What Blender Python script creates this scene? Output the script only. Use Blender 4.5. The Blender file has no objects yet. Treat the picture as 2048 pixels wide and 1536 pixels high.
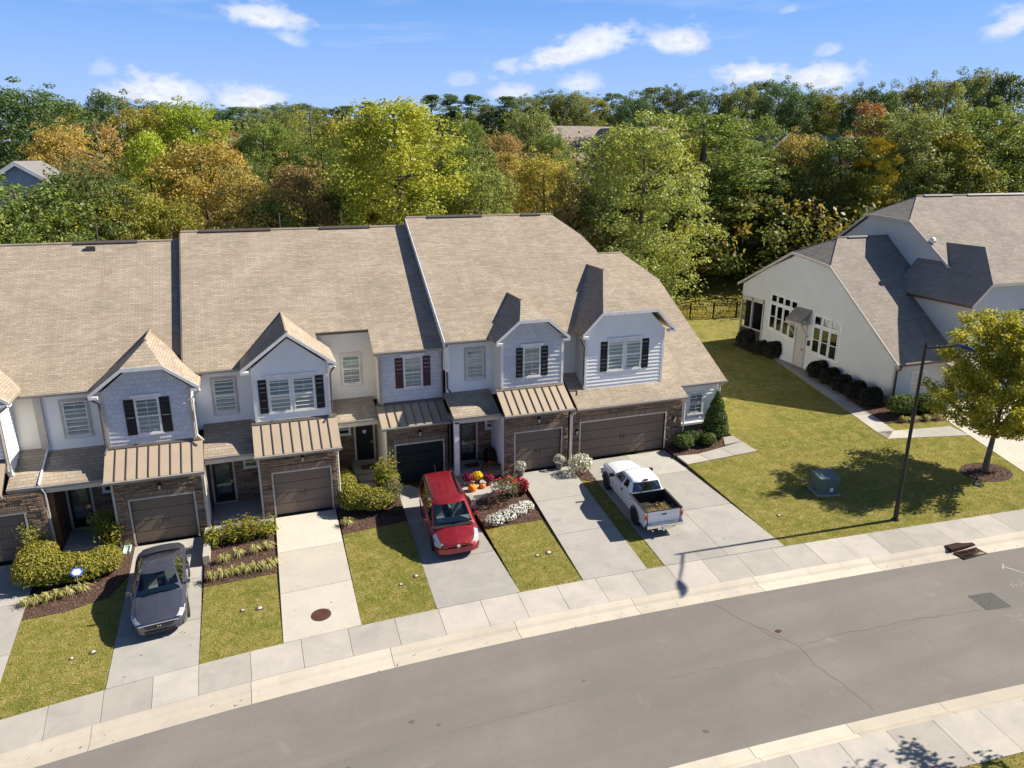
import bpy, math, random
import numpy as np
from mathutils import Vector, Matrix
SC = bpy.context.scene
R = math.radians
rng = np.random.default_rng(7)
random.seed(7)

# ------------------------------------------------------------------ camera
cam_d = bpy.data.cameras.new('camera'); cam = bpy.data.objects.new('camera', cam_d)
SC.collection.objects.link(cam); SC.camera = cam
cam.location = (0, 0, 15.35)
cam.rotation_mode = 'XYZ'
cam_d.sensor_width = 36.0; cam_d.lens = 1464.8 / 2048 * 36.0
cam_d.clip_start = 0.1; cam_d.clip_end = 4000
_yaw, _pit, _rol = R(19.64), R(17.22), R(0.2)
_f = Vector((math.sin(_yaw)*math.cos(_pit), math.cos(_yaw)*math.cos(_pit), -math.sin(_pit)))
_r = Vector((math.cos(_yaw), -math.sin(_yaw), 0)); _u = _r.cross(_f)
_r2 = _r*math.cos(_rol) + _u*math.sin(_rol); _u2 = _u*math.cos(_rol) - _r*math.sin(_rol)
cam.rotation_euler = Matrix((_r2, _u2, -_f)).transposed().to_euler()

# ------------------------------------------------------------------ light
SUN_EL, SUN_AZ = R(38.8), R(96.3)          # azimuth clockwise from +Y
to_sun = Vector((math.sin(SUN_AZ)*math.cos(SUN_EL), math.cos(SUN_AZ)*math.cos(SUN_EL), math.sin(SUN_EL)))
sl = bpy.data.lights.new('sun', 'SUN'); sl.energy = 5.0; sl.angle = R(0.53); sl.color = (1.0, 0.92, 0.79)
so = bpy.data.objects.new('sun', sl); SC.collection.objects.link(so)
so.rotation_euler = to_sun.to_track_quat('Z', 'Y').to_euler(); so.location = (60, -10, 60)
SC.view_settings.view_transform = 'Standard'; SC.view_settings.look = 'None'
SC.view_settings.exposure = 0.85; SC.view_settings.gamma = 1.0; SC.view_settings.use_curve_mapping = False
SC.cycles.max_bounces = 6; SC.cycles.diffuse_bounces = 3; SC.cycles.glossy_bounces = 3
SC.cycles.transmission_bounces = 4; SC.cycles.transparent_max_bounces = 8
SC.cycles.caustics_reflective = False; SC.cycles.caustics_refractive = False

W = bpy.data.worlds.new('World'); SC.world = W; W.use_nodes = True
nt = W.node_tree; nt.nodes.clear()
def N(t, typ, **kw):
    n = t.nodes.new(typ)
    for k, v in kw.items():
        if k[0] == '_': setattr(n, k[1:], v)
        else: n.inputs[k.replace('__', ' ')].default_value = v
    return n
def MATH(t, op, a, b=None, c=None):
    n = t.nodes.new('ShaderNodeMath'); n.operation = op
    for i, x in enumerate((a, b, c)):
        if x is None: continue
        if isinstance(x, (int, float)): n.inputs[i].default_value = x
        else: t.links.new(x, n.inputs[i])
    return n.outputs[0]
def VDOT(t, a, vec):
    n = t.nodes.new('ShaderNodeVectorMath'); n.operation = 'DOT_PRODUCT'
    t.links.new(a, n.inputs[0]); n.inputs[1].default_value = vec
    return n.outputs['Value']
def MIXC(t, fac, a, b, blend='MIX'):
    n = t.nodes.new('ShaderNodeMix'); n.data_type = 'RGBA'; n.blend_type = blend
    for i, x in ((0, fac), (6, a), (7, b)):
        if isinstance(x, (int, float)): n.inputs[i].default_value = x
        elif isinstance(x, tuple): n.inputs[i].default_value = x if len(x) == 4 else (*x, 1)
        else: t.links.new(x, n.inputs[i])
    return n.outputs[2]
def RANGE(t, x, a, b, c=0.0, d=1.0, smooth=False):
    n = t.nodes.new('ShaderNodeMapRange'); n.interpolation_type = 'SMOOTHSTEP' if smooth else 'LINEAR'
    t.links.new(x, n.inputs[0])
    for i, v in zip((1, 2, 3, 4), (a, b, c, d)): n.inputs[i].default_value = v
    return n.outputs[0]
def NOISE(t, vec, scale, detail=4, rough=0.55, dist=0.0, out='Fac'):
    n = t.nodes.new('ShaderNodeTexNoise'); n.inputs['Scale'].default_value = scale
    n.inputs['Detail'].default_value = detail; n.inputs['Roughness'].default_value = rough; n.inputs['Distortion'].default_value = dist
    if vec is not None: t.links.new(vec, n.inputs['Vector'])
    return n.outputs[out]
sky = N(nt, 'ShaderNodeTexSky', _sky_type='NISHITA', _sun_disc=False, _sun_elevation=SUN_EL, _sun_rotation=SUN_AZ,
        _altitude=200.0, _air_density=0.55, _dust_density=0.5, _ozone_density=2.0)
tc = nt.nodes.new('ShaderNodeTexCoord'); D0 = tc.outputs['Generated']
sep = nt.nodes.new('ShaderNodeSeparateXYZ'); nt.links.new(D0, sep.inputs[0])
cmbD = nt.nodes.new('ShaderNodeCombineXYZ'); nt.links.new(sep.outputs[0], cmbD.inputs[0]); nt.links.new(MATH(nt, 'ABSOLUTE', sep.outputs[1]), cmbD.inputs[1]); nt.links.new(sep.outputs[2], cmbD.inputs[2])
D = cmbD.outputs[0]       # the same sky goes on behind the camera
mp = nt.nodes.new('ShaderNodeMapping'); mp.inputs['Scale'].default_value = (1, 1, 2.0); nt.links.new(D, mp.inputs[0])
n1 = NOISE(nt, mp.outputs[0], 16.0, 2, 0.6)
n2 = NOISE(nt, mp.outputs[0], 55.0, 3, 0.65)
# thin high streaks, everywhere in the lower sky
mp2 = nt.nodes.new('ShaderNodeMapping'); mp2.inputs['Scale'].default_value = (1.2, 1.2, 11); mp2.inputs['Rotation'].default_value = (0.05, 0.06, 0)
nt.links.new(D, mp2.inputs[0])
n3 = NOISE(nt, mp2.outputs[0], 3.1, 4, 0.62)
hz = RANGE(nt, sep.outputs['Z'], 0.0, 0.30, 1.0, 0.0)
hz2 = RANGE(nt, sep.outputs['Z'], -0.02, 0.20, 1.0, 0.0)
veil = MATH(nt, 'MULTIPLY', RANGE(nt, n3, 0.40, 0.72, 0, 0.6, True), hz)
veil = MATH(nt, 'MAXIMUM', veil, MATH(nt, 'MULTIPLY', MATH(nt, 'POWER', hz2, 1.2), 0.80))
mask = None
CL = [  # direction, half sizes (radians), tilt, density
 ((0.0383,0.9875,0.153),0.040,0.017,-0.18,1.0), ((0.0676,0.9888,0.1333),0.018,0.010,-0.4,.55),
 ((0.4104,0.9034,0.124),0.080,0.019,0.24,1.0), ((0.5036,0.8535,0.1341),0.033,0.017,-0.12,.95),
 ((0.5965,0.7971,0.094),0.040,0.018,0.0,1.15), ((0.6562,0.7496,0.0864),0.038,0.016,0.0,1.1),
 ((-0.0824,0.9944,0.0661),0.050,0.020,-0.08,1.1), ((0.0169,0.9979,0.0624),0.034,0.017,0.05,1.1),
 ((0.416,0.9053,0.0857),0.030,0.014,0.0,.8), ((0.3375,0.9382,0.0764),0.027,0.013,0.1,.8),
 ((0.7768,0.6149,0.1355),0.026,0.018,0.3,.95), ((0.614,0.7723,0.1628),0.012,0.006,0.1,.35),
 ((0.654,0.7472,0.1178),0.012,0.007,0.1,.45), ((0.2741,0.9574,0.0906),0.016,0.010,0.1,.4),
 ((-0.1346,0.9868,0.0902),0.017,0.010,0.1,.4)]
wob = MATH(nt, 'ADD', MATH(nt, 'MULTIPLY', MATH(nt, 'SUBTRACT', n1, 0.5), 2.0), MATH(nt, 'MULTIPLY', MATH(nt, 'SUBTRACT', n2, 0.5), 1.7))
for c, sx, sy, tl, dens in CL:
    c = Vector(c).normalized(); rr = c.cross(Vector((0, 0, 1))).normalized(); uu = rr.cross(c)
    a = rr*math.cos(tl) + uu*math.sin(tl); b = uu*math.cos(tl) - rr*math.sin(tl)
    p = MATH(nt, 'MULTIPLY', VDOT(nt, D, a), 1/sx); q = MATH(nt, 'MULTIPLY', VDOT(nt, D, b), 1/sy)
    q = MATH(nt, 'ADD', q, MATH(nt, 'MULTIPLY', MATH(nt, 'MINIMUM', q, 0.0), 0.9))     # flatter base
    rad = MATH(nt, 'SQRT', MATH(nt, 'ADD', MATH(nt, 'MULTIPLY', p, p), MATH(nt, 'MULTIPLY', q, q)))
    rad = MATH(nt, 'ADD', rad, wob)
    m = RANGE(nt, rad, 1.45, 0.35, 0.0, dens, True)
    mask = m if mask is None else MATH(nt, 'MAXIMUM', mask, m)
mask = MATH(nt, 'MINIMUM', mask, 1.0)
skyc = MIXC(nt, 1.0, sky.outputs[0], (0.80, 0.95, 1.10), 'MULTIPLY')
skyc = MIXC(nt, RANGE(nt, sep.outputs['Z'], 0.05, 0.42, 0.9, 0.0, True), skyc, (1.40, 3.50, 8.1))      # pale band of air that brightens towards the horizon
col = MIXC(nt, veil, skyc, (5.2, 6.1, 7.6))
col = MIXC(nt, MATH(nt, 'MULTIPLY', mask, 0.96), col, MIXC(nt, RANGE(nt, n2, 0.38, 0.62), (5.9, 6.3, 7.2), (7.7, 7.8, 8.0)))
bg = nt.nodes.new('ShaderNodeBackground'); bg.inputs['Strength'].default_value = 0.073
nt.links.new(col, bg.inputs['Color'])
W.cycles.sampling_method = 'NONE'
wo = nt.nodes.new('ShaderNodeOutputWorld'); nt.links.new(bg.outputs[0], wo.inputs['Surface'])

# ------------------------------------------------------------------ materials
MATS = {}
def newmat(name, rough=0.8, spec=0.3, metal=0.0):
    m = bpy.data.materials.new(name); m.use_nodes = True; t = m.node_tree
    b = t.nodes['Principled BSDF']; b.inputs['Roughness'].default_value = rough
    b.inputs['Specular IOR Level'].default_value = spec; b.inputs['Metallic'].default_value = metal
    MATS[name] = m
    return m, t, b
def geo(t): return t.nodes.new('ShaderNodeNewGeometry')
def bump(t, b, h, strength=0.3, dist=0.02):
    n = t.nodes.new('ShaderNodeBump'); n.inputs['Strength'].default_value = strength; n.inputs['Distance'].default_value = dist
    t.links.new(h, n.inputs['Height']); t.links.new(n.outputs[0], b.inputs['Normal'])
def plain(name, col, rough=0.6, spec=0.35, metal=0.0, var=0.12, scale=3.0, coat=0.0):
    m, t, b = newmat(name, rough, spec, metal)
    g = geo(t); n = NOISE(t, g.outputs['Position'], scale, 5, 0.6)
    f = RANGE(t, n, 0.3, 0.7)
    c = MIXC(t, f, tuple(x*(1-var) for x in col), tuple(min(1, x*(1+var)) for x in col))
    t.links.new(c, b.inputs['Base Color'])
    if coat: b.inputs['Coat Weight'].default_value = coat; b.inputs['Coat Roughness'].default_value = 0.04
    return m
def uvwall(t, vs=1.0):
    """u along the surface's horizontal, v up (scaled); works on any wall or roof slope"""
    g = geo(t); s = t.nodes.new('ShaderNodeSeparateXYZ'); t.links.new(g.outputs['Position'], s.inputs[0])
    s2 = t.nodes.new('ShaderNodeSeparateXYZ'); t.links.new(g.outputs['True Normal'], s2.inputs[0])
    k = MATH(t, 'GREATER_THAN', MATH(t, 'ABSOLUTE', s2.outputs[0]), MATH(t, 'ABSOLUTE', s2.outputs[1]))
    u = MATH(t, 'ADD', MATH(t, 'MULTIPLY', s.outputs[0], MATH(t, 'SUBTRACT', 1.0, k)), MATH(t, 'MULTIPLY', s.outputs[1], k))
    v = MATH(t, 'MULTIPLY', s.outputs[2], vs)
    cmb = t.nodes.new('ShaderNodeCombineXYZ'); t.links.new(u, cmb.inputs[0]); t.links.new(v, cmb.inputs[1])
    return g, cmb.outputs[0]
def brick(t, uv, w, h, mortar, c1, c2, cm, offset=0.5, bias=0.0):
    n = t.nodes.new('ShaderNodeTexBrick'); n.offset = offset; n.squash = 1.0
    t.links.new(uv, n.inputs['Vector']); n.inputs['Scale'].default_value = 1.0
    n.inputs['Brick Width'].default_value = w; n.inputs['Row Height'].default_value = h; n.inputs['Mortar Size'].default_value = mortar
    n.inputs['Color1'].default_value = (*c1, 1); n.inputs['Color2'].default_value = (*c2, 1); n.inputs['Mortar'].default_value = (*cm, 1)
    n.inputs['Bias'].default_value = bias
    return n
def shingle(name, c1, c2, cm, vs=1.8):
    m, t, b = newmat(name, 0.95, 0.15)
    g, uv = uvwall(t, vs)
    br = brick(t, uv, 0.30, 0.125, 0.008, c1, c2, cm, 0.37)
    br2 = brick(t, uv, 0.90, 0.125, 0.0, (0.94,)*3, (1.06,)*3, (1, 1, 1), 0.37)
    c = MIXC(t, 1.0, br.outputs['Color'], br2.outputs['Color'], 'MULTIPLY')
    n = NOISE(t, g.outputs['Position'], 0.55, 5, 0.65, 0.4); sc = RANGE(t, n, 0.3, 0.7, 0.86, 1.12)
    cc = t.nodes.new('ShaderNodeCombineColor')
    for i in range(3): t.links.new(sc, cc.inputs[i])
    c = MIXC(t, 1.0, c, cc.outputs[0], 'MULTIPLY')
    mpg = t.nodes.new('ShaderNodeMapping'); mpg.inputs['Scale'].default_value = (2.2, 0.10, 1); t.links.new(uv, mpg.inputs[0]); st = NOISE(t, mpg.outputs[0], 1.0, 4, 0.6)
    c = MIXC(t, RANGE(t, st, 0.48, 0.70, 0, 0.16), c, tuple(0.62*x for x in c1))
    gr = NOISE(t, g.outputs['Position'], 60, 2, 0.5); 
    c = MIXC(t, RANGE(t, gr, 0.35, 0.65, 0, 0.22), c, (0.12, 0.10, 0.085))
    t.links.new(c, b.inputs['Base Color'])
    bump(t, b, MATH(t, 'SUBTRACT', 1.0, br.outputs['Fac']), 0.5, 0.02)
    return m
shingle('shingle', (0.345, 0.285, 0.215), (0.43, 0.36, 0.28), (0.21, 0.17, 0.13))
shingle('shingle_grey', (0.285, 0.25, 0.21), (0.355, 0.315, 0.27), (0.18, 0.15, 0.13))
def stone():
    m, t, b = newmat('stone', 0.9, 0.2)
    g, uv = uvwall(t)
    w = NOISE(t, uv, 2.2, 2, 0.5, 0, 'Color')
    uv2 = MIXC(t, 0.045, uv, w)
    br = brick(t, uv2, 0.38, 0.085, 0.008, (0.175, 0.115, 0.078), (0.39, 0.275, 0.185), (0.075, 0.056, 0.042), 0.43)
    br2 = brick(t, uv2, 0.76, 0.17, 0.0, (0.72, 0.72, 0.75), (1.35, 1.28, 1.2), (1, 1, 1), 0.31)
    c = MIXC(t, 1.0, br.outputs['Color'], br2.outputs['Color'], 'MULTIPLY')
    n = NOISE(t, g.outputs['Position'], 9, 5, 0.6)
    c = MIXC(t, RANGE(t, n, 0.35, 0.7, 0, 0.45), c, (0.29, 0.22, 0.16))
    t.links.new(c, b.inputs['Base Color'])
    h = MATH(t, 'ADD', MATH(t, 'SUBTRACT', 1.0, br.outputs['Fac']), MATH(t, 'MULTIPLY', n, 0.7))
    h = MATH(t, 'ADD', h, MATH(t, 'MULTIPLY', br2.outputs['Color'], 0.8))
    bump(t, b, h, 1.0, 0.05)
stone()
def soldier():
    m, t, b = newmat('soldier', 0.9, 0.2)
    g, uv = uvwall(t)
    br = brick(t, uv, 0.085, 0.6, 0.010, (0.23, 0.165, 0.12), (0.33, 0.245, 0.18), (0.10, 0.075, 0.055), 0.0)
    t.links.new(br.outputs['Color'], b.inputs['Base Color']); bump(t, b, MATH(t, 'SUBTRACT', 1.0, br.outputs['Fac']), 0.6, 0.02)
soldier()
def siding(name, col, shake=False):
    m, t, b = newmat(name, 0.6, 0.3)
    g, uv = uvwall(t)
    n = NOISE(t, g.outputs['Position'], 1.3, 5, 0.6)
    c = MIXC(t, RANGE(t, n, 0.3, 0.7), tuple(x*0.955 for x in col), tuple(min(0.90, x*1.03) for x in col))
    if shake:
        br = brick(t, uv, 0.24, 0.2, 0.008, (0.92,)*3, (1.06,)*3, (0.72,)*3, 0.41)
        c = MIXC(t, 1.0, c, br.outputs['Color'], 'MULTIPLY'); bump(t, b, MATH(t, 'SUBTRACT', 1.0, br.outputs['Fac']), 0.5, 0.012)
    n2 = NOISE(t, g.outputs['Position'], 0.35, 3)
    c = MIXC(t, RANGE(t, n2, 0.5, 0.75, 0, 0.12), c, (0.55, 0.52, 0.46))
    t.links.new(c, b.inputs['Base Color'])
siding('siding_white', (0.885, 0.875, 0.85)); siding('siding_cream', (0.80, 0.765, 0.68)); siding('siding_beige', (0.66, 0.66, 0.625))
siding('shake_grey', (0.63, 0.63, 0.665), True); siding('shake_pale', (0.60, 0.615, 0.63), True)
siding('siding_greige', (0.62, 0.61, 0.585))
plain('trim_white', (0.78, 0.77, 0.75), 0.5); plain('trim_cream', (0.62, 0.56, 0.47), 0.55); plain('trim_taupe', (0.50, 0.46, 0.41), 0.55)
plain('gutter', (0.33, 0.31, 0.29), 0.4, 0.5); plain('gutter_dark', (0.09, 0.075, 0.065), 0.4, 0.5); plain('gutter_brown', (0.10, 0.055, 0.04), 0.45)
plain('metal_roof', (0.43, 0.345, 0.25), 0.45, 0.4, 0.1, 0.06, 1.2); plain('metal_seam', (0.16, 0.13, 0.10), 0.45, 0.5, 0.25)
plain('shutter_black', (0.018, 0.017, 0.018), 0.5); plain('shutter_maroon', (0.085, 0.035, 0.04), 0.5)
plain('garage_brown', (0.185, 0.142, 0.108), 0.55, 0.3, 0, 0.06); plain('garage_dark', (0.012, 0.022, 0.024), 0.45, 0.3, 0, 0.06)
plain('black_paint', (0.012, 0.012, 0.013), 0.35, 0.5); plain('brown_wood', (0.10, 0.048, 0.022), 0.5, 0.4, 0, 0.25)
plain('house_core', (0.06, 0.055, 0.05), 0.9); plain('interior_dark', (0.035, 0.04, 0.04), 0.9)
def blind():
    m, t, b = newmat('blind', 0.7, 0.2)
    g, uv = uvwall(t); wv = t.nodes.new('ShaderNodeTexWave'); wv.bands_direction = 'Y'; wv.inputs['Scale'].default_value = 5.2
    t.links.new(uv, wv.inputs['Vector'])
    t.links.new(MIXC(t, wv.outputs['Fac'], (0.52, 0.62, 0.58), (0.76, 0.86, 0.81)), b.inputs['Base Color'])
blind()
def glass(name, tint, fac=0.72, rough=0.03):
    m = bpy.data.materials.new(name); m.use_nodes = True; t = m.node_tree; t.nodes.clear(); MATS[name] = m
    tr = N(t, 'ShaderNodeBsdfTransparent', Color=(*tint, 1)); gl = N(t, 'ShaderNodeBsdfGlossy', Roughness=rough)
    gl.inputs['Color'].default_value = (0.9, 0.95, 1, 1)
    lw = N(t, 'ShaderNodeFresnel', IOR=1.5); mx = t.nodes.new('ShaderNodeMixShader')
    t.links.new(RANGE(t, lw.outputs[0], 0.0, 1.0, 1-fac, 1.0), mx.inputs[0])
    t.links.new(tr.outputs[0], mx.inputs[1]); t.links.new(gl.outputs[0], mx.inputs[2])
    o = t.nodes.new('ShaderNodeOutputMaterial'); t.links.new(mx.outputs[0], o.inputs[0])
glass('window_glass', (0.74, 0.86, 0.84), 0.90); glass('car_glass', (0.86, 0.95, 0.92), 0.975); glass('dark_glass', (0.30, 0.33, 0.33), 0.965)
plain('door_glass', (0.10, 0.13, 0.125), 0.06, 0.8, 0, 0.5, 2.5)
def concrete(name, col, stain=(0.30, 0.285, 0.26), amt=0.45, oil=0.0):
    m, t, b = newmat(name, 0.9, 0.2)
    g = geo(t); P = g.outputs['Position']
    oi = t.nodes.new('ShaderNodeObjectInfo')
    n = NOISE(t, P, 0.9, 6, 0.62, 0.5); n2 = NOISE(t, P, 14, 4, 0.6); n3 = NOISE(t, P, 0.28, 3)
    c = MIXC(t, RANGE(t, n, 0.38, 0.72, 0, amt), col, stain)
    c = MIXC(t, RANGE(t, n2, 0.3, 0.75, 0, 0.18), c, tuple(x*0.7 for x in col))
    c = MIXC(t, RANGE(t, n3, 0.5, 0.7, 0, 0.25), c, tuple(min(1, x*1.12) for x in col))
    br = RANGE(t, oi.outputs['Random'], 0, 1, 0.82, 1.08)
    cc = t.nodes.new('ShaderNodeCombineColor')
    for i in range(3): t.links.new(br, cc.inputs[i])
    c = MIXC(t, 1.0, c, cc.outputs[0], 'MULTIPLY')
    if oil:
        n4 = NOISE(t, P, 1.7, 4, 0.6, 1.0); c = MIXC(t, RANGE(t, n4, 0.60, 0.78, 0, oil), c, (0.16, 0.145, 0.125))
    t.links.new(c, b.inputs['Base Color']); bump(t, b, n2, 0.15, 0.01)
concrete('concrete', (0.54, 0.50, 0.425), (0.42, 0.395, 0.345), 0.6, 0.25); concrete('concrete_grey', (0.425, 0.405, 0.36), (0.31, 0.30, 0.275), 0.75, 0.35); concrete('concrete_walk', (0.475, 0.44, 0.385), (0.34, 0.325, 0.295), 0.75, 0.2)
concrete('kerb', (0.585, 0.525, 0.43), (0.45, 0.40, 0.335), 0.7, 0.15); concrete('stoop', (0.40, 0.38, 0.345))
plain('joint', (0.05, 0.045, 0.04), 0.95)
def asphalt():
    m, t, b = newmat('asphalt', 0.88, 0.25)
    g = geo(t); P = g.outputs['Position']
    n = NOISE(t, P, 0.22, 5, 0.6, 0.6); n2 = NOISE(t, P, 45, 3, 0.7); n3 = NOISE(t, P, 3.5, 5, 0.65)
    c = MIXC(t, RANGE(t, n, 0.32, 0.7), (0.200, 0.183, 0.163), (0.262, 0.239, 0.213))
    c = MIXC(t, RANGE(t, n2, 0.32, 0.70, 0, 0.55), c, (0.13, 0.123, 0.117))
    v = t.nodes.new('ShaderNodeTexVoronoi'); v.inputs['Scale'].default_value = 30; t.links.new(P, v.inputs['Vector'])
    c = MIXC(t, RANGE(t, v.outputs['Distance'], 0.10, 0.04, 0, 0.5), c, (0.48, 0.45, 0.41))
    c = MIXC(t, RANGE(t, n3, 0.56, 0.75, 0, 0.22), c, (0.12, 0.113, 0.108))
    mpg = t.nodes.new('ShaderNodeMapping'); mpg.inputs['Scale'].default_value = (0.06, 1.1, 1); mpg.inputs['Rotation'].default_value = (0, 0, 0.06); t.links.new(P, mpg.inputs[0])
    n5 = NOISE(t, mpg.outputs[0], 1.0, 4, 0.6, 0.3); c = MIXC(t, RANGE(t, n5, 0.42, 0.66, 0, 0.38), c, (0.15, 0.14, 0.128))
    n6 = NOISE(t, P, 1.1, 6, 0.7, 0.8); c = MIXC(t, RANGE(t, n6, 0.60, 0.74, 0, 0.35), c, (0.32, 0.295, 0.265))
    t.links.new(c, b.inputs['Base Color']); bump(t, b, n2, 0.4, 0.015)
asphalt()
plain('asphalt_patch', (0.10, 0.098, 0.095), 0.9, 0.2, 0, 0.3, 12); plain('crack', (0.125, 0.115, 0.103), 0.95); plain('seam', (0.172, 0.158, 0.142), 0.9)
def lawn():
    m, t, b = newmat('lawn', 0.95, 0.1)
    g = geo(t); P = g.outputs['Position']
    n = NOISE(t, P, 0.42, 6, 0.62, 0.7); n2 = NOISE(t, P, 2.6, 6, 0.65, 0.4); n3 = NOISE(t, P, 30, 4, 0.7)
    c = MIXC(t, RANGE(t, n, 0.35, 0.68), (0.155, 0.185, 0.032), (0.32, 0.28, 0.07))
    c = MIXC(t, RANGE(t, n2, 0.44, 0.66, 0, 0.85), c, (0.44, 0.345, 0.14))
    c = MIXC(t, RANGE(t, n3, 0.35, 0.68, 0, 0.55), c, (0.12, 0.115, 0.025))
    t.links.new(c, b.inputs['Base Color']); bump(t, b, n3, 0.9, 0.05)
lawn()
def ramp_leaf(name, cols=None, transl=0.35, rough=0.55, use_obj=False, spread=0.4):
    m = bpy.data.materials.new(name); m.use_nodes = True; t = m.node_tree; t.nodes.clear(); MATS[name] = m
    g = geo(t); rnd = g.outputs['Random Per Island']
    if use_obj:
        oi = t.nodes.new('ShaderNodeObjectInfo'); base = oi.outputs['Color']
        c = MIXC(t, 1.0, base, (0.80, 0.88, 0.75), 'MULTIPLY'); c2 = MIXC(t, 1.0, base, (2.3, 2.05, 1.7), 'MULTIPLY')
        c = MIXC(t, rnd, c, c2)
        n = NOISE(t, g.outputs['Position'], 0.35, 3); c = MIXC(t, RANGE(t, n, 0.45, 0.7, 0, 0.45), c, MIXC(t, 1.0, base, (2.1, 1.7, 1.0), 'MULTIPLY'))
    else:
        cr = t.nodes.new('ShaderNodeValToRGB'); cr.color_ramp.interpolation = 'LINEAR'
        e = cr.color_ramp.elements
        while len(e) < len(cols): e.new(0.5)
        for i, cc in enumerate(cols): e[i].position = i/(len(cols)-1); e[i].color = (*cc, 1)
        t.links.new(rnd, cr.inputs[0]); c = cr.outputs[0]
    d = N(t, 'ShaderNodeBsdfPrincipled', Roughness=rough); d.inputs['Specular IOR Level'].default_value = 0.25
    tr = t.nodes.new('ShaderNodeBsdfTranslucent'); mx = t.nodes.new('ShaderNodeMixShader'); mx.inputs[0].default_value = transl
    t.links.new(c, d.inputs['Base Color']); t.links.new(MIXC(t, 1.0, c, (1.25, 1.2, 0.6), 'MULTIPLY'), tr.inputs['Color'])
    t.links.new(d.outputs[0], mx.inputs[1]); t.links.new(tr.outputs[0], mx.inputs[2])
    o = t.nodes.new('ShaderNodeOutputMaterial'); t.links.new(mx.outputs[0], o.inputs[0])
ramp_leaf('leaf', None, 0.38, 0.5, True)
ramp_leaf('grass', [(0.22, 0.225, 0.035), (0.34, 0.31, 0.06), (0.46, 0.38, 0.11), (0.55, 0.45, 0.18)], 0.3, 0.7)
ramp_leaf('hedge', [(0.10, 0.12, 0.016), (0.20, 0.215, 0.03), (0.33, 0.31, 0.05), (0.36, 0.27, 0.05)], 0.25)
ramp_leaf('nandina', [(0.11, 0.18, 0.025), (0.21, 0.26, 0.04), (0.36, 0.36, 0.055), (0.40, 0.20, 0.06)], 0.35)
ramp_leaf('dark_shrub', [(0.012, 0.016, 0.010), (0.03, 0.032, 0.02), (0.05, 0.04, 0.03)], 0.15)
ramp_leaf('green_shrub', [(0.045, 0.085, 0.016), (0.09, 0.14, 0.028), (0.17, 0.22, 0.045)], 0.25)
ramp_leaf('liriope', [(0.22, 0.23, 0.05), (0.48, 0.45, 0.16), (0.70, 0.66, 0.36)], 0.3)
ramp_leaf('rose_leaf', [(0.07, 0.085, 0.03), (0.16, 0.155, 0.08), (0.30, 0.24, 0.17)], 0.3)
ramp_leaf('petal_white', [(0.70, 0.70, 0.68), (0.84, 0.84, 0.82)], 0.2); ramp_leaf('petal_red', [(0.55, 0.02, 0.02), (0.70, 0.05, 0.03)], 0.2)
ramp_leaf('mum_red', [(0.13, 0.004, 0.02), (0.28, 0.012, 0.05)], 0.15); ramp_leaf('mum_yellow', [(0.62, 0.40, 0.01), (0.82, 0.58, 0.02)], 0.15)
ramp_leaf('dusty', [(0.42, 0.43, 0.40), (0.66, 0.66, 0.62)], 0.2); ramp_leaf('crimson', [(0.20, 0.01, 0.03), (0.38, 0.03, 0.05)], 0.25)
ramp_leaf('dry_cut', [(0.30, 0.24, 0.10), (0.50, 0.42, 0.20), (0.36, 0.26, 0.14)], 0.25)
ramp_leaf('maple', [(0.14, 0.18, 0.024), (0.26, 0.30, 0.042), (0.44, 0.42, 0.06), (0.58, 0.44, 0.085)], 0.5)
ramp_leaf('chips', [(0.05, 0.03, 0.023), (0.13, 0.08, 0.06), (0.26, 0.17, 0.13)], 0.0, 0.9)
def soil(name, a, bcol, sc=10):
    m, t, b = newmat(name, 0.95, 0.1); g = geo(t); n = NOISE(t, g.outputs['Position'], sc, 6, 0.7)
    t.links.new(MIXC(t, RANGE(t, n, 0.3, 0.7), a, bcol), b.inputs['Base Color']); bump(t, b, n, 0.8, 0.06)
soil('mulch', (0.055, 0.034, 0.026), (0.17, 0.105, 0.08), 16); soil('forest_floor', (0.035, 0.03, 0.014), (0.085, 0.065, 0.03), 0.8)
soil('bark', (0.09, 0.072, 0.055), (0.20, 0.17, 0.14), 6); soil('iron', (0.075, 0.036, 0.026), (0.14, 0.075, 0.056), 22); soil('iron_dark', (0.03, 0.018, 0.014), (0.075, 0.042, 0.032), 22)
def carpaint(name, col, metal=0.35, rough=0.32):
    m, t, b = newmat(name, rough, 0.5, metal); b.inputs['Base Color'].default_value = (*col, 1)
    b.inputs['Coat Weight'].default_value = 1.0; b.inputs['Coat Roughness'].default_value = 0.03
    g = geo(t); n = NOISE(t, g.outputs['Position'], 5, 4); t.links.new(RANGE(t, n, 0.3, 0.7, rough*0.85, rough*1.25), b.inputs['Roughness'])
carpaint('paint_grey', (0.125, 0.13, 0.165), 0.65, 0.28); carpaint('paint_red', (0.27, 0.012, 0.018), 0.35, 0.35); carpaint('paint_white', (0.78, 0.79, 0.82), 0.0, 0.4)
plain('chrome', (0.75, 0.76, 0.78), 0.12, 0.5, 1.0, 0.03); plain('alloy', (0.78, 0.78, 0.79), 0.4, 0.5, 0.0); plain('tyre', (0.016, 0.016, 0.016), 0.8)
plain('rubber', (0.02, 0.02, 0.021), 0.6); plain('plastic_grey', (0.10, 0.105, 0.11), 0.6); plain('lens_clear', (0.40, 0.42, 0.45), 0.12, 0.6, 0.1, 0.45, 16, 1.0)
plain('lens_red', (0.55, 0.015, 0.012), 0.15, 0.6, 0, 0.1, 9, 1.0); plain('lens_amber', (0.75, 0.25, 0.03), 0.15, 0.6, 0, 0.1, 9, 1.0)
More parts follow.
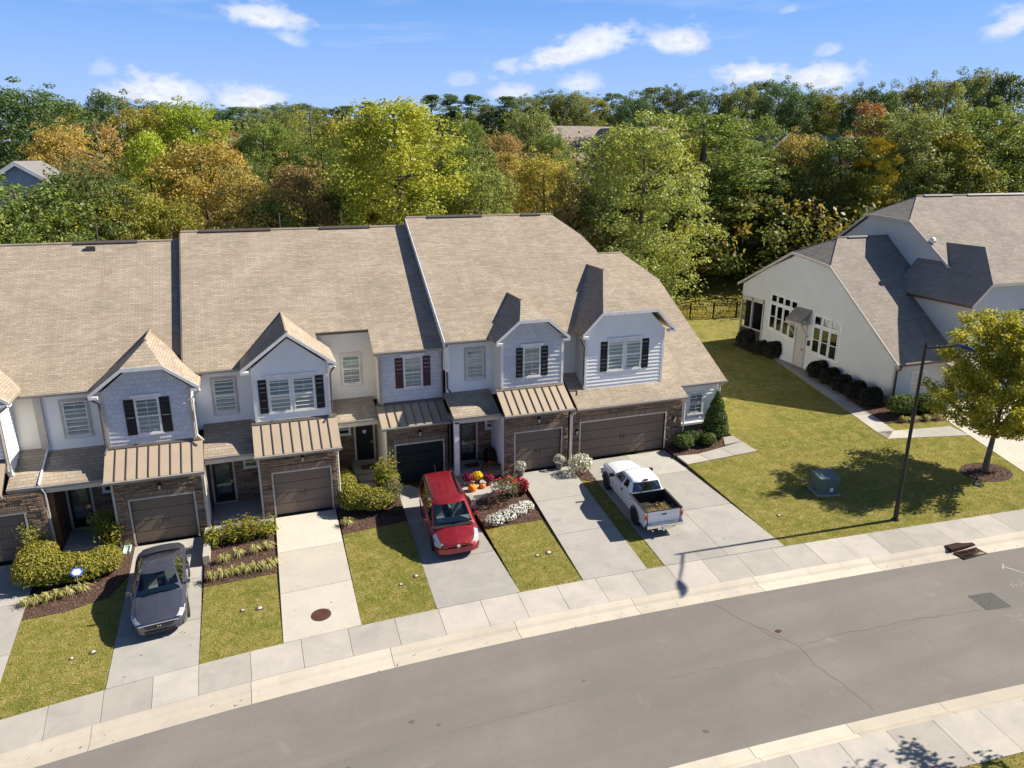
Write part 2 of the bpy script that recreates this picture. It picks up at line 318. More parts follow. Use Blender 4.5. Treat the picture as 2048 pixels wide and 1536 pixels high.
plain('seat_grey', (0.42, 0.42, 0.41), 0.9); plain('seat_dark', (0.04, 0.042, 0.045), 0.9); plain('dash', (0.42, 0.45, 0.42), 0.8); plain('liner', (0.02, 0.02, 0.021), 0.75); plain('bed_mat', (0.07, 0.07, 0.068), 0.85)
plain('lamp_black', (0.014, 0.013, 0.013), 0.4, 0.5); plain('lamp_blue', (0.035, 0.042, 0.075), 0.2, 0.6, 0.3, 0.1); plain('box_green', (0.10, 0.155, 0.14), 0.45, 0.4, 0, 0.1, 1.5)
plain('label_white', (0.8, 0.8, 0.78), 0.6); plain('sign_blue', (0.06, 0.16, 0.62), 0.3, 0.6); plain('orange', (0.75, 0.24, 0.02), 0.55); plain('pumpkin_pale', (0.62, 0.45, 0.26), 0.6)
plain('pot', (0.17, 0.165, 0.16), 0.6); plain('hydrant_red', (0.45, 0.012, 0.012), 0.35, 0.5, 0, 0.1, 3, 0.5); plain('brass', (0.62, 0.42, 0.16), 0.3, 0.5, 0.9)
plain('splash_green', (0.42, 0.56, 0.50), 0.6); plain('fence_black', (0.02, 0.018, 0.017), 0.5); plain('meter_white', (0.55, 0.54, 0.50), 0.7); plain('road_paint', (0.37, 0.355, 0.345), 0.8, 0.2, 0, 0.35, 20)
plain('screen', (0.055, 0.05, 0.045), 0.8); plain('roof_far', (0.30, 0.25, 0.22), 0.9, 0.2, 0, 0.2, 1.5); plain('roof_slate', (0.20, 0.19, 0.185), 0.9); plain('wall_far', (0.42, 0.46, 0.50), 0.8); plain('wall_tan', (0.45, 0.40, 0.35), 0.85)
plain('mat_brown', (0.12, 0.075, 0.05), 0.95, 0.1, 0, 0.4, 20); plain('lamp_glass', (0.5, 0.48, 0.42), 0.2)

# ------------------------------------------------------------------ mesh helpers
COL = SC.collection
def gz(x, y):
    return 0.040*(min(max(x, -40), 70)-4.5) + 0.03*(min(max(y, -20), 60)-31) + 0.16*(min(max(y, 60), 128)-60)
def wloc(o):
    v = Vector((0, 0, 0))
    while o: v = v + o.location; o = o.parent
    return v
def link(o, parent=None):
    COL.objects.link(o)
    if parent: o.parent = parent
    return o
def tag(o, label=None, cat=None, group=None, kind=None):
    if label: o['label'] = label
    if cat: o['category'] = cat
    if group: o['group'] = group
    if kind: o['kind'] = kind
    return o
def thing(name, label, cat, loc=(0, 0, 0), rz=0, group=None):
    o = bpy.data.objects.new(name, None); o.empty_display_size = 0.2
    o.location = loc; o.rotation_euler = (0, 0, rz)
    link(o); return tag(o, label, cat, group)
class MB:
    def __init__(s): s.v = []; s.f = []
    def add(s, v, f):
        n = len(s.v); s.v += [tuple(map(float, p)) for p in v]; s.f += [tuple(i+n for i in q) for q in f]; return s
    def box(s, x0, x1, y0, y1, z0, z1):
        return s.add([(x0,y0,z0),(x1,y0,z0),(x1,y1,z0),(x0,y1,z0),(x0,y0,z1),(x1,y0,z1),(x1,y1,z1),(x0,y1,z1)],
                     [(3,2,1,0),(4,5,6,7),(0,1,5,4),(1,2,6,5),(2,3,7,6),(3,0,4,7)])
    def poly(s, p): return s.add(p, [tuple(range(len(p)))])
    def prism(s, p, vec):
        n = len(p); q = [tuple(a+b for a, b in zip(k, vec)) for k in p]
        return s.add(list(p)+q, [tuple(range(n)), tuple(range(2*n-1, n-1, -1))] + [(i, n+i, n+(i+1) % n, (i+1) % n) for i in range(n)])
    def tube(s, pts, r, n=6, caps=True):
        pts = [Vector(p) for p in pts]; rs = r if isinstance(r, (list, tuple)) else [r]*len(pts); V = []; F = []
        for i, p in enumerate(pts):
            d = (pts[min(i+1, len(pts)-1)] - pts[max(i-1, 0)]).normalized()
            a = d.cross(Vector((0, 0, 1)) if abs(d.z) < 0.9 else Vector((1, 0, 0))).normalized(); b = d.cross(a)
            for k in range(n):
                t = 2*math.pi*k/n; V.append(p + (a*math.cos(t) + b*math.sin(t))*rs[i])
        for i in range(len(pts)-1):
            for k in range(n): F.append((i*n+k, i*n+(k+1) % n, (i+1)*n+(k+1) % n, (i+1)*n+k))
        if caps: F.append(tuple(range(n))[::-1]); F.append(tuple((len(pts)-1)*n+k for k in range(n)))
        return s.add(V, F)
    def lathe(s, prof, c=(0, 0, 0), n=16, axis='z'):
        V = []; F = []
        for r, z in prof:
            for k in range(n):
                t = 2*math.pi*k/n; a, b = r*math.cos(t), r*math.sin(t)
                V.append((c[0]+a, c[1]+b, c[2]+z) if axis == 'z' else ((c[0]+z, c[1]+a, c[2]+b) if axis == 'x' else (c[0]+a, c[1]+z, c[2]+b)))
        m = len(prof)
        for i in range(m-1):
            for k in range(n): F.append((i*n+k, i*n+(k+1) % n, (i+1)*n+(k+1) % n, (i+1)*n+k))
        F.append(tuple(range(n))[::-1]); F.append(tuple((m-1)*n+k for k in range(n)))
        return s.add(V, F)
    def ring(s, x0, x1, z0, z1, w, y0, y1):     # rectangular frame facing -Y
        s.box(x0, x0+w, y0, y1, z0, z1); s.box(x1-w, x1, y0, y1, z0, z1)
        s.box(x0+w, x1-w, y0, y1, z1-w, z1); s.box(x0+w, x1-w, y0, y1, z0, z0+w); return s
    def build(s, name, mat, parent=None, smooth=None):
        off = wloc(parent) if parent else None
        me = bpy.data.meshes.new(name)
        v = s.v
        if parent is not None: v = [(p[0]-off.x, p[1]-off.y, p[2]-off.z) for p in v]
        else:
            a = np.array(v); off = Vector(((a[:,0].min()+a[:,0].max())/2, (a[:,1].min()+a[:,1].max())/2, a[:,2].min()))
            v = [(p[0]-off.x, p[1]-off.y, p[2]-off.z) for p in v]
        me.from_pydata(v, [], s.f); me.materials.append(MATS[mat]); me.update()
        if smooth is not None:
            me.shade_smooth(); me.set_sharp_from_angle(angle=R(smooth))
        o = bpy.data.objects.new(name, me); link(o, parent)
        if parent is None: o.location = off
        return o
def fix_normals(o):
    import bmesh
    bm = bmesh.new(); bm.from_mesh(o.data); bmesh.ops.recalc_face_normals(bm, faces=bm.faces); bm.to_mesh(o.data); bm.free()
def fast(name, verts, nper, mat, parent=None, loc=None):
    """verts (N*nper,3) numpy: disconnected polygons with nper corners each"""
    verts = np.asarray(verts, dtype=np.float32)
    if loc is None: loc = wloc(parent) if parent else Vector((verts[:,0].mean(), verts[:,1].mean(), verts[:,2].min()))
    verts = verts - np.array(loc, dtype=np.float32)
    n = len(verts)//nper
    me = bpy.data.meshes.new(name); me.vertices.add(n*nper); me.vertices.foreach_set('co', verts.ravel())
    me.loops.add(n*nper); me.loops.foreach_set('vertex_index', np.arange(n*nper, dtype=np.int32))
    me.polygons.add(n); me.polygons.foreach_set('loop_start', np.arange(0, n*nper, nper, dtype=np.int32))
    me.update(calc_edges=True); me.materials.append(MATS[mat])
    o = bpy.data.objects.new(name, me); link(o, parent)
    if parent is None: o.location = loc
    return o
def unit(a): return a/np.maximum(np.linalg.norm(a, axis=1, keepdims=True), 1e-9)
def rand_dirs(n, r=rng): return unit(r.normal(size=(n, 3)))
def leaf_quads(c, nrm, size, r=rng, aspect=0.6, jitter=0.6, vary=0.4):
    n = len(c); nn = unit(nrm + r.normal(size=(n, 3))*jitter)
    a = unit(np.cross(nn, r.normal(size=(n, 3)))); b = np.cross(nn, a)
    s = (size*(1+vary*(r.random((n, 1))*2-1)))*0.5
    a = a*s; b = b*s*aspect
    return np.stack([c-a, c-b*1.0+a*0.1, c+a, c+b*1.0+a*0.1], 1).reshape(-1, 3)
def slab(name, pts, top, thick, mat, parent, kind=None):
    m = MB(); m.prism([(x, y, gz(x, y)+top) for x, y in pts][::-1], (0, 0, -thick))
    o = m.build(name, mat, parent); fix_normals(o)
    if kind: o['kind'] = kind
    return o
def inpoly(x, y, poly):
    ins = np.zeros(len(x), bool); n = len(poly)
    for i in range(n):
        x0, y0 = poly[i]; x1, y1 = poly[(i+1) % n]
        c = ((y0 > y) != (y1 > y)) & (x < (x1-x0)*(y-y0)/((y1-y0) if y1 != y0 else 1e-9)+x0); ins ^= c
    return ins

# ------------------------------------------------------------------ ground, road, pavements
def ext(c, x):
    lo, hi = -10.0, 31.0; xx = min(max(x, lo), hi); p = np.polyval(c, xx); d = np.polyval(np.polyder(np.poly1d(c)), xx)
    return float(p + d*(x-xx))
cF = [7.024e-05, -5.2325e-3, 7.217e-3, 22.4534]; cK = [8.4696e-05, -5.5334e-3, 4.6397e-3, 20.9506]; cE = [6.8242e-05, -5.1338e-3, 7.1746e-3, 20.0549]
FE = lambda x: ext(cF, x)          # house-side edge of the far pavement
KB = lambda x: ext(cK, x)          # back of the far kerb
RE = lambda x: ext(cE, x)          # far edge of the asphalt
RE2 = lambda x: RE(x)-6.25; KB2 = lambda x: RE(x)-6.87; SO2 = lambda x: RE(x)-8.42
def grid_sheet(name, xs, ylo, yhi, ny, off, mat, zf=None):
    m = MB(); V = []; F = []
    for x in xs:
        a, b = ylo(x), yhi(x)
        for j in range(ny+1):
            y = a+(b-a)*j/ny; V.append((x, y, (zf or gz)(x, y)+off))
    for i in range(len(xs)-1):
        for j in range(ny):
            k = i*(ny+1)+j; F.append((k, k+ny+1, k+ny+2, k+1))
    m.add(V, F); return m.build(name, mat)
gx = sorted(set([-1500, -700, -300, -150, -80, -40] + list(range(-30, 71, 5)) + [85, 110, 150, 300, 700, 1500]))
ys = sorted(set([-900, -200, -60, -20, -8, 0] + list(range(4, 61, 4)) + [66, 74, 84, 96, 110, 128, 160, 220, 400, 900, 2500]))
m = MB(); V = [(x, y, gz(x, y)-0.16) for x in gx for y in ys]; ny = len(ys)
m.add(V, [(i*ny+j, (i+1)*ny+j, (i+1)*ny+j+1, i*ny+j+1) for i in range(len(gx)-1) for j in range(ny-1)])
tag(m.build('ground', 'forest_floor'), kind='structure', label='leaf-littered earth under the woods and around the houses')
xs = [-30+1.5*i for i in range(67)]
road = tag(grid_sheet('road', xs, RE2, RE, 4, -0.075, 'asphalt'), kind='structure', label='grey asphalt street curving past the townhouses')
def ribbon(pts, w, off, mat, name, parent, jit=0.0):
    m = MB(); P = [Vector((x, y, 0)) for x, y in pts]; Q = []
    for i in range(len(P)-1):
        n = max(1, int((P[i+1]-P[i]).length/0.22)); 
        for k in range(n): Q.append(P[i].lerp(P[i+1], k/n))
    Q.append(P[-1]); Q = [q+Vector((random.uniform(-jit, jit), random.uniform(-jit, jit), 0)) for q in Q]
    V = []
    for i, q in enumerate(Q):
        d = (Q[min(i+1, len(Q)-1)]-Q[max(i-1, 0)]).normalized(); s = Vector((-d.y, d.x, 0))*w*random.uniform(0.5, 1.1)*0.5
        for e in (q-s, q+s): V.append((e.x, e.y, gz(e.x, e.y)+off))
    m.add(V, [(2*i, 2*i+1, 2*i+3, 2*i+2) for i in range(len(Q)-1)])
    return m.build(name, mat, parent)
ribbon([(14.55,19.2),(15.0,18.0),(15.45,17.1),(15.9,16.2),(15.75,15.3),(15.95,14.3),(16.0,13.1)], 0.016, -0.0715, 'crack', 'crack', road, 0.05)
ribbon([(15.2,17.6),(15.35,16.9),(15.75,16.4)], 0.02, -0.0715, 'crack', 'crack', road, 0.05)
ribbon([(15.9,16.2),(17.5,16.15),(20,15.95),(23,15.4)], 0.02, -0.0715, 'crack', 'crack', road, 0.05)
ribbon([(-9,16.6)]+[(x, (RE(x)+RE2(x))/2-0.05) for x in range(-6, 16, 3)]+[(15.8,16.0)], 0.055, -0.0725, 'seam', 'paving_seam', road, 0.03)
for px, py, rr in [(15.75,17.05,.14),(3.2,17.6,.10),(3.9,17.2,.07),(8.6,17.3,.07),(11.0,14.2,.10),(1.2,16.6,.07)]:
    mm = MB(); mm.add([(px+rr*math.cos(a)*random.uniform(.7,1.2), py+rr*.7*math.sin(a)*random.uniform(.7,1.2), gz(px,py)-0.0705) for a in [i*math.pi/5 for i in range(10)]], [tuple(range(10))])
    mm.build('stain', 'iron' if rr == .14 else 'crack', road)
mm = MB(); mm.prism([(x, y, gz(x, y)-0.070) for x, y in [(23.31,16.18),(24.27,16.02),(24.18,15.14),(23.19,15.32)]], (0,0,-0.02)); mm.build('repair_patch', 'asphalt_patch', road)
# sprayed utility mark: a bar with a short cross stroke at each end
mm = MB()
for a, b in [((26.15,17.05),(26.55,16.35)),((26.02,16.93),(26.30,17.16)),((26.38,16.28),(26.70,16.46))]:
    A = Vector((*a,0)); B = Vector((*b,0)); s = Vector((-(B-A).y,(B-A).x,0)).normalized()*0.03
    mm.add([(q.x,q.y,gz(q.x,q.y)-0.0710) for q in (A-s,B-s,B+s,A+s)], [(0,1,2,3)])
mm.build('utility_mark', 'road_paint', road)
mm = MB()
for k in range(7):
    A = Vector((25.3+k*.17, 15.95-k*.02, 0)); B = A+Vector((.08,.32*(1 if k%2 else .6),0)); s = Vector((.012,-.004,0))
    mm.add([(q.x,q.y,gz(q.x,q.y)-0.0710) for q in (A-s,B-s,B+s,A+s)], [(0,1,2,3)])
mm.build('faded_mark', 'road_paint', road)

def kerb_run(name, label, joints, back, front, sgn, zback=0.03):
    base = MB(); xs2 = np.linspace(joints[0], joints[-1], 60); V = []
    for x in xs2: V += [(x, back(x)+0.02*sgn, gz(x, back(x))-0.14), (x, front(x)-0.02*sgn, gz(x, front(x))-0.14)]
    base.add(V, [(2*i, 2*i+1, 2*i+3, 2*i+2) for i in range(59)])
    o = tag(base.build(name, 'joint'), kind='structure', label=label)
    prof = [(0.0, zback), (0.12, zback-0.005), (0.30, zback-0.05), (0.42, -0.095), (0.55, -0.10), (1.0, -0.070), (1.0, -0.16), (0.0, -0.16)]
    for i in range(len(joints)-1):
        a, b = joints[i]+0.008, joints[i+1]-0.008; n = 8; mk = MB(); V = []
        for k in range(n+1):
            x = a+(b-a)*k/n; yb, yf = back(x), front(x)
            for t, z in prof: y = yb+(yf-yb)*t; V.append((x, y, gz(x, y)+z))
        p = len(prof); F = [(k*p+j, k*p+(j+1) % p, (k+1)*p+(j+1) % p, (k+1)*p+j) for k in range(n) for j in range(p)]
        F += [tuple(range(p)), tuple(n*p+j for j in range(p))[::-1]]
        mk.add(V, F); q = mk.build('kerb_segment', 'kerb', o); fix_normals(q)
    return o
kerb = kerb_run('kerb', 'pale concrete kerb and gutter on the townhouse side', [-19.5,-14.8,-10.2,-5.69,-1.25,3.17,7.49,11.9,16.78,21.77,25.15,26.45,31,35.5,40,44.5], KB, RE, -1)
kerb2 = kerb_run('kerb', 'pale concrete kerb and gutter on the near side of the street', [-0.7,2.4,5.5,8.6,11.76,14.87,18.0,21.1,24.2,27.3,30.4,33.5], KB2, RE2, 1)
def walk_run(name, label, joints, out, inn):
    base = MB(); xs2 = np.linspace(joints[0], joints[-1], 60); V = []
    for x in xs2: V += [(x, out(x), gz(x, out(x))-0.01), (x, inn(x), gz(x, inn(x))-0.01)]
    base.add(V, [(2*i, 2*i+1, 2*i+3, 2*i+2) for i in range(59)])
    o = tag(base.build(name, 'joint'), kind='structure', label=label)
    for i in range(len(joints)-1):
        a, b = joints[i]+0.007, joints[i+1]-0.007
        sk = lambda x: (out(x+.5)-out(x-.5))*(out(x)-inn(x))
        dz = random.uniform(-.003, .003)
        pts = [(a, out(a)-.006), (b, out(b)-.006), (b+sk(b), inn(b)+.008), (a+sk(a), inn(a)+.008)]
        slab('panel', pts, 0.032+dz, 0.08, 'concrete_walk', o)
    return o
J1 = [-16.3,-14.8,-13.25,-11.7,-10.2,-8.65,-7.1,-5.59,-4.19,-2.84,-1.25,.40,1.98,3.6,5.18,6.74,8.17,9.68,11.22,12.72,14.15,15.66,17.12,18.65,20.15,21.6,23.05,24.5,26,27.5,29,30.6,32.1,33.6,35.1,36.6,38.1,39.6,41.1]
walk_run('sidewalk', 'concrete sidewalk of square panels in front of the townhouses', J1, FE, KB)
walk_run('sidewalk', 'concrete sidewalk of square panels on the near side of the street', [6.3+1.53*i for i in range(16)], lambda x: SO2(x), lambda x: KB2(x))
# storm drain in the far kerb
dr = thing('storm_drain', 'rusty cast-iron storm drain set in the far kerb', 'drain', (25.8, 18.2, gz(25.8,18.2)-0.07))
mm = MB(); mm.box(25.17,26.43,18.48,18.82,gz(25.8,18.6)-.13,gz(25.8,18.6)+.038); mm.build('kerb_box','iron_dark',dr)
mm = MB(); mm.ring(25.2,26.4,0,1,0.06,0,1)
fr = MB(); z0 = gz(25.8,18.2)-.085
for a in (25.2,25.77,26.34): fr.box(a,a+.06,17.9,18.41,z0,z0+.03)
for b in (17.9,18.13,18.36): fr.box(25.2,26.4,b,b+.05,z0+.002,z0+.034)
fr.build('frame','iron_dark',dr)
for k in range(14): x = 25.27+k*.08; mm = MB().box(x,x+.03,17.95,18.37,z0-.005,z0+.024); mm.build('bar','iron_dark',dr)
MB().box(25.22,26.38,17.92,18.40,z0-.05,z0-.045).build('sump','black_paint',dr)

DRV = []; KEEP_OUT = []
def driveway(label, corners, ytop, slabz, rows, cols=(0, 1), mat='concrete_grey'):
    """corners: (x at house left, right), (x at pavement left, right)"""
    (xl, xr), (bl, br) = corners; yb = lambda x: FE(x)+.006
    def pt(s, t):
        xt = xl+(xr-xl)*s; xb = bl+(br-bl)*s; y0 = yb(xb); x = xb+(xt-xb)*t; y = y0+(ytop-y0)*t
        dz = slabz-gz(xt, ytop); return (x, y, gz(x, y)+0.032+(dz-0.04)*t)
    b = MB(); b.prism([tuple(np.array(pt(s, t))-np.array((0,0,.025))) for s, t in ((0,0),(1,0),(1,1),(0,1))], (0,0,-.1))
    o = tag(b.build('driveway', 'joint'), kind='structure', label=label)
    g = 0.0016
    for i in range(len(rows)-1):
        for j in range(len(cols)-1):
            a, c = rows[i]+g*.6, rows[i+1]-g*.6; s0, s1 = cols[j]+(g if j else 0), cols[j+1]-(g if j < len(cols)-2 else 0)
            m = MB(); m.prism([pt(s0,a), pt(s1,a), pt(s1,c), pt(s0,c)][::-1], (0,0,-.09)); q = m.build('slab', mat, o); fix_normals(q)
    DRV.append(pt); return pt
R3 = (0, .35, .68, 1)
driveway('concrete driveway at the left edge in front of the cut-off garage', ((-11.9,-9.2),(-11.6,-8.7)), 31.3, -.40, R3)
d1 = driveway('concrete driveway under the grey sedan', ((-5.72,-2.98),(-5.55,-2.85)), 31.2, -.40, (0,.30,.62,1))
d2 = driveway('empty concrete driveway with a manhole cover', ((-.02,2.6),(-.17,2.46)), 31.2, -.03, (0,.33,.66,1), (0,1), 'concrete')
d3 = driveway('concrete driveway under the red minivan', ((5.65,8.32),(5.15,8.28)), 32.7, -.03, (0,.30,.62,1))
d4 = driveway('concrete driveway between the flower bed and the grass strip', ((11.45,14.2),(10.76,13.37)), 31.1, .48, (0,.36,.68,1))
d5 = driveway('wide concrete driveway under the white pickup', ((15.0,19.85),(14.12,19.31)), 31.4, .48, (0,.38,.74,1), (0,.52,1))
d6 = None
lawns = []
def lawn_patch(label, pts):
    o = slab('lawn', pts, 0.012, 0.1, 'lawn', None); tag(o, label, kind='structure'); lawns.append(pts)
fe = lambda xs: [(x, FE(x)+.004) for x in xs]
lawn_patch('front lawn left of the grey sedan', fe([-8.72,-7.5,-6.5,-5.56])+[(-5.68,28.9),(-6.2,27.6),(-7.6,27.2),(-9.12,27.25)])
lawn_patch('front lawn between the grey sedan and the manhole driveway', fe([-2.84,-1.5,-.18])+[(-.12,26.9),(-2.86,26.95)])
lawn_patch('front lawn left of the red minivan', fe([2.47,3.8,5.14])+[(5.45,28.95),(2.62,28.85)])
lawn_patch('front lawn right of the red minivan', fe([8.29,9.5,10.75])+[(11.15,26.8),(8.42,27.0)])
lawn_patch('narrow grass strip beside the white pickup', fe([13.38,14.11])+[(14.85,29.0),(14.25,29.55),(13.95,29.5)])
lawn_patch('wide side lawn between the two buildings', fe([19.32,21,23,25,27,29,31,33,36,40,46,60])+[(70,17),(70,58.5),(21,58.5),(21,33),(23.9,33),(24.02,31.3),(24.02,29.06),(19.8,29.06)])
lawn_patch('grass verge at the bottom right corner', [(x, SO2(x)-.004) for x in (33,28,24,20,17,14,10,6)]+[(6,4),(33,2)])
def bed(label, pts, n=0):
    KEEP_OUT.append(pts); o = slab('mulch_bed', pts, 0.028, 0.08, 'mulch', None); tag(o, label, kind='structure')
    a = np.array(pts); lo, hi = a.min(0), a.max(0); ar = np.prod(hi-lo); n = int(ar*260)
    x = rng.uniform(lo[0], hi[0], n); y = rng.uniform(lo[1], hi[1], n); k = inpoly(x, y, pts); x, y = x[k], y[k]
    z = np.array([gz(p, q) for p, q in zip(x, y)])+.035+rng.random(len(x))*.02
    c = np.stack([x, y, z], 1); q = leaf_quads(c, np.tile([0,0,1.], (len(c),1)), 0.075, aspect=0.35, jitter=0.45)
    ch = fast('bark_chips', q, 4, 'chips', o); ch['kind'] = 'stuff'
BED2 = [(-9.12,27.25),(-7.6,27.2),(-6.2,27.6),(-5.70,28.9),(-5.75,31.3),(-6.25,31.3),(-6.25,33.2),(-8.9,33.2),(-9.3,31.3)]
bed('mulch bed under the big hedge left of the grey sedan', BED2)
bed('mulch bed with striped grasses right of the grey sedan', [(-2.86,26.95),(-.12,26.9),(-.04,31.0),(-.5,31.3),(-2.9,31.0)])
bed('mulch bed under the hedge left of the red minivan', [(2.62,28.85),(5.45,28.95),(5.6,31.6),(5.3,34.6),(2.8,34.6)])
bed('mulch bed with roses and white flowers right of the red minivan', [(8.42,27.0),(11.15,26.8),(11.5,31.1),(10.75,32.9),(9.9,32.9),(8.5,29.8)])
bed('mulch patch under the white flowering plant between two garages', [(13.95,29.5),(14.25,29.55),(14.85,29.0),(15.0,31.3),(14.3,31.3)])
bed('mulch bed under the shrubs at the right end of the townhouse row', [(19.9,31.4),(19.75,30.2),(20.6,29.95),(22.45,30.2),(22.85,30.42),(23.38,31.3),(23.45,32.3),(21,32.3)])
bed('mulch ring round the young street tree', [(32.5+1.25*math.cos(a), 22.95+.98*math.sin(a)) for a in [i*math.pi/8 for i in range(16)]])
bed('mulch strip along the side wall of the cream house', [(35.2,46),(34.3,46),(34.2,43),(34.9,42),(36,41.2),(34.9,40.6),(33.9,36),(33.2,32),(32.7,29.4),(36.6,28.3),(37.4,31.5),(35.2,31.5)])
def path(name, label, quads, mat='concrete_walk', off=.034):
    o = None; KEEP_OUT.extend(quads)
    for q in quads:
        if o is None: o = tag(slab(name, q, off, .09, mat, None), kind='structure', label=label)
        else: slab('panel', q, off, .09, mat, o)
path('footpath', 'short concrete path at the right end of the townhouse row', [[(19.83,29.1),(21.15,29.1),(20.95,29.95),(19.83,30.15)],[(21.18,29.1),(22.55,29.1),(22.45,30.15),(20.98,29.96)],[(22.58,29.1),(23.99,29.1),(23.99,30.4),(22.48,30.17)],[(22.9,30.4),(23.99,30.43),(23.99,31.25),(23.4,31.25)]])
P0 = [(34.84,41.85),(33.95,38.2),(33.05,34.8),(32.73,33.5),(32.1,31.1),(31.48,28.8),(31.29,27.75)]
P1 = [(36.2,41.4),(34.95,37.8),(34.05,34.4),(33.7,33.1),(33.05,30.6),(32.55,28.75),(32.5,28.5)]
path('footpath', 'concrete path running along the side of the cream house', [[P0[i], P1[i], P1[i+1], P0[i+1]] for i in range(6)] + [[(31.29+k*1.43,27.72-k*.43),(32.72+k*1.43,27.29-k*.43),(32.9+k*1.4,28.33-k*.3),(31.5+k*1.4,28.63-k*.3)] for k in range(3)])
KEEP_OUT.append([(35.55,26.4),(36.2,28.3),(37.6,30.9),(45,30.9),(42.5,18.5),(33.2,FE(33.2))])
m = MB(); m.prism([(x, y, gz(x,y)+.03) for x, y in [(35.55,26.4),(36.2,28.3),(37.6,30.9),(45,30.9),(42.5,18.5),(33.2,FE(33.2))]][::-1], (0,0,-.1)); o = m.build('driveway','concrete'); fix_normals(o); tag(o, 'concrete driveway of the cream house behind the young tree', kind='structure')
tag(grid_sheet('lawn', [21,30,34,38,42,46,50,56,62,70], lambda x: 58.4, lambda x: 67.0, 8, .012, 'lawn'), kind='structure', label='sunlit grass slope rising beyond the metal fence')
# grass blades on the near lawns
Pq = []
for pts in lawns:
    a = np.array(pts); big = len(pts) > 14
    lo, hi = a.min(0), a.max(0)
    if big: lo, hi = np.array([19.3, 18.5]), np.array([40., 36.])
    if 'x' and hi[1] < 11: lo, hi = np.array([12., 8.5]), np.array([24., 11.6])
    n = int(np.prod(hi-lo)*(330 if not big else 260))
    x = rng.uniform(lo[0], hi[0], n); y = rng.uniform(lo[1], hi[1], n); k = inpoly(x, y, pts)
    Pq.append(np.stack([x[k], y[k]], 1))
P = np.concatenate(Pq)
ex = np.zeros(len(P), bool)
for pl in KEEP_OUT: ex |= inpoly(P[:,0], P[:,1], pl)
P = P[~ex]+rng.normal(size=(int((~ex).sum()),2))*.022; z = np.array([gz(x, y) for x, y in P])+.005
n = len(P); h = rng.uniform(.03, .065, n); an = rng.uniform(0, 6.283, n); w = rng.uniform(.010, .02, n); ln = rng.normal(size=(n,2))*.022
b0 = np.stack([P[:,0]-np.cos(an)*w, P[:,1]-np.sin(an)*w, z], 1); b1 = np.stack([P[:,0]+np.cos(an)*w, P[:,1]+np.sin(an)*w, z], 1); b2 = np.stack([P[:,0]+ln[:,0], P[:,1]+ln[:,1], z+h], 1)
tag(fast('grass', np.stack([b0, b1, b2], 1).reshape(-1, 3), 3, 'grass'), 'short autumn grass blades on the front and side lawns', 'grass', kind='stuff')

# fallen leaves and bark crumbs
a = np.concatenate([np.stack([rng.uniform(-9,24,230), rng.uniform(22.5,30,230)],1), np.stack([rng.uniform(-.05,1.2,70), 27.2+rng.normal(size=70)*.55],1), np.stack([rng.uniform(-8,28,70), np.zeros(70)],1), np.stack([rng.uniform(22,36,300), rng.uniform(20,27,300)],1)])
k = a[:,1] == 0; a[k,1] = [RE(x)+rng.uniform(.0,.5) for x in a[k,0]]
z = np.array([gz(x, y) for x, y in a])+np.where(k, -.06, .055)
tag(fast('fallen_leaves', leaf_quads(np.stack([a[:,0],a[:,1],z],1), np.tile([0,0,1.],(len(a),1)), .055, aspect=.6, jitter=.25), 4, 'chips'), 'scattered fallen leaves and crumbs on lawns, drives and gutter', 'leaves', kind='stuff')

# ------------------------------------------------------------------ house building blocks
def xr(poly, z):
    xs = []
    for i in range(len(poly)):
        (a, za), (b, zb) = poly[i], poly[(i+1) % len(poly)]
        if abs(za-zb) < 1e-9:
            if abs(z-za) < 1e-6: xs += [a, b]
        elif min(za, zb)-1e-6 <= z <= max(za, zb)+1e-6: xs.append(a+(b-a)*(z-za)/(zb-za))
    return (min(xs), max(xs)) if xs else None
def lap(mb, P0, u, n, poly, h=0.19, d=0.04, core=0.14):
    """lap-board wall: P0 (x,y), u along, n outward, convex poly of (s,z)"""
    z0 = min(z for _, z in poly); z1 = max(z for _, z in poly); k = 0
    pt = lambda s, z, o: (P0[0]+u[0]*s+n[0]*o, P0[1]+u[1]*s+n[1]*o, z)
    mb.prism([pt(s, z, 0) for s, z in poly], (-n[0]*core, -n[1]*core, 0))
    z = z0
    while z < z1-0.01:
        t = min(z+h, z1); A = xr(poly, z+1e-4); B = xr(poly, t-1e-4)
        if A and B:
            v = [pt(A[0], z, d), pt(A[1], z, d), pt(B[1], t, .003), pt(B[0], t, .003), pt(A[0], z, -.01), pt(A[1], z, -.01)]
            mb.add(v, [(0,1,2,3),(4,5,1,0),(0,3,4),(1,5,2)])
        z = t
    return mb
def wall_f(parent, x0, x1, z0, z1, Y, mat, name='siding', h=.19):      # facing the street
    return lap(MB(), (0, Y), (1, 0), (0, -1), [(x0,z0),(x1,z0),(x1,z1),(x0,z1)], h).build(name, mat, parent)
def wall_poly(parent, poly, Y, mat, name='siding', h=.19):
    return lap(MB(), (0, Y), (1, 0), (0, -1), poly, h).build(name, mat, parent)
def wall_s(parent, X, poly, mat, sgn=-1, name='siding', h=.19):       # facing -X (sgn -1) or +X, poly of (y,z)
    return lap(MB(), (X, 0), (0, 1), (sgn, 0), poly, h).build(name, mat, parent)
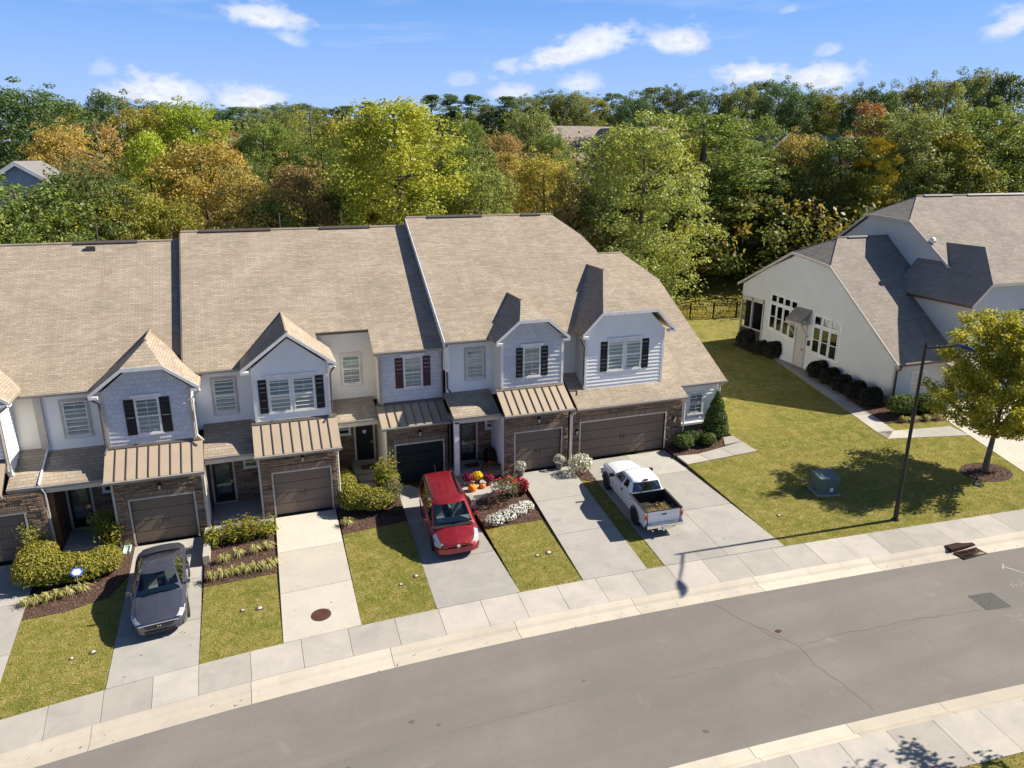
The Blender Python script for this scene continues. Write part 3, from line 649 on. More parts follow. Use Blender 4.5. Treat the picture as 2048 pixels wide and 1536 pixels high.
def window(parent, x0, x1, z0, z1, Y, blind=1.0, casing=0.10, cm='trim_taupe', cols=2, rows=2, lower=True, header=False, wide=0.0, frame='trim_white'):
    """double-hung window proud of a street-facing wall; x0..z1 is the sash opening"""
    c = casing; m = MB(); m.ring(x0-c, x1+c, z0-c, z1+c, c, Y-.045, Y+.01)
    w = m.build('window', cm, parent)
    f = MB(); f.ring(x0, x1, z0, z1, .045, Y-.055, Y-.002); zm = z0+(z1-z0)*.5
    f.box(x0+.045, x1-.045, Y-.05, Y-.012, zm-.03, zm+.03); f.build('frame', frame, w)
    MB().box(x0-.08, x1+.08, Y-.075, Y-.046, z0-.085, z0-.02).build('sill', frame, w)
    if header: MB().box(x0-.16, x1+.16, Y-.085, Y-.047, z1+.06, z1+.20).build('header', 'trim_white', w)
    for a, b in ((z0+.045, zm-.03), (zm+.03, z1-.045)):
        MB().poly([(x0+.04,Y-.034,a-.005),(x1-.04,Y-.034,a-.005),(x1-.04,Y-.034,b+.005),(x0+.04,Y-.034,b+.005)]).build('pane', 'window_glass', w)
    mu = MB()
    for a, b in (((zm+.03, z1-.045),) + (((z0+.045, zm-.03),) if lower else ())):
        for k in range(1, cols): x = x0+(x1-x0)*k/cols; mu.box(x-.008, x+.008, Y-.044, Y-.036, a, b)
        for k in range(1, rows): z = a+(b-a)*k/rows; mu.box(x0+.045, x1-.045, Y-.0445, Y-.0365, z-.008, z+.008)
    if mu.v: mu.build('muntin', frame, w)
    zb = z1-.04-(z1-z0-.08)*blind
    if blind > 0: MB().box(x0+.03, x1-.03, Y-.022, Y-.016, zb, z1-.03).build('blind', 'blind', w)
    MB().box(x0+.03, x1-.03, Y-.012, Y-.006, z0+.03, z1-.03).build('dark_room_panel', 'interior_dark', w)  # dark panel on the wall paints an unlit room behind the panes
    return w
def shutter(parent, x0, x1, z0, z1, Y, mat):
    m = MB(); m.box(x0, x1, Y-.035, Y-.005, z0, z1); m.ring(x0, x1, z0, z1, .045, Y-.055, Y-.0345)
    zm = z0+(z1-z0)*.52; m.box(x0+.045, x1-.045, Y-.0548, Y-.0344, zm-.03, zm+.03)
    for a, b in ((z0+.05, zm-.035), (zm+.035, z1-.05)):
        k = a
        while k < b-.03: m.box(x0+.046, x1-.046, Y-.047, Y-.0346, k, k+.028); k += .05
    o = m.build('shutter', mat, parent)
    for zz in (z0+.12*(z1-z0), z0+.55*(z1-z0)): pass
    return o
def garage_door(parent, x0, x1, z0, h, Y, mat, casing='trim_taupe', nh=1):
    m = MB(); c = .07; m.box(x0-c, x0, Y-.03, Y+.16, z0, z0+h+c); m.box(x1, x1+c, Y-.03, Y+.16, z0, z0+h+c); m.box(x0, x1, Y-.03, Y+.16, z0+h, z0+h+c)
    g = m.build('garage_door', casing, parent); n = 4
    for i in range(n):
        a, b = z0+.01+(h-.01)*i/n, z0+(h-.01)*(i+1)/n-.003; s = MB(); s.box(x0+.004, x1-.004, Y+.10, Y+.14, a, b)
        k = x0+.03
        while k < x1-.12:
            s.box(k, min(k+.115, x1-.02), Y+.091, Y+.1005, a+.012, b-.012); k += .13
        s.build('panel', mat, g)
    xc = (x0+x1)/2
    for dx in (-.09, .09):
        hm = MB(); hm.tube([(xc+dx, Y+.085, z0+h*.42), (xc+dx, Y+.055, z0+h*.44), (xc+dx, Y+.055, z0+h*.52), (xc+dx, Y+.085, z0+h*.54)], .016, 6); hm.build('handle', 'black_paint', g)
    return g
def stone_front(parent, x0, x1, z0, z1, Y, gx0, gx1, gz1, thick=.3):
    m = MB(); m.box(x0, gx0, Y, Y+thick, z0, z1); m.box(gx1, x1, Y, Y+thick, z0, z1); m.box(gx0, gx1, Y, Y+thick, gz1, z1)
    o = m.build('stone_wall', 'stone', parent)
    # proud ledge stones that catch the raking sun
    s = MB(); r2 = random.Random(int(x0*100)); z = z0+.02
    while z < z1-.1:
        hh = r2.choice((.07, .085, .11)); x = x0+.01
        while x < x1-.08:
            L = r2.uniform(.14, .46); e = min(x+L, x1-.01)
            inside = (e > gx0-.02 and x < gx1+.02 and z < gz1+.36)
            if not inside and e-x > .05: s.box(x, e-.012, Y-r2.uniform(.004, .045), Y+.02, z, z+hh-.012)
            x += L
        z += hh
    q = s.build('ledge_stones', 'stone', parent); q['kind'] = 'stuff'
    MB().box(gx0-.10, gx1+.10, Y-.035, Y+.02, gz1+.075, gz1+.33).build('lintel', 'soldier', parent)
    return o
def roof(parent, pts, mat='shingle', thick=.12, name='roof_slope'):
    m = MB(); m.prism(pts, (0, 0, -thick)); o = m.build(name, mat, parent); fix_normals(o); return o
def metal_roof(parent, x0, x1, yb, zb, yf, zf, n):
    m = MB(); m.prism([(x0,yf,zf-.03),(x1,yf,zf-.03),(x1,yb,zb-.03),(x0,yb,zb-.03)], (0,0,-.1)); o = m.build('metal_roof', 'metal_seam', parent); fix_normals(o)
    w = (x1-x0)/n
    for i in range(n):
        a, b = x0+i*w, x0+(i+1)*w; p = MB(); p.prism([(a+.004,yf,zf),(b-.004,yf,zf),(b-.004,yb,zb),(a+.004,yb,zb)], (0,0,-.028)); q = p.build('pan', 'metal_roof', o); fix_normals(q)
        if i: s = MB(); s.prism([(a-.014,yf,zf+.055),(a+.014,yf,zf+.055),(a+.014,yb,zb+.055),(a-.014,yb,zb+.055)], (0,0,-.07)); q = s.build('seam', 'metal_seam', o); fix_normals(q)
    MB().prism([(x0,yb-.10,zb+.0-.02),(x1,yb-.10,zb-.02),(x1,yb-.02,zb+.09),(x0,yb-.02,zb+.09)], (0,.02,.01)).build('flashing', 'metal_seam', o)
    gutter(parent, x0-.03, x1+.03, yf, zf); return o
def gutter(parent, x0, x1, y, z, mat='gutter'):
    m = MB(); prof = [(y+.005,z-.02),(y-.11,z-.005),(y-.115,z-.02),(y-.10,z-.09),(y-.07,z-.125),(y+.0,z-.125)]
    m.prism([(x0,a,b) for a, b in prof], (x1-x0,0,0)); o = m.build('gutter', mat, parent); fix_normals(o); return o
def spout(parent, pts, mat='gutter', r=.045):
    return MB().tube(pts, r, 6).build('downspout', mat, parent)
def barge(parent, pts, hgt=.2, dep=.035, mat='trim_white', depth_to=None):
    """trim board following pts (x,y,z) in a street-facing plane, with a soffit behind it"""
    m = MB()
    for a, b in zip(pts[:-1], pts[1:]):
        m.prism([(a[0],a[1],a[2]-hgt),(b[0],b[1],b[2]-hgt),(b[0],b[1],b[2]-.012),(a[0],a[1],a[2]-.012)], (0,-dep,0))
        if depth_to: m.prism([(a[0],a[1],a[2]-hgt+.03),(b[0],b[1],b[2]-hgt+.03),(b[0],depth_to,b[2]-hgt+.03),(a[0],depth_to,a[2]-hgt+.03)], (0,0,.02))
    o = m.build('bargeboard', mat, parent); fix_normals(o); return o
def ridge_vent(parent, x0, x1, y, z):
    m = MB(); m.prism([(x0,y-.16,z-.05),(x0,y-.16,z-.005),(x0,y,z+.095),(x0,y+.16,z-.005),(x0,y+.16,z-.05)], (x1-x0,0,0)); o = m.build('ridge_vent', 'gutter_dark', parent); fix_normals(o); return o
def pipe(parent, x, y, z0, z1): return MB().tube([(x,y,z0),(x,y,z1)], .035, 8).build('vent_pipe', 'gutter_dark', parent)
def sconce(parent, x, Y, z):
    m = MB(); m.box(x-.05,x+.05,Y-.05,Y-.02,z-.1,z+.12); m.lathe([(.03,.10),(.10,.07),(.03,.16)], (x,Y-.14,z), 8); m.box(x-.012,x+.012,Y-.15,Y-.03,z+.13,z+.155)
    o = m.build('wall_lamp', 'lamp_black', parent); MB().lathe([(.035,-.13),(.06,.06)], (x,Y-.14,z), 8).build('lamp_glass', 'lamp_glass', o); return o
def entry_door(parent, x0, x1, z0, h, Y, glassy=True, casing='trim_taupe', mat='black_paint'):
    m = MB(); c = .09; m.box(x0-c,x0,Y-.04,Y+.05,z0,z0+h+c); m.box(x1,x1+c,Y-.04,Y+.05,z0,z0+h+c); m.box(x0,x1,Y-.04,Y+.05,z0+h,z0+h+c)
    d = m.build('entry_door', casing, parent); s = MB()
    if glassy: s.ring(x0+.005,x1-.005,z0+.005,z0+h-.005,.12,Y-.01,Y+.04); s.box(x0+.12,x1-.12,Y-.008,Y+.038,z0+.12,z0+.40)
    else:
        s.box(x0+.005,x1-.005,Y+.01,Y+.04,z0+.005,z0+h-.005); w = (x1-x0)
        for i in range(2):
            for a, b in ((.08,.36),(.42,.62),(.68,.94)): xa = x0+w*(.12+.42*i); s.box(xa,xa+w*.34,Y-.002,Y+.012,z0+h*a,z0+h*b)
    s.build('leaf', mat, d)
    if glassy: MB().box(x0+.115,x1-.115,Y+.012,Y+.022,z0+.395,z0+h-.12).build('glass', 'door_glass', d)
    k = MB(); k.box(x1-.13,x1-.06,Y-.05,Y-.008,z0+h*.43,z0+h*.50); k.build('handle', 'brass', d)
    MB().box(x0-.05,x1+.05,Y-.14,Y-.042,z0-.05,z0).build('threshold', 'stoop', d)
    return d
def dormer(parent, xl, xr_, yf, ze, s, yvl, yvr, ys, hip=None, yp=None, wallY=None, ov=0.0):
    """front-facing gabled (or clipped) roof over a projecting box; ridge runs back to ys"""
    xc = (xl+xr_)/2; zr = ze+(xc-xl)*s
    if hip is None:
        L = [(xl,yf,ze),(xc,yf,zr),(xc,ys,zr),(xl,yvl,ze)]; Rr = [(xr_,yf,ze),(xr_,yvr,ze),(xc,ys,zr),(xc,yf,zr)]
        roof(parent, L); roof(parent, Rr); front = [(xl,yf,ze),(xc,yf,zr),(xr_,yf,ze)]
    else:
        a = hip; zh = ze+a*s
        L = [(xl,yf,ze),(xl+a,yf,zh),(xc,yp,zr),(xc,ys,zr),(xl,yvl,ze)]; Rr = [(xr_,yf,ze),(xr_,yvr,ze),(xc,ys,zr),(xc,yp,zr),(xr_-a,yf,zh)]
        roof(parent, L); roof(parent, Rr); roof(parent, [(xl+a,yf,zh),(xr_-a,yf,zh),(xc,yp,zr)], name='roof_hip')
        front = [(xl,yf,ze),(xl+a,yf,zh),(xr_-a,yf,zh),(xr_,yf,ze)]
    barge(parent, front, .17, .035, 'trim_white', wallY)
    # boxed eave returns
    for x, sg in ((xl, 1), (xr_, -1)):
        x0, x1 = sorted((x, x+sg*.34)); MB().box(x0, x1, yf-.033, (wallY or yf+.3)+.02, ze-.22, ze-.105).build('eave_return', 'trim_white', parent)
    m = MB(); y0 = yp or yf; m.tube([(xc, y0, zr+.012), (xc, ys+.1, zr+.012)], .07, 6); m.build('ridge_cap', 'shingle', parent)
    return zr
UN = {}
def unit_thing(x, y, z, label):
    return thing('townhouse', label, 'townhouse', (x, y, z), 0, 'townhouses in the row')
YR = 41.3       # ridge line of the row
def core(parent, x0, x1, y0, y1, z0, z1): return MB().box(x0, x1, y0, y1, z0, z1).build('leak_block_core', 'house_core', parent)  # solid dark box added inside the house so no light leaks
def main_roof(parent, x0, x1, ye, ze, zr, holes=None, yr=YR):
    roof(parent, [(x0,ye,ze),(x1,ye,ze),(x1,yr,zr),(x0,yr,zr)])
    roof(parent, [(x0,yr,zr),(x1,yr,zr),(x1,yr+(yr-ye),ze),(x0,yr+(yr-ye),ze)])
    MB().tube([(x0+.02,yr,zr-.005),(x1-.02,yr,zr-.005)], .075, 6).build('ridge_cap', 'shingle', parent)
def end_gable(parent, X, y0, y1, ze, zr, mat, sgn, zb, yr=YR):
    wall_s(parent, X, [(y0,zb),(y1,zb),(y1,ze),(yr,zr),(y0,ze)], mat, sgn, 'gable_wall')
def rake_board(parent, X, ye, ze, yr, zr, hgt=.30, mat='trim_white', th=.05, sgn=-1):
    m = MB(); m.prism([(X,ye,ze-hgt),(X,yr,zr-hgt),(X,yr,zr-.01),(X,ye,ze-.01)], (sgn*th,0,0)); o = m.build('rake_board', mat, parent); fix_normals(o)
def porch_roof(parent, x0, x1, yf, zf, yb, zb, fasc='trim_cream'):
    roof(parent, [(x0,yf,zf),(x1,yf,zf),(x1,yb,zb),(x0,yb,zb)], name='porch_roof')
    MB().box(x0, x1, yf+.02, yf+.10, zf-.34, zf-.125).build('porch_beam', fasc, parent)
    MB().box(x0+.01, x1-.01, yf+.10, yb, zf-.30, zf-.27).build('porch_ceiling', 'trim_taupe', parent)
    gutter(parent, x0, x1, yf, zf-.005)

# ------------------------------------------------------------------ the six townhouses
# unit 1 (cut by the left edge)
s = -.38
u1 = unit_thing(-11.7, 33, s, 'leftmost townhouse of the row, cut off by the left edge, with a partly hidden garage')
core(u1, -14.6, -8.92, 34.0, 48.8, s-.6, 5.9)
main_roof(u1, -14.6, -8.88, 33.4, 5.98, 11.25)
wall_f(u1, -14.5, -8.9, 3.1, 5.9, 33.75, 'siding_cream'); gutter(u1, -9.35, -8.88, 33.4, 5.98)
wall_f(u1, -13.3, -9.85, 3.2, 6.0, 32.25, 'siding_white'); wall_s(u1, -9.85, [(32.25,3.0),(33.75,3.0),(33.75,6.0),(32.25,6.0)], 'siding_white', 1)
MB().box(-10.0,-9.83,32.21,32.30,3.1,6.0).build('corner_trim','trim_taupe',u1)
dormer(u1, -13.75, -9.35, 31.95, 6.2, .76, 33.8, 33.8, 36.0, 1.3, 34.0, 32.25)
metal_roof(u1, -13.5, -9.95, 32.25, 3.72, 30.95, 2.78, 9)
porch_roof(u1, -9.95, -8.84, 31.6, 2.72, 33.75, 3.55)
stone_front(u1, -13.3, -8.75, s-.5, 2.5, 31.5, -11.94, -9.50, s+2.03)
garage_door(u1, -11.94, -9.50, s, 2.03, 31.5, 'garage_brown')
core(u1, -13.25, -8.95, 31.8, 34.1, s-.5, 2.35)
spout(u1, [(-9.4,31.9,6.05),(-9.7,32.1,5.8),(-9.9,32.15,5.6),(-9.9,32.15,3.5),(-9.86,31.95,3.3)])
# unit 2
u2 = unit_thing(-6, 33, s, 'second townhouse from the left with a grey clipped gable above the grey sedan')
core(u2, -8.86, -3.22, 34.0, 48.8, s-.6, 5.9)
main_roof(u2, -8.88, -3.2, 33.4, 5.98, 11.25)
wall_f(u2, -8.75, -6.2, 3.2, 5.9, 33.75, 'siding_white'); MB().box(-9.02,-8.74,33.62,33.74,3.3,5.95).build('party_trim','trim_taupe',u2)
window(u2, -8.01, -7.12, 3.95, 5.46, 33.75, .55, .12, 'trim_taupe', 2, 2)
gutter(u2, -8.88, -6.75, 33.4, 5.98)
wall_poly(u2, [(-6.26,3.55),(-2.92,3.55),(-2.92,6.12),(-3.95,6.95),(-5.25,6.95),(-6.26,6.12)], 32.25, 'shake_grey', h=.2)
wall_s(u2, -6.26, [(32.25,3.3),(33.8,3.3),(33.8,6.1),(32.25,6.1)], 'shake_grey', -1, h=.2); wall_s(u2, -2.92, [(32.25,3.3),(33.8,3.3),(33.8,6.1),(32.25,6.1)], 'shake_grey', 1, h=.2)
for x in (-6.28, -3.02): MB().box(x, x+.12, 32.205, 32.30, 3.6, 6.1).build('corner_trim', 'trim_taupe', u2)
dormer(u2, -6.65, -2.51, 31.95, 6.18, .76, 33.75, 33.75, 36.1, 1.31, 34.1, 32.25)
window(u2, -5.05, -4.18, 4.23, 5.74, 32.25, 1.0, .04, 'trim_white', 2, 2, header=True)
shutter(u2, -5.47, -5.10, 4.20, 5.76, 32.25, 'shutter_black'); shutter(u2, -4.13, -3.74, 4.20, 5.76, 32.25, 'shutter_black')
metal_roof(u2, -6.42, -2.66, 32.25, 3.72, 30.87, 2.78, 9)
porch_roof(u2, -8.80, -6.42, 31.6, 2.69, 33.75, 3.40)
MB().prism([(-8.85,31.58,2.70),(-8.85,33.74,3.42),(-8.85,33.74,3.54),(-8.85,31.58,2.80)],(.05,0,0)).build('step_flashing','trim_white',u2)
stone_front(u2, -6.18, -2.84, s-.5, 2.5, 31.3, -5.66, -3.22, s+2.03); garage_door(u2, -5.66, -3.22, s, 2.03, 31.3, 'garage_brown'); sconce(u2, -4.46, 31.3, 2.2)
MB().box(-6.27,-6.185,31.27,31.36,s-.2,2.5).build('corner_trim','trim_taupe',u2); MB().box(-2.835,-2.74,31.27,31.36,s-.2,2.5).build('corner_trim','trim_cream',u2)
wall_s(u2, -6.19, [(31.36,s-.4),(33.4,s-.4),(33.4,2.45),(31.36,2.45)], 'siding_greige', -1); wall_s(u2, -2.80, [(31.36,s-.4),(33.4,s-.4),(33.4,2.6),(31.36,2.6)], 'siding_cream', 1)
core(u2, -6.1, -2.9, 31.5, 34.1, s-.5, 2.4)
MB().box(-8.9,-6.2,33.45,34.0,s-.4,2.45).build('stone_wall','stone',u2)
entry_door(u2, -8.33, -7.50, s+.2, 2.02, 33.42); window(u2, -6.95, -6.4, 1.35, 1.85, 33.45, 0, .06, 'trim_white', 2, 1, False)
MB().box(-8.83,-8.45,31.75,33.4,s-.3,2.42).build('porch_side_wall','brown_wood',u2)
for k, (zz, t) in enumerate(((1.55,'2'),(1.28,'1'),(1.0,'0'))): pass
MB().box(-8.95,-8.72,31.62,31.78,.3,2.45).build('porch_post','trim_white',u2); MB().box(-9.02,-8.65,31.52,31.88,s-.4,.3).build('pier','stone',u2)
MB().box(-8.44,-6.3,31.5,33.38,s-.35,s+.13).build('stoop','stoop',u2); MB().box(-8.3,-6.9,30.7,31.49,s-.35,s+.02).build('step','stoop',u2)
spout(u2, [(-6.7,31.9,6.05),(-6.5,32.12,5.85),(-6.34,32.16,5.7),(-6.34,32.16,3.75),(-6.40,31.95,3.55)], 'gutter_dark'); spout(u2, [(-2.5,31.9,6.0),(-2.7,32.1,5.8),(-2.84,32.15,5.6),(-2.84,32.15,3.95),(-2.6,31.9,3.75)], 'trim_cream')
spout(u2, [(-2.68,30.85,2.7),(-2.72,31.2,2.5),(-2.72,31.24,2.3),(-2.72,31.24,s)], 'trim_cream'); spout(u2, [(-8.75,31.5,2.6),(-8.66,31.55,2.4),(-8.64,31.55,-.2)], 'gutter')
MB().box(-7.45,-7.05,40.75,40.95,10.9,11.12).build('roof_vent','gutter_dark',u2); ridge_vent(u2, -8.0, -5.2, YR, 11.25); ridge_vent(u1, -13.5, -11.2, YR, 11.25); pipe(u2, -7.4, 44, 9, 12.0)
# unit 3
s = 0.0
u3 = unit_thing(-.3, 33, s, 'third townhouse with a white pointed gable and a double window with black shutters')
core(u3, -3.18, 2.56, 34.0, 48.8, -.6, 6.3)
main_roof(u3, -3.2, 2.6, 33.4, 6.38, 11.66)
end_gable(u3, -3.14, 33.5, 48.6, 6.25, 11.5, 'siding_white', -1, 5.2); rake_board(u3, -3.2, 33.4, 6.36, YR, 11.64, .30, 'shingle')
wall_f(u3, -3.1, -.4, 3.6, 6.3, 33.75, 'siding_white')
window(u3, -2.07, -1.19, 4.31, 5.85, 33.75, .5, .12, 'trim_taupe', 1, 1, False)
gutter(u3, -3.2, -.95, 33.4, 6.38)
wall_poly(u3, [(-.42,4.0),(2.78,4.0),(2.78,6.6),(1.17,7.85),(-.42,6.6)], 32.25, 'siding_white')
wall_s(u3, -.42, [(32.25,3.7),(33.8,3.7),(33.8,6.55),(32.25,6.55)], 'siding_white', -1); wall_s(u3, 2.78, [(32.25,3.7),(34.6,3.7),(34.6,6.55),(32.25,6.55)], 'siding_cream', 1)
for x in (-.44, 2.68): MB().box(x, x+.12, 32.205, 32.30, 4.05, 6.55).build('corner_trim', 'trim_white', u3)
dormer(u3, -.85, 3.17, 31.95, 6.67, .75, 33.9, 34.55, 36.1, None, None, 32.25)
window(u3, .24, 1.12, 4.57, 6.05, 32.25, .95, .05, 'trim_white', 2, 2, False); window(u3, 1.26, 2.14, 4.57, 6.05, 32.25, .75, .05, 'trim_white', 2, 2, False)
MB().box(.1,2.28,32.165,32.20,6.12,6.28).build('header','trim_white',u3)
shutter(u3, -.20, .15, 4.55, 6.08, 32.25, 'shutter_black'); shutter(u3, 2.22, 2.57, 4.55, 6.08, 32.25, 'shutter_black')
metal_roof(u3, -.62, 3.03, 32.25, 4.10, 30.87, 3.10, 9)
porch_roof(u3, -2.66, -.64, 31.6, 3.06, 33.75, 3.86)
stone_front(u3, -.45, 2.80, -.6, 2.9, 31.3, .05, 2.49, 2.03); garage_door(u3, .05, 2.49, 0, 2.03, 31.3, 'garage_brown'); sconce(u3, 1.35, 31.3, 2.65)
MB().box(-.54,-.455,31.27,31.36,-.3,2.9).build('corner_trim','trim_taupe',u3)
wall_s(u3, -.46, [(31.36,-.4),(33.4,-.4),(33.4,2.85),(31.36,2.85)], 'siding_greige', -1); wall_s(u3, 2.80, [(31.36,-.4),(34.6,-.4),(34.6,3.0),(31.36,3.0)], 'siding_cream', 1)
core(u3, -.35, 2.7, 31.5, 34.1, -.5, 2.8)
MB().box(-2.75,-.5,33.3,33.9,-.4,2.8).build('stone_wall','stone',u3)
entry_door(u3, -2.52, -1.66, .18, 2.06, 33.27); window(u3, -1.12, -.58, 1.72, 2.24, 33.3, 0, .06, 'trim_white', 2, 2, False)
MB().box(-2.80,-2.64,31.75,33.3,-.3,2.75).build('porch_side_wall','brown_wood',u3); MB().box(-2.86,-2.64,31.60,31.75,-.4,2.8).build('porch_post','trim_taupe',u3)
MB().box(-2.62,-.5,31.4,33.24,-.4,.12).build('stoop','stoop',u3); MB().box(-2.62,-1.35,30.9,31.39,-.4,.0).build('step','stoop',u3); MB().box(-1.33,-.1,31.0,31.38,-.4,-.06).build('step','stoop',u3)
spout(u3, [(3.1,31.9,6.5),(2.95,32.1,6.3),(2.88,32.15,6.1),(2.86,32.15,4.3),(2.72,31.95,4.15)], 'gutter_dark'); spout(u3, [(3.0,30.85,3.0),(2.88,31.2,2.8),(2.87,31.22,2.6),(2.87,31.22,-.1)], 'trim_cream')
ridge_vent(u3, -2.3, 1.2, YR, 11.66); pipe(u3, 1.8, 44.3, 9.5, 12.3)
# unit 4
u4 = unit_thing(5.5, 34, s, 'fourth townhouse with maroon shutters and a dark garage door behind the red minivan')
core(u4, 2.64, 8.36, 35.9, 48.8, -.6, 6.4); core(u4, 5.5, 8.3, 34.1, 36.0, -.6, 6.2)
sl4 = (11.66-6.52)/(YR-33.6); z4 = lambda y: 6.52+sl4*(y-33.6)
roof(u4, [(5.05,33.6,6.52),(8.46,33.6,6.52),(8.46,YR,11.66),(2.6,YR,11.66),(2.6,34.9,z4(34.9)),(5.05,34.9,z4(34.9))])
roof(u4, [(2.6,YR,11.66),(8.46,YR,11.66),(8.46,49.0,6.5),(2.6,49.0,6.5)]); MB().tube([(2.6,YR,11.655),(8.4,YR,11.655)], .075, 6).build('ridge_cap','shingle',u4)
wall_f(u4, 2.45, 5.36, 3.75, z4(34.9)-.1, 35.1, 'siding_cream'); wall_s(u4, 5.36, [(33.9,3.6),(35.1,3.6),(35.1,z4(34.9)-.15),(33.9,6.45)], 'siding_cream', -1)
gutter(u4, 2.62, 5.05, 34.9, z4(34.9), 'gutter_dark'); gutter(u4, 5.02, 8.46, 33.6, 6.52)
window(u4, 3.74, 4.58, 4.69, 6.14, 35.1, .62, .13, 'trim_cream', 2, 2)
wall_f(u4, 5.36, 8.46, 3.72, 6.45, 33.9, 'shake_grey', h=.2); MB().box(5.34,5.45,33.855,33.95,3.8,6.45).build('corner_trim','trim_cream',u4)
window(u4, 6.53, 7.40, 4.58, 6.07, 33.9, .9, .04, 'trim_white', 2, 2, header=True)
shutter(u4, 6.09, 6.47, 4.57, 6.09, 33.9, 'shutter_maroon'); shutter(u4, 7.46, 7.83, 4.57, 6.09, 33.9, 'shutter_maroon')
metal_roof(u4, 5.08, 8.40, 33.9, 3.80, 32.4, 3.14, 8)
porch_roof(u4, 2.9, 5.10, 33.4, 3.36, 35.1, 3.95)
stone_front(u4, 5.36, 8.36, -.6, 2.95, 32.8, 5.77, 8.10, 2.03); garage_door(u4, 5.77, 8.10, 0, 2.03, 32.8, 'garage_dark', 'trim_cream'); sconce(u4, 6.95, 32.8, 2.6)
wall_s(u4, 5.36, [(32.84,-.5),(35.6,-.5),(35.6,3.2),(32.84,3.2)], 'siding_cream', -1)
core(u4, 5.5, 8.3, 33.1, 35.7, -.6, 2.9)
MB().box(2.82,5.35,35.62,35.9,-.4,3.1).build('stone_wall','stone',u4)
entry_door(u4, 4.24, 5.12, .36, 2.03, 35.6, False, 'trim_cream'); window(u4, 3.40, 3.94, 1.88, 2.38, 35.62, 0, .06, 'trim_white', 2, 2, False)
MB().box(3.9,5.3,34.0,35.56,-.4,.30).build('stoop','stoop',u4); MB().box(4.0,5.28,33.4,33.99,-.4,.18).build('step','stoop',u4); MB().box(4.05,5.26,32.7,33.39,-.4,.1).build('step','stoop',u4)
MB().box(4.3,5.1,34.4,35.0,.301,.32).build('doormat','mat_brown',u4)
MB().lathe([(.10,0),(.10,.02),(.02,.05)], (4.68,35.57,1.9), 10, 'y').build('door_knocker','label_white',u4)
spout(u4, [(5.15,33.6,6.42),(5.26,33.75,6.25),(5.30,33.8,6.05),(5.30,33.8,4.05),(5.36,33.6,3.9)], 'gutter'); spout(u4, [(8.38,33.6,6.4),(8.42,33.75,6.2),(8.42,33.8,4.0),(8.5,33.6,3.85)], 'gutter_dark'); spout(u4, [(8.42,32.4,3.05),(8.43,32.6,2.8),(8.43,32.65,.1)], 'gutter_dark')
ridge_vent(u4, 3.7, 6.4, YR, 11.66); pipe(u4, 5.2, 44, 9.5, 12.3)
# unit 5
s = .51; YC = 41.2; sc = (12.12-6.92)/(YC-33.0)
u5 = unit_thing(11.2, 33, s, 'fifth townhouse with a grey clipped gable, flower bed and pots by the garage')
core(u5, 8.46, 13.8, 34.0, 48.6, -.3, 6.7)
main_roof(u5, 8.40, 13.83, 33.0, 6.92, 12.12, yr=YC)
end_gable(u5, 8.46, 33.1, 49.2, 6.8, 11.98, 'siding_white', -1, 5.4, YC); rake_board(u5, 8.40, 33.0, 6.92, YC, 12.12, .34)
wall_f(u5, 8.5, 10.95, 3.95, 6.85, 33.4, 'siding_white'); gutter(u5, 8.40, 10.6, 33.0, 6.92)
window(u5, 9.53, 10.40, 4.86, 6.35, 33.4, .28, .12, 'trim_taupe', 2, 2)
wall_poly(u5, [(10.92,4.4),(14.14,4.4),(14.14,6.95),(13.2,7.78),(11.8,7.78),(10.92,6.95)], 32.15, 'shake_pale', h=.2)
wall_s(u5, 10.92, [(32.15,4.1),(33.75,4.1),(33.75,6.9),(32.15,6.9)], 'siding_cream', -1)
for x in (10.90, 14.04): MB().box(x, x+.12, 32.105, 32.20, 4.45, 6.9).build('corner_trim', 'trim_white', u5)
dormer(u5, 10.57, 14.37, 31.85, 7.03, .81, 33.75, 33.75, 36.1, 1.18, 33.7, 32.15)
window(u5, 12.05, 12.91, 5.09, 6.54, 32.15, .15, .04, 'trim_white', 2, 2, header=True)
shutter(u5, 11.67, 12.01, 5.08, 6.55, 32.15, 'shutter_black'); shutter(u5, 12.95, 13.32, 5.08, 6.55, 32.15, 'shutter_black')
wall_f(u5, 14.1, 15.5, 4.2, 6.85, 33.4, 'siding_beige')
metal_roof(u5, 10.64, 14.2, 32.15, 4.52, 30.75, 3.68, 9)
porch_roof(u5, 8.36, 10.68, 31.6, 3.57, 33.4, 4.26)
stone_front(u5, 10.75, 14.1, 0, 3.5, 31.2, 11.32, 13.72, s+2.03); garage_door(u5, 11.32, 13.72, s, 2.03, 31.2, 'garage_brown'); sconce(u5, 12.5, 31.2, 3.15)
wall_s(u5, 10.75, [(31.25,.1),(33.2,.1),(33.2,3.4),(31.25,3.4)], 'siding_white', -1)
core(u5, 10.85, 14.05, 31.4, 34.0, 0, 3.4)
MB().box(8.5,10.75,33.2,33.9,0,3.3).build('stone_wall','stone',u5)
entry_door(u5, 9.05, 9.90, .64, 2.05, 33.17); window(u5, 10.46, 10.94-.03, 2.24, 2.70, 33.2, 0, .06, 'trim_white', 3, 2, False)
MB().box(8.62,8.78,31.95,33.15,.1,3.25).build('porch_side_wall','brown_wood',u5); MB().box(8.40,8.62,31.62,31.86,.1,3.3).build('porch_post','trim_white',u5)
MB().box(8.4,10.7,31.6,33.14,.0,.58).build('stoop','stoop',u5); MB().box(8.45,9.8,30.6,31.59,.0,.42).build('step','stoop',u5); MB().box(8.4,10.1,29.6,30.59,-.1,.40).build('step','stoop',u5); MB().box(10.12,11.3,30.0,30.95,-.1,.28).build('step','stoop',u5)
MB().box(9.15,9.85,32.3,32.8,.581,.60).build('doormat','mat_brown',u5)
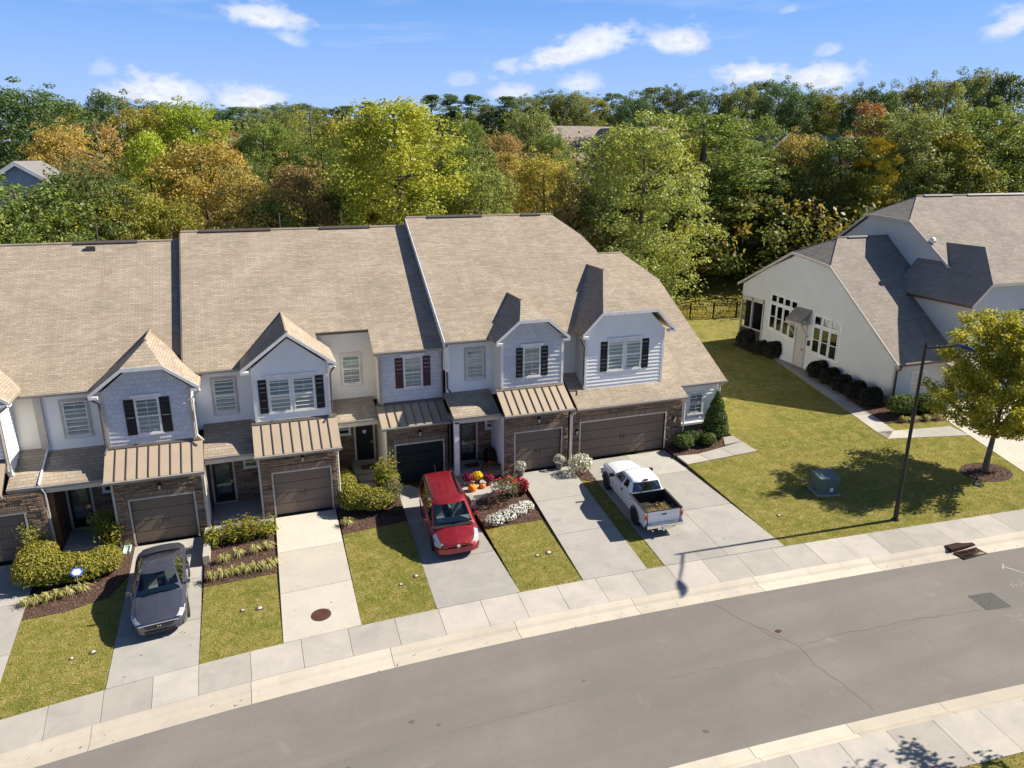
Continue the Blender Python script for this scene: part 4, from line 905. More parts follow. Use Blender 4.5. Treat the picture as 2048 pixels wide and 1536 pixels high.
spout(u5, [(8.45,32.95,6.8),(8.50,33.2,6.6),(8.52,33.3,6.4),(8.52,33.3,4.5),(8.62,33.1,4.35)], 'gutter_dark')
ridge_vent(u5, 9.6, 12.8, YC, 12.12); spout(u5, [(14.18,30.75,3.6),(14.2,31.0,3.4),(14.18,31.12,3.2),(14.18,31.12,.4)], 'gutter')
# unit 6
u6 = unit_thing(19, 33, s, 'right end townhouse with a double garage and long roof sweeping down')
core(u6, 13.86, 18.7, 34.2, 48.6, 0, 6.7); core(u6, 18.7, 23.3, 33.0, 50.5, 0, 3.3)
zu = lambda y: 6.92+sc*(y-33.0); m6 = .56; zl = lambda y: 3.83+m6*(y-31.9)
roof(u6, [(13.83,33.0,6.92),(18.75,33.0,6.92),(18.75,38.31,zu(38.31)),(18.30,39.5,zu(39.5)),(17.1,YC,12.12),(13.83,YC,12.12)])
roof(u6, [(17.1,YC,12.12),(18.55,39.3,zu(39.3)-.02),(18.55,43.1,zu(39.3)-.02)], name='roof_hip')
roof(u6, [(13.83,YC,12.12),(17.1,YC,12.12),(18.55,43.1,zu(39.3)),(18.75,48.9,6.8),(13.83,48.9,6.8)])
wall_s(u6, 18.6, [(33.5,4.5),(48.8,4.5),(48.8,6.7),(43.1,10.6),(39.3,10.6),(33.5,6.7)], 'siding_beige', 1, 'gable_wall')
MB().tube([(13.83,YC,12.115),(17.1,YC,12.115)], .075, 6).build('ridge_cap','shingle',u6)
YL = 42.1; ZL = zl(YL)
roof(u6, [(14.6,31.2,zl(31.2)),(20.9,31.2,zl(31.2)),(20.9,31.9,zl(31.9)),(23.77,31.9,3.83),(23.77,39.6,zl(39.6)),(22.4,YL,ZL),(18.3,YL,ZL),(18.3,33.9,zl(33.9)),(14.6,33.9,zl(33.9))])
roof(u6, [(22.4,YL,ZL),(23.77,39.6,zl(39.6)),(23.77,44.6,zl(39.6))], name='roof_hip'); roof(u6, [(18.3,YL,ZL),(22.4,YL,ZL),(23.77,44.6,zl(39.6)),(23.77,51.5,4.2),(18.3,51.5,4.2)])
MB().tube([(18.6,YL,ZL),(22.4,YL,ZL)], .07, 6).build('ridge_cap','shingle',u6)
wall_s(u6, 23.48, [(32.3,.4),(51,.4),(51,4.2),(44.5,8.0),(39.7,8.0),(32.3,3.75)], 'siding_white', 1, 'gable_wall')
wall_poly(u6, [(15.42,4.0),(19.9,4.0),(19.9,6.9),(19.05,7.8),(16.3,7.8),(15.42,6.9)], 32.3, 'siding_white')
wall_s(u6, 15.42, [(32.3,3.9),(33.9,3.9),(33.9,6.85),(32.3,6.85)], 'siding_beige', -1); wall_s(u6, 19.9, [(32.3,4.0),(37,6.4),(37,6.95),(32.3,6.95)], 'siding_white', 1)
for x in (15.40, 19.80): MB().box(x, x+.12, 32.255, 32.35, 4.05, 6.9).build('corner_trim', 'trim_white', u6)
dormer(u6, 15.12, 20.36, 32.0, 6.97, 1.0, 33.7, 37.4, 37.9, 1.07, 35.3, 32.3)
window(u6, 16.70, 17.54, 4.93, 6.43, 32.3, 1.0, .05, 'trim_white', 1, 1, False); window(u6, 17.70, 18.56, 4.93, 6.43, 32.3, 1.0, .05, 'trim_white', 1, 1, False)
shutter(u6, 16.27, 16.64, 4.90, 6.46, 32.3, 'shutter_black'); shutter(u6, 18.64, 19.02, 4.90, 6.46, 32.3, 'shutter_black'); MB().box(16.62,18.66,32.215,32.25,6.50,6.64).build('header','trim_white',u6)
gutter(u6, 14.55, 20.92, 31.2, zl(31.2)); gutter(u6, 20.9, 23.8, 31.9, 3.83)
stone_front(u6, 14.5, 20.85, 0, 3.35, 31.54, 14.95, 19.83, s+2.03); garage_door(u6, 14.95, 19.83, s, 2.03, 31.54, 'garage_brown', 'trim_cream'); sconce(u6, 14.68, 31.5, 2.15); sconce(u6, 20.3, 31.5, 2.15)
core(u6, 14.6, 20.8, 31.8, 34.2, 0, 3.2)
wall_f(u6, 20.85, 23.48, 1.5, 3.7, 32.3, 'siding_white'); MB().box(20.85,23.5,32.22,32.5,.3,1.38).build('stone_wall','stone',u6); MB().box(20.85,23.54,32.17,32.5,1.38,1.5).build('water_table','trim_white',u6)
MB().box(23.40,23.52,32.25,32.36,1.5,3.7).build('corner_trim','trim_white',u6)
window(u6, 21.72, 22.56, 1.98, 3.16, 32.3, 0, .10, 'trim_white', 2, 2)
spout(u6, [(15.0,32.0,6.8),(15.2,32.15,6.5),(15.33,32.2,6.3),(15.33,32.2,4.3),(15.2,31.95,4.15)], 'gutter_dark'); spout(u6, [(20.85,31.15,3.35),(20.9,31.4,3.1),(20.92,31.46,2.9),(20.92,31.46,.6)], 'trim_cream'); spout(u6, [(23.7,31.9,3.75),(23.56,32.15,3.5),(23.56,32.2,3.3),(23.56,32.2,.8)], 'trim_white')
spout(u6, [(14.48,31.15,3.3),(14.44,31.4,3.1),(14.43,31.46,2.9),(14.43,31.46,.5)], 'trim_white')
ridge_vent(u6, 15.2, 16.4, YC, 12.12); pipe(u6, 17.0, 43, 9, 12.6)

# ------------------------------------------------------------------ the cream house on the right
h = thing('house', 'cream-sided house with clipped gables and a screened porch, right of the lawn', 'house', (43, 38, 1.3))
ZG = 1.0
EX, XL = 34.9, 35.2                    # roof edge and wall of the low left wing
mF = (10.3-3.9)/(39.3-31.0); zF = lambda y: 10.3+mF*(y-39.3)
core(h, 35.4, 58, 31.8, 43.5, ZG-.4, 3.6); core(h, 41.6, 58, 33, 45, 3.0, 7.5)
zBk = lambda y: 10.3-.50*(y-39.3)
# left end wall with its clipped gable
wall_s(h, XL, [(31.5,ZG),(43.6,ZG),(43.6,zBk(43.6)-.35),(40.9,9.02),(37.3,8.66),(31.5,zF(31.5)-.25)], 'siding_beige', -1, 'gable_wall', .2)
wall_s(h, XL, [(43.6,5.15),(46.3,5.35),(46.3,6.25),(43.6,zBk(43.6)-.35)], 'siding_beige', -1, 'gable_wall', .2)
MB().box(XL-.10,XL+.1,31.45,37.0,ZG-.3,ZG+.75).build('stone_base','stone',h)
roof(h, [(EX,31.0,3.9),(41.5,31.0,3.9),(41.5,39.3,10.3),(37.0,39.3,10.3),(EX,37.35,zF(37.35))], 'shingle_grey')
roof(h, [(EX,37.35,zF(37.35)-.03),(37.0,39.3,10.27),(EX,41.0,9.25)], 'shingle_grey', name='roof_hip')
roof(h, [(37.0,39.3,10.3),(41.5,39.3,10.3),(41.5,46.6,6.3),(EX,46.6,6.3),(EX,41.0,9.3)], 'shingle_grey')
def rake(pts, hgt=.2, th=.05, mat='trim_taupe'):
    m = MB()
    for a, b in zip(pts[:-1], pts[1:]): m.prism([(a[0],a[1],a[2]-hgt),(b[0],b[1],b[2]-hgt),(b[0],b[1],b[2]-.01),(a[0],a[1],a[2]-.01)], (-th,0,0))
    o = m.build('rake_board', mat, h); fix_normals(o)
rake([(EX,31.0,3.9),(EX,37.35,zF(37.35)),(EX,41.0,9.27),(EX,46.6,6.3)])
MB().prism([(EX,31.0,3.72),(EX,37.35,zF(37.35)-.18),(XL,37.35,zF(37.35)-.18),(XL,31.0,3.72)],(0,0,.02)).build('soffit','trim_taupe',h)
MB().tube([(37.0,39.3,10.31),(41.5,39.3,10.31)],.07,6).build('ridge_cap','shingle_grey',h)
gutter(h, 35.0, 41.2, 31.0, 3.9, 'gutter_brown'); spout(h, [(35.1,30.95,3.8),(35.25,31.2,3.5),(35.3,31.42,3.4),(35.3,31.42,1.0)], 'gutter_brown', .06)
wall_f(h, 35.2, 39.6, ZG+.5, 3.75, 31.5, 'siding_beige', h=.2); MB().box(35.15,39.6,31.42,31.7,ZG-.3,ZG+.5).build('stone_base','stone',h); MB().box(35.12,35.24,31.43,31.56,ZG,3.7).build('corner_trim','trim_taupe',h)
window(h, 36.65, 37.62, 1.85, 3.15, 31.5, .5, .10, 'trim_white', 2, 2)
def side_window(y0, y1, z0, z1, X=XL, blind=1.0, div=True):
    m = MB(); c = .075
    for a, b, e, f in ((y0,y0+c,z0,z1),(y1-c,y1,z0,z1),(y0+c,y1-c,z0,z0+c),(y0+c,y1-c,z1-c,z1)): m.box(X-.07, X+.0, a, b, e, f)
    if div: zm = (z0+z1)/2; m.box(X-.065, X, y0+c, y1-c, zm-.025, zm+.025)
    w = m.build('window', 'trim_white', h)
    MB().box(X-.045, X-.042, y0+.04, y1-.04, z0+.04, z1-.04).build('pane', 'window_glass', w)
    if blind: MB().box(X-.036, X-.034, y0+.04, y1-.04, z1-.04-(z1-z0-.08)*blind, z1-.04).build('blind', 'blind', w)
    MB().box(X-.030, X-.022, y0+.03, y1-.03, z0+.03, z1-.03).build('dark_room_panel', 'interior_dark', w)  # dark panel paints the unlit room behind this side window
MB().prism([(XL-.02,40.05,3.05),(XL-.02,43.05,3.38),(XL-.02,43.05,6.18),(XL-.02,40.05,6.02)],(-.012,0,0)).build('window_trim','trim_white',h); MB().prism([(XL-.02,35.95,2.6),(XL-.02,38.55,2.72),(XL-.02,38.55,5.50),(XL-.02,35.95,5.42)],(-.012,0,0)).build('window_trim','trim_white',h)
for k in range(4): a = 42.92-.71*k; side_window(a-.66, a, 5.45-.03*k, 6.05-.04*k, div=False, blind=0); side_window(a-.66, a, 3.55-.09*k, 5.35-.05*k, blind=.8)
for k in range(3): a = 38.42-.78*k; side_window(a-.72, a, 4.72-.01*k, 5.38-.02*k, div=False, blind=0); side_window(a-.72, a, 2.85-.05*k, 4.62-.02*k, blind=.8)
m = MB(); m.box(XL-.08,XL+.02,39.0,39.12,ZG+.2,4.6); m.box(XL-.08,XL+.02,39.95,40.07,ZG+.2,4.6); m.box(XL-.08,XL+.02,39.12,39.95,4.5,4.6); sd = m.build('side_door','trim_taupe',h)
MB().box(XL-.05,XL+.01,39.12,39.95,ZG+.35,4.5).build('leaf','trim_taupe',sd); MB().box(XL-.09,XL-.04,39.2,39.28,2.7,2.85).build('handle','black_paint',sd)
MB().box(XL-1.2,XL-.05,38.8,40.3,ZG-.2,ZG+.42).build('stoop','stoop',h)
roof(h, [(34.35,38.75,4.85),(XL,38.75,5.65),(XL,40.3,5.65),(34.35,40.3,4.85)], 'shingle_grey', .12, 'door_canopy')
m = MB(); m.box(34.35,XL,38.77,38.85,4.6,4.75); m.box(34.35,XL,40.2,40.28,4.6,4.75); m.box(34.35,34.43,38.85,40.2,4.58,4.75); m.tube([(34.45,38.81,4.6),(XL-.06,38.81,3.7)],.04,4); m.tube([(34.45,40.24,4.6),(XL-.06,40.24,3.7)],.04,4); m.build('canopy_frame','trim_taupe',h)
MB().lathe([(.03,0),(.10,.02),(.03,.06)], (XL-.06,35.2,4.1), 8, 'x').build('dryer_vent','trim_white',h); sconce_x = MB().box(XL-.16,XL-.03,38.6,38.75,3.2,3.55).build('wall_lamp','lamp_black',h)
# screened porch at the back corner
for y in (43.65, 44.95, 46.2): MB().box(XL-.06,XL+.08,y,y+.12,ZG,5.4).build('porch_post','trim_taupe',h)
MB().box(XL-.05,XL+.05,43.6,46.3,3.0,3.1).build('porch_rail','trim_taupe',h); MB().box(XL-.06,XL+.07,43.6,46.3,5.1,5.4).build('porch_beam','trim_taupe',h)
MB().box(XL+.0,XL+.02,43.77,46.2,ZG+.3,3.0).build('porch_screen','screen',h); MB().box(XL+.3,38.5,46.1,46.2,ZG,5.3).build('porch_screen','screen',h); MB().box(XL-.05,39,43.6,46.3,ZG-.4,ZG+.5).build('porch_floor','brown_wood',h)
for y in np.arange(43.9,46.1,.16): MB().box(37.6,37.64,y,y+.04,ZG+.9,3.0).build('baluster','brown_wood',h)
# upper storey
XU = 41.3; mU = .72; zU = lambda y: 12.9-mU*abs(y-39.4)
wall_s(h, XU, [(33.6,6.5),(45.2,6.5),(45.2,zU(45.2)-.25),(41.1,11.45),(37.4,11.25),(33.6,zU(33.6)-.25)], 'siding_greige', -1, 'gable_wall', .2)
E2 = XU-.3
roof(h, [(E2,33.5,zU(33.5)),(60,33.5,zU(33.5)),(60,39.4,12.9),(43.4,39.4,12.9),(E2,37.45,zU(37.45))], 'shingle_grey'); roof(h, [(43.4,39.4,12.9),(60,39.4,12.9),(60,46,zU(46)),(E2,46,zU(46)),(E2,41.1,zU(41.1))], 'shingle_grey')
roof(h, [(E2,37.45,zU(37.45)-.03),(43.4,39.4,12.87),(E2,41.1,zU(41.1)-.03)], 'shingle_grey', name='roof_hip')
rake([(E2,33.5,zU(33.5)),(E2,37.45,zU(37.45)),(E2,41.1,zU(41.1)),(E2,46,zU(46))])
MB().tube([(43.4,39.4,12.91),(60,39.4,12.91)],.07,6).build('ridge_cap','shingle_grey',h)
m = MB(); m.lathe([(.02,0),(.2,.03),(.2,.22),(.02,.26)], (XU-.26,35.6,10.35), 8, 'x'); m.build('gable_vent','trim_white',h)
# front cross gable of the upper storey with its long left slope
XE, ZE, XC = 39.2, 7.2, 42.4; mC = (10.2-ZE)/(XC-XE); zC = lambda x: ZE+mC*(x-XE)
yf = 30.5; XH = 40.5
roof(h, [(XE,yf,ZE),(XH,yf,zC(XH)),(XC,32.9,10.2),(XC,36.2,10.2),(XU+.2,36.6,zC(XU+.2)),(XE,36.4,ZE)], 'shingle_grey'); roof(h, [(XH,yf,zC(XH)),(2*XC-XH,yf,zC(XH)),(XC,32.9,10.2)], 'shingle_grey', name='roof_hip')
roof(h, [(2*XC-XE,yf,ZE),(2*XC-XE,36.4,ZE),(XC,36.2,10.2),(XC,32.9,10.2),(2*XC-XH,yf,zC(XH))], 'shingle_grey')
roof(h, [(43.5,yf,zU(yf)),(60,yf,zU(yf)),(60,33.5,zU(33.5)),(43.5,33.5,zU(33.5))], 'shingle_grey')
barge(h, [(XE,yf,ZE),(XH,yf,zC(XH)),(2*XC-XH,yf,zC(XH)),(2*XC-XE,yf,ZE)], .2, .04, 'trim_taupe', 30.8)
MB().box(XE-.02,XE+.10,yf,36.2,ZE-.16,ZE-.03).build('gutter','gutter_brown',h)
wall_s(h, 39.6, [(30.8,3.4),(36.5,3.4),(36.5,7.1),(30.8,7.1)], 'siding_greige', -1, 'siding', .2)
wall_poly(h, [(39.6,3.4),(58,3.4),(58,7.1),(44.0,8.3),(40.7,8.3),(39.6,7.1)], 30.8, 'siding_greige', h=.2)
core(h, 39.8, 57.8, 31.0, 38, 1, 6.9)
window(h, 41.15, 42.0, 4.95, 6.55, 30.8, .6, .06, 'trim_white', 2, 2, False); window(h, 42.15, 43.0, 4.95, 6.55, 30.8, .6, .06, 'trim_white', 2, 2, False); shutter(h, 40.5, 41.02, 4.9, 6.6, 30.8, 'shutter_black')
roof(h, [(38.4,29.9,3.35),(60,29.9,3.35),(60,30.85,3.75),(38.4,30.85,3.75)], 'shingle_grey', .1, 'porch_roof')
wall_f(h, 39.6, 58, ZG, 3.4, 30.85, 'siding_beige', h=.2); ridge_vent(h, 37.8, 39.6, 39.3, 10.3); ridge_vent(h, 44.0, 46.6, 39.4, 12.9); ridge_vent(h, 48.0, 54, 39.4, 12.9); pipe(h, 50.2, 41, 11, 13.6)

# ------------------------------------------------------------------ metal fence behind the lawn
fp = thing('metal_fence', 'black metal picket fence at the back of the side lawn', 'fence', (37.5, 53.1, gz(37.5, 53.1)))
fx = lambda t: (31.5+t*12, 54.6-t*3.0)
for i in range(7):
    x, y = fx(i/6); z = gz(x, y); MB().box(x-.035,x+.035,y-.035,y+.035,z-.2,z+1.42).build('post','fence_black',fp)
for zz in (.12, 1.1, 1.3):
    x0, y0 = fx(0); x1, y1 = fx(1); MB().tube([(x0,y0,gz(x0,y0)+zz),(x1,y1,gz(x1,y1)+zz)],.022,4).build('rail','fence_black',fp)
for i in range(90):
    x, y = fx((i+.5)/90); z = gz(x, y); MB().box(x-.012,x+.012,y-.012,y+.012,z+.05,z+1.3).build('picket','fence_black',fp)

# ------------------------------------------------------------------ far houses among the trees
def far_house(label, x, y, w, d, zr, ze, rz, roofm, wallm, axis='x', dorm=False):
    z0 = gz(x, y)-.5; t = thing('far_house', label, 'house', (x, y, z0), 0, 'distant houses in the woods')
    x0, x1, y0, y1 = x-w/2, x+w/2, y-d/2, y+d/2
    m = MB()
    if axis == 'x':
        m.prism([(x0+.3,y0+.4,z0),(x0+.3,y1-.4,z0),(x0+.3,y1-.4,ze),(x0+.3,y,zr-.3),(x0+.3,y0+.4,ze)], (w-.6,0,0)); a = [(x0,y0,ze-.2),(x1,y0,ze-.2),(x1,y,zr),(x0,y,zr)]; b = [(x0,y,zr),(x1,y,zr),(x1,y1,ze-.2),(x0,y1,ze-.2)]
    else:
        m.prism([(x0+.4,y0+.3,z0),(x1-.4,y0+.3,z0),(x1-.4,y0+.3,ze),(x,y0+.3,zr-.3),(x0+.4,y0+.3,ze)], (0,d-.6,0)); a = [(x0,y0,ze-.2),(x,y0,zr),(x,y1,zr),(x0,y1,ze-.2)]; b = [(x,y0,zr),(x1,y0,ze-.2),(x1,y1,ze-.2),(x,y1,zr)]
    o = m.build('wall', wallm, t); fix_normals(o); roof(t, a, roofm); roof(t, b, roofm)
    if axis == 'y':
        mb = MB()
        for p, q in (((x0,ze-.2),(x,zr)),((x,zr),(x1,ze-.2))): mb.prism([(p[0],y0,p[1]-.35),(q[0],y0,q[1]-.35),(q[0],y0,q[1]),(p[0],y0,p[1])],(0,-.06,0))
        mb.build('rake_board','trim_white',t)
    for k in range(3):
        wx = x0+w*(.2+.3*k); wz = z0+(ze-z0)*.55; f = MB().box(wx-.5,wx+.5,y0+.28,y0+.36 if axis=='y' else y0+.38,wz,wz+1.4).build('window','trim_white',t); MB().box(wx-.42,wx+.42,y0+.26,y0+.275,wz+.08,wz+1.32).build('pane','door_glass',f)
    if dorm:
        dx = x+w*.18; dz = ze+(zr-ze)*.35; mm = MB(); mm.prism([(dx-1.5,y0+.6,dz-1),(dx+1.5,y0+.6,dz-1),(dx+1.5,y0+.6,dz+.6),(dx,y0+.6,dz+2.0),(dx-1.5,y0+.6,dz+.6)],(0,d*.3,0)); q = mm.build('dormer', wallm, t); fix_normals(q)
        roof(t, [(dx-1.8,y0+.3,dz+.5),(dx,y0+.3,dz+2.2),(dx,y0+d*.42,dz+2.2),(dx-1.8,y0+d*.42,dz+.5)], roofm, .1); roof(t, [(dx,y0+.3,dz+2.2),(dx+1.8,y0+.3,dz+.5),(dx+1.8,y0+d*.42,dz+.5),(dx,y0+d*.42,dz+2.2)], roofm, .1)
    return t
far_house('distant house at the left with a blue-grey gable showing between trees', -16.9, 75.0, 5.6, 9, 14.9, 13.3, 0, 'roof_slate', 'wall_far', 'y')
far_house('distant house showing a sliver of pale grey roof left of the poplar', -.2, 118, 7, 8, 18.4, 16.6, 0, 'roof_slate', 'wall_far', 'x')
far_house('biggest distant house with a tan hipped roof and a white dormer', 50.5, 108.5, 12, 10, 19.9, 16.0, 0, 'roof_far', 'wall_tan', 'x', True)
far_house('distant house with a low dark roof left of the biggest distant house', 40.5, 98.5, 11, 7, 15.9, 14.4, 0, 'roof_slate', 'wall_tan', 'x')
far_house('distant tan roof between the two big green trees', 62.5, 104, 8, 8, 19.9, 17.4, 0, 'roof_far', 'wall_tan', 'x')
far_house('distant house with a grey gable above the yellow-brown sapling', 70.5, 90, 6, 8, 18.7, 16.4, 0, 'roof_slate', 'wall_tan', 'y')
far_house('distant house with a pale roof edge left of the bright yellow tree', 72.5, 81, 5, 8, 18.2, 16.2, 0, 'roof_slate', 'wall_far', 'y')

# ------------------------------------------------------------------ vehicles (front at local -Y)
def smooth_interp(y, pts, k=0.05):
    xs = [p[0] for p in pts]; vs = [p[1] for p in pts]
    return np.mean([np.interp(y+d, xs, vs) for d in (-2*k, -k, 0, k, 2*k)], axis=0)
def loft(parent, ys, sec, classify, mats, closed_ends=True, names=None):
    """sec(y) -> half section [(x,z)...] from underside centre to top centre; mirrored"""
    rows = []
    for y in ys:
        hlf = sec(y); full = [(-x, z) for x, z in hlf[::-1]][:-1] + [(x, z) for x, z in hlf][0:]
        # order: top centre -> left side -> underside centre -> right side -> top centre
        rows.append([(x, y, z) for x, z in full])
    n = len(rows[0]); H = len(sec(ys[0])); parts = {}
    V = [p for r in rows for p in r]
    for i in range(len(rows)-1):
        yc = (ys[i]+ys[i+1])/2
        for k in range(n-1):
            seg = (H-2-k) if k < H-1 else (k-(H-1))
            side = -1 if k < H-1 else 1
            nm = classify(yc, seg, side)
            if nm: parts.setdefault(nm, []).append((i*n+k, i*n+k+1, (i+1)*n+k+1, (i+1)*n+k))
    if closed_ends:
        parts['body'].append(tuple(range(n))); parts['body'].append(tuple((len(rows)-1)*n+k for k in range(n))[::-1])
    out = {}
    for nm, F in parts.items():
        base = nm.split('#')[0]
        used = sorted({i for f in F for i in f}); mp = {a: b for b, a in enumerate(used)}
        m = MB(); m.add([V[i] for i in used], [tuple(mp[i] for i in f) for f in F])
        o = m.build(base, mats.get(base, mats['body']), parent, 38); fix_normals(o); out[nm] = o
    return out
def greenhouse(parent, levels, side_t, sidecls, bow, rbow, mats, sidename, rear_glass=True):
    """levels: list of (z, yF, yR, hw); level 1..2 is the glass row"""
    rings = []
    for z, yF, yR, hw in levels:
        L = yR-yF; half = [(0, yF-bow), (hw*.5, yF-bow*.75), (hw*.90, yF-bow*.08)]
        for t in side_t: half.append((hw*(1.0-.03*abs(t-.45)*2), yF+L*t))
        half += [(hw*.88, yR+rbow*.1), (hw*.45, yR+rbow*.8), (0, yR+rbow)]
        ring = [(x, y, z) for x, y in half] + [(-x, y, z) for x, y in half[-2:0:-1]]
        rings.append(ring)
    n = len(rings[0]); H = len(half); V = [p for r in rings for p in r]; parts = {}
    for j in range(len(rings)-1):
        for k in range(n):
            k2 = (k+1) % n; nm = 'cabin'
            kk = k if k < H-1 else (n-1-k)
            if j == 1:
                if kk < 2: nm = 'windshield'
                elif kk >= H-3: nm = 'rear_window' if rear_glass else 'cabin'
                else:
                    q = sidecls[kk-2] if kk-2 < len(sidecls) else 0
                    if q: nm = 'side_window#%d%d' % (q, k < H-1)
            parts.setdefault(nm, []).append((j*n+k, j*n+k2, (j+1)*n+k2, (j+1)*n+k))
    z, yF, yR, hw = levels[-1]; c = len(V); V.append((0, (yF+yR)/2, z+.02))
    for k in range(n): parts['cabin'].append(((len(rings)-1)*n+k, (len(rings)-1)*n+(k+1) % n, c))
    out = {}
    for nm, F in parts.items():
        base = nm.split('#')[0]; used = sorted({i for f in F for i in f}); mp = {a: b for b, a in enumerate(used)}
        m = MB(); m.add([V[i] for i in used], [tuple(mp[i] for i in f) for f in F]); o = m.build(base, mats.get(base, mats['body']), parent, 40); fix_normals(o); out[nm] = o
    return out
def wheel(parent, x, y, r, w, side, rim='alloy', spokes=6):
    m = MB(); pr = [(r*.62,-w/2),(r*.93,-w/2),(r,-w/2+.03),(r,w/2-.03),(r*.93,w/2),(r*.62,w/2)]; m.lathe(pr, (x,y,r), 22, 'x'); t = m.build('wheel','tyre',parent,40); fix_normals(t)
    d = MB(); xo = x+side*(w/2-.015); d.lathe([(r*.64,-.01*side),(r*.64,.012*side),(r*.56,.004*side),(r*.30,-.012*side),(.05,.006*side),(.01,.006*side)], (xo,y,r), 20, 'x')
    o = d.build('rim', rim, t, 30); fix_normals(o)
    for k in range(spokes):
        a = 2*math.pi*(k+.5)/spokes; c0 = Vector((xo-side*.006, y+math.cos(a)*r*.42, r+math.sin(a)*r*.42)); p = Vector((0,math.cos(a),math.sin(a))); q = Vector((0,-math.sin(a),math.cos(a)))
        hm = MB(); hm.prism([tuple(c0+p*.05+q*.045), tuple(c0+p*.05-q*.045), tuple(c0-p*.045-q*.022), tuple(c0-p*.045+q*.022)], (side*.012,0,0)); hm.build('vent_hole_shade', 'rubber', t)  # dark plates paint the shade of the openings in the rim
def seats(parent, xs, y, z, mat, h=.62):
    for x in xs:
        m = MB(); m.box(x-.24,x+.24,y-.25,y+.25,z,z+.16); m.prism([(x-.23,y+.14,z+.14),(x+.23,y+.14,z+.14),(x+.21,y+.32,z+h),(x-.21,y+.32,z+h)],(0,.12,.02)); m.box(x-.12,x+.12,y+.33,y+.43,z+h+.02,z+h+.2); o = m.build('seat',mat,parent); fix_normals(o)
def steering(parent, x, y, z):
    m = MB(); pts = [(x+.18*math.cos(a), y+.07*math.sin(a), z+.17*math.sin(a)) for a in [i*math.pi/8 for i in range(17)]]; m.tube(pts,.016,5,False); m.tube([(x-.17,y,z),(x+.17,y,z)],.02,5); m.build('steering_wheel','rubber',parent)
def mirror(parent, x, y, z, side, mat):
    m = MB(); m.box(min(x,x+side*.08),max(x,x+side*.08),y-.04,y+.03,z-.03,z+.02)
    m.prism([(x+side*.05,y-.05,z-.03),(x+side*.19,y-.03,z-.03),(x+side*.20,y-.02,z+.08),(x+side*.06,y-.04,z+.10)],(0,.09,0)); o = m.build('wing_mirror',mat,parent,40); fix_normals(o)
def place(o, x, y, z, rz, pitch=.03, roll=.04):
    M = Matrix.Rotation(-roll, 4, 'Y') @ Matrix.Rotation(pitch, 4, 'X') @ Matrix.Rotation(rz, 4, 'Z'); o.rotation_euler = M.to_euler(); o.location = (x, y, z)
def make_sec(W2, zb, zm, zs, zd, crown, wf, wheels, ra, zc):
    def sec(y):
        w = W2*wf(y); b = zb(y)
        for yc in wheels:
            if abs(y-yc) < ra: b = max(b, zc+math.sqrt(ra*ra-(y-yc)**2))
        s_ = zs(y); d = zd(y); b = min(b, s_-.12); mz = max(zm, b+.05); mz = min(mz, s_-.06)
        return [(0,b+.0),(w*.72,b),(w*.965,b+.015),(w,mz),(w*.985,s_-.03),(w*.95,s_),(w*.80,d),(w*.42,d+crown*.75),(0,d+crown)]
    return sec
def gaps(parent, sec, runs, seams):
    for idx, y0, y1 in runs:
        for sd in (-1, 1): MB().tube([(sd*sec(y)[idx][0], y, sec(y)[idx][1]+.002) for y in np.linspace(y0, y1, 12)], .007, 4, False).build('panel_gap', 'rubber', parent)
    for y, a, b in seams:
        for sd in (-1, 1): MB().tube([(sd*(x+.001), y, z) for x, z in sec(y)[a:b+1]], .007, 4, False).build('panel_gap', 'rubber', parent)
def I(pts, k=.06): return lambda y: float(smooth_interp(y, pts, k))
def stations(L, wheels, ra):
    s_ = set(np.round(np.linspace(-L/2, L/2, 40), 3))
    for yc in wheels:
        for t in np.linspace(-1, 1, 17): s_.add(round(yc+ra*math.sin(t*math.pi/2), 3))
    s_ |= {-L/2+.03, -L/2+.08, L/2-.03, L/2-.08}
    s_ = sorted(s_); return [s_[0]] + [b for a, b in zip(s_, s_[1:]) if b-a > .012]

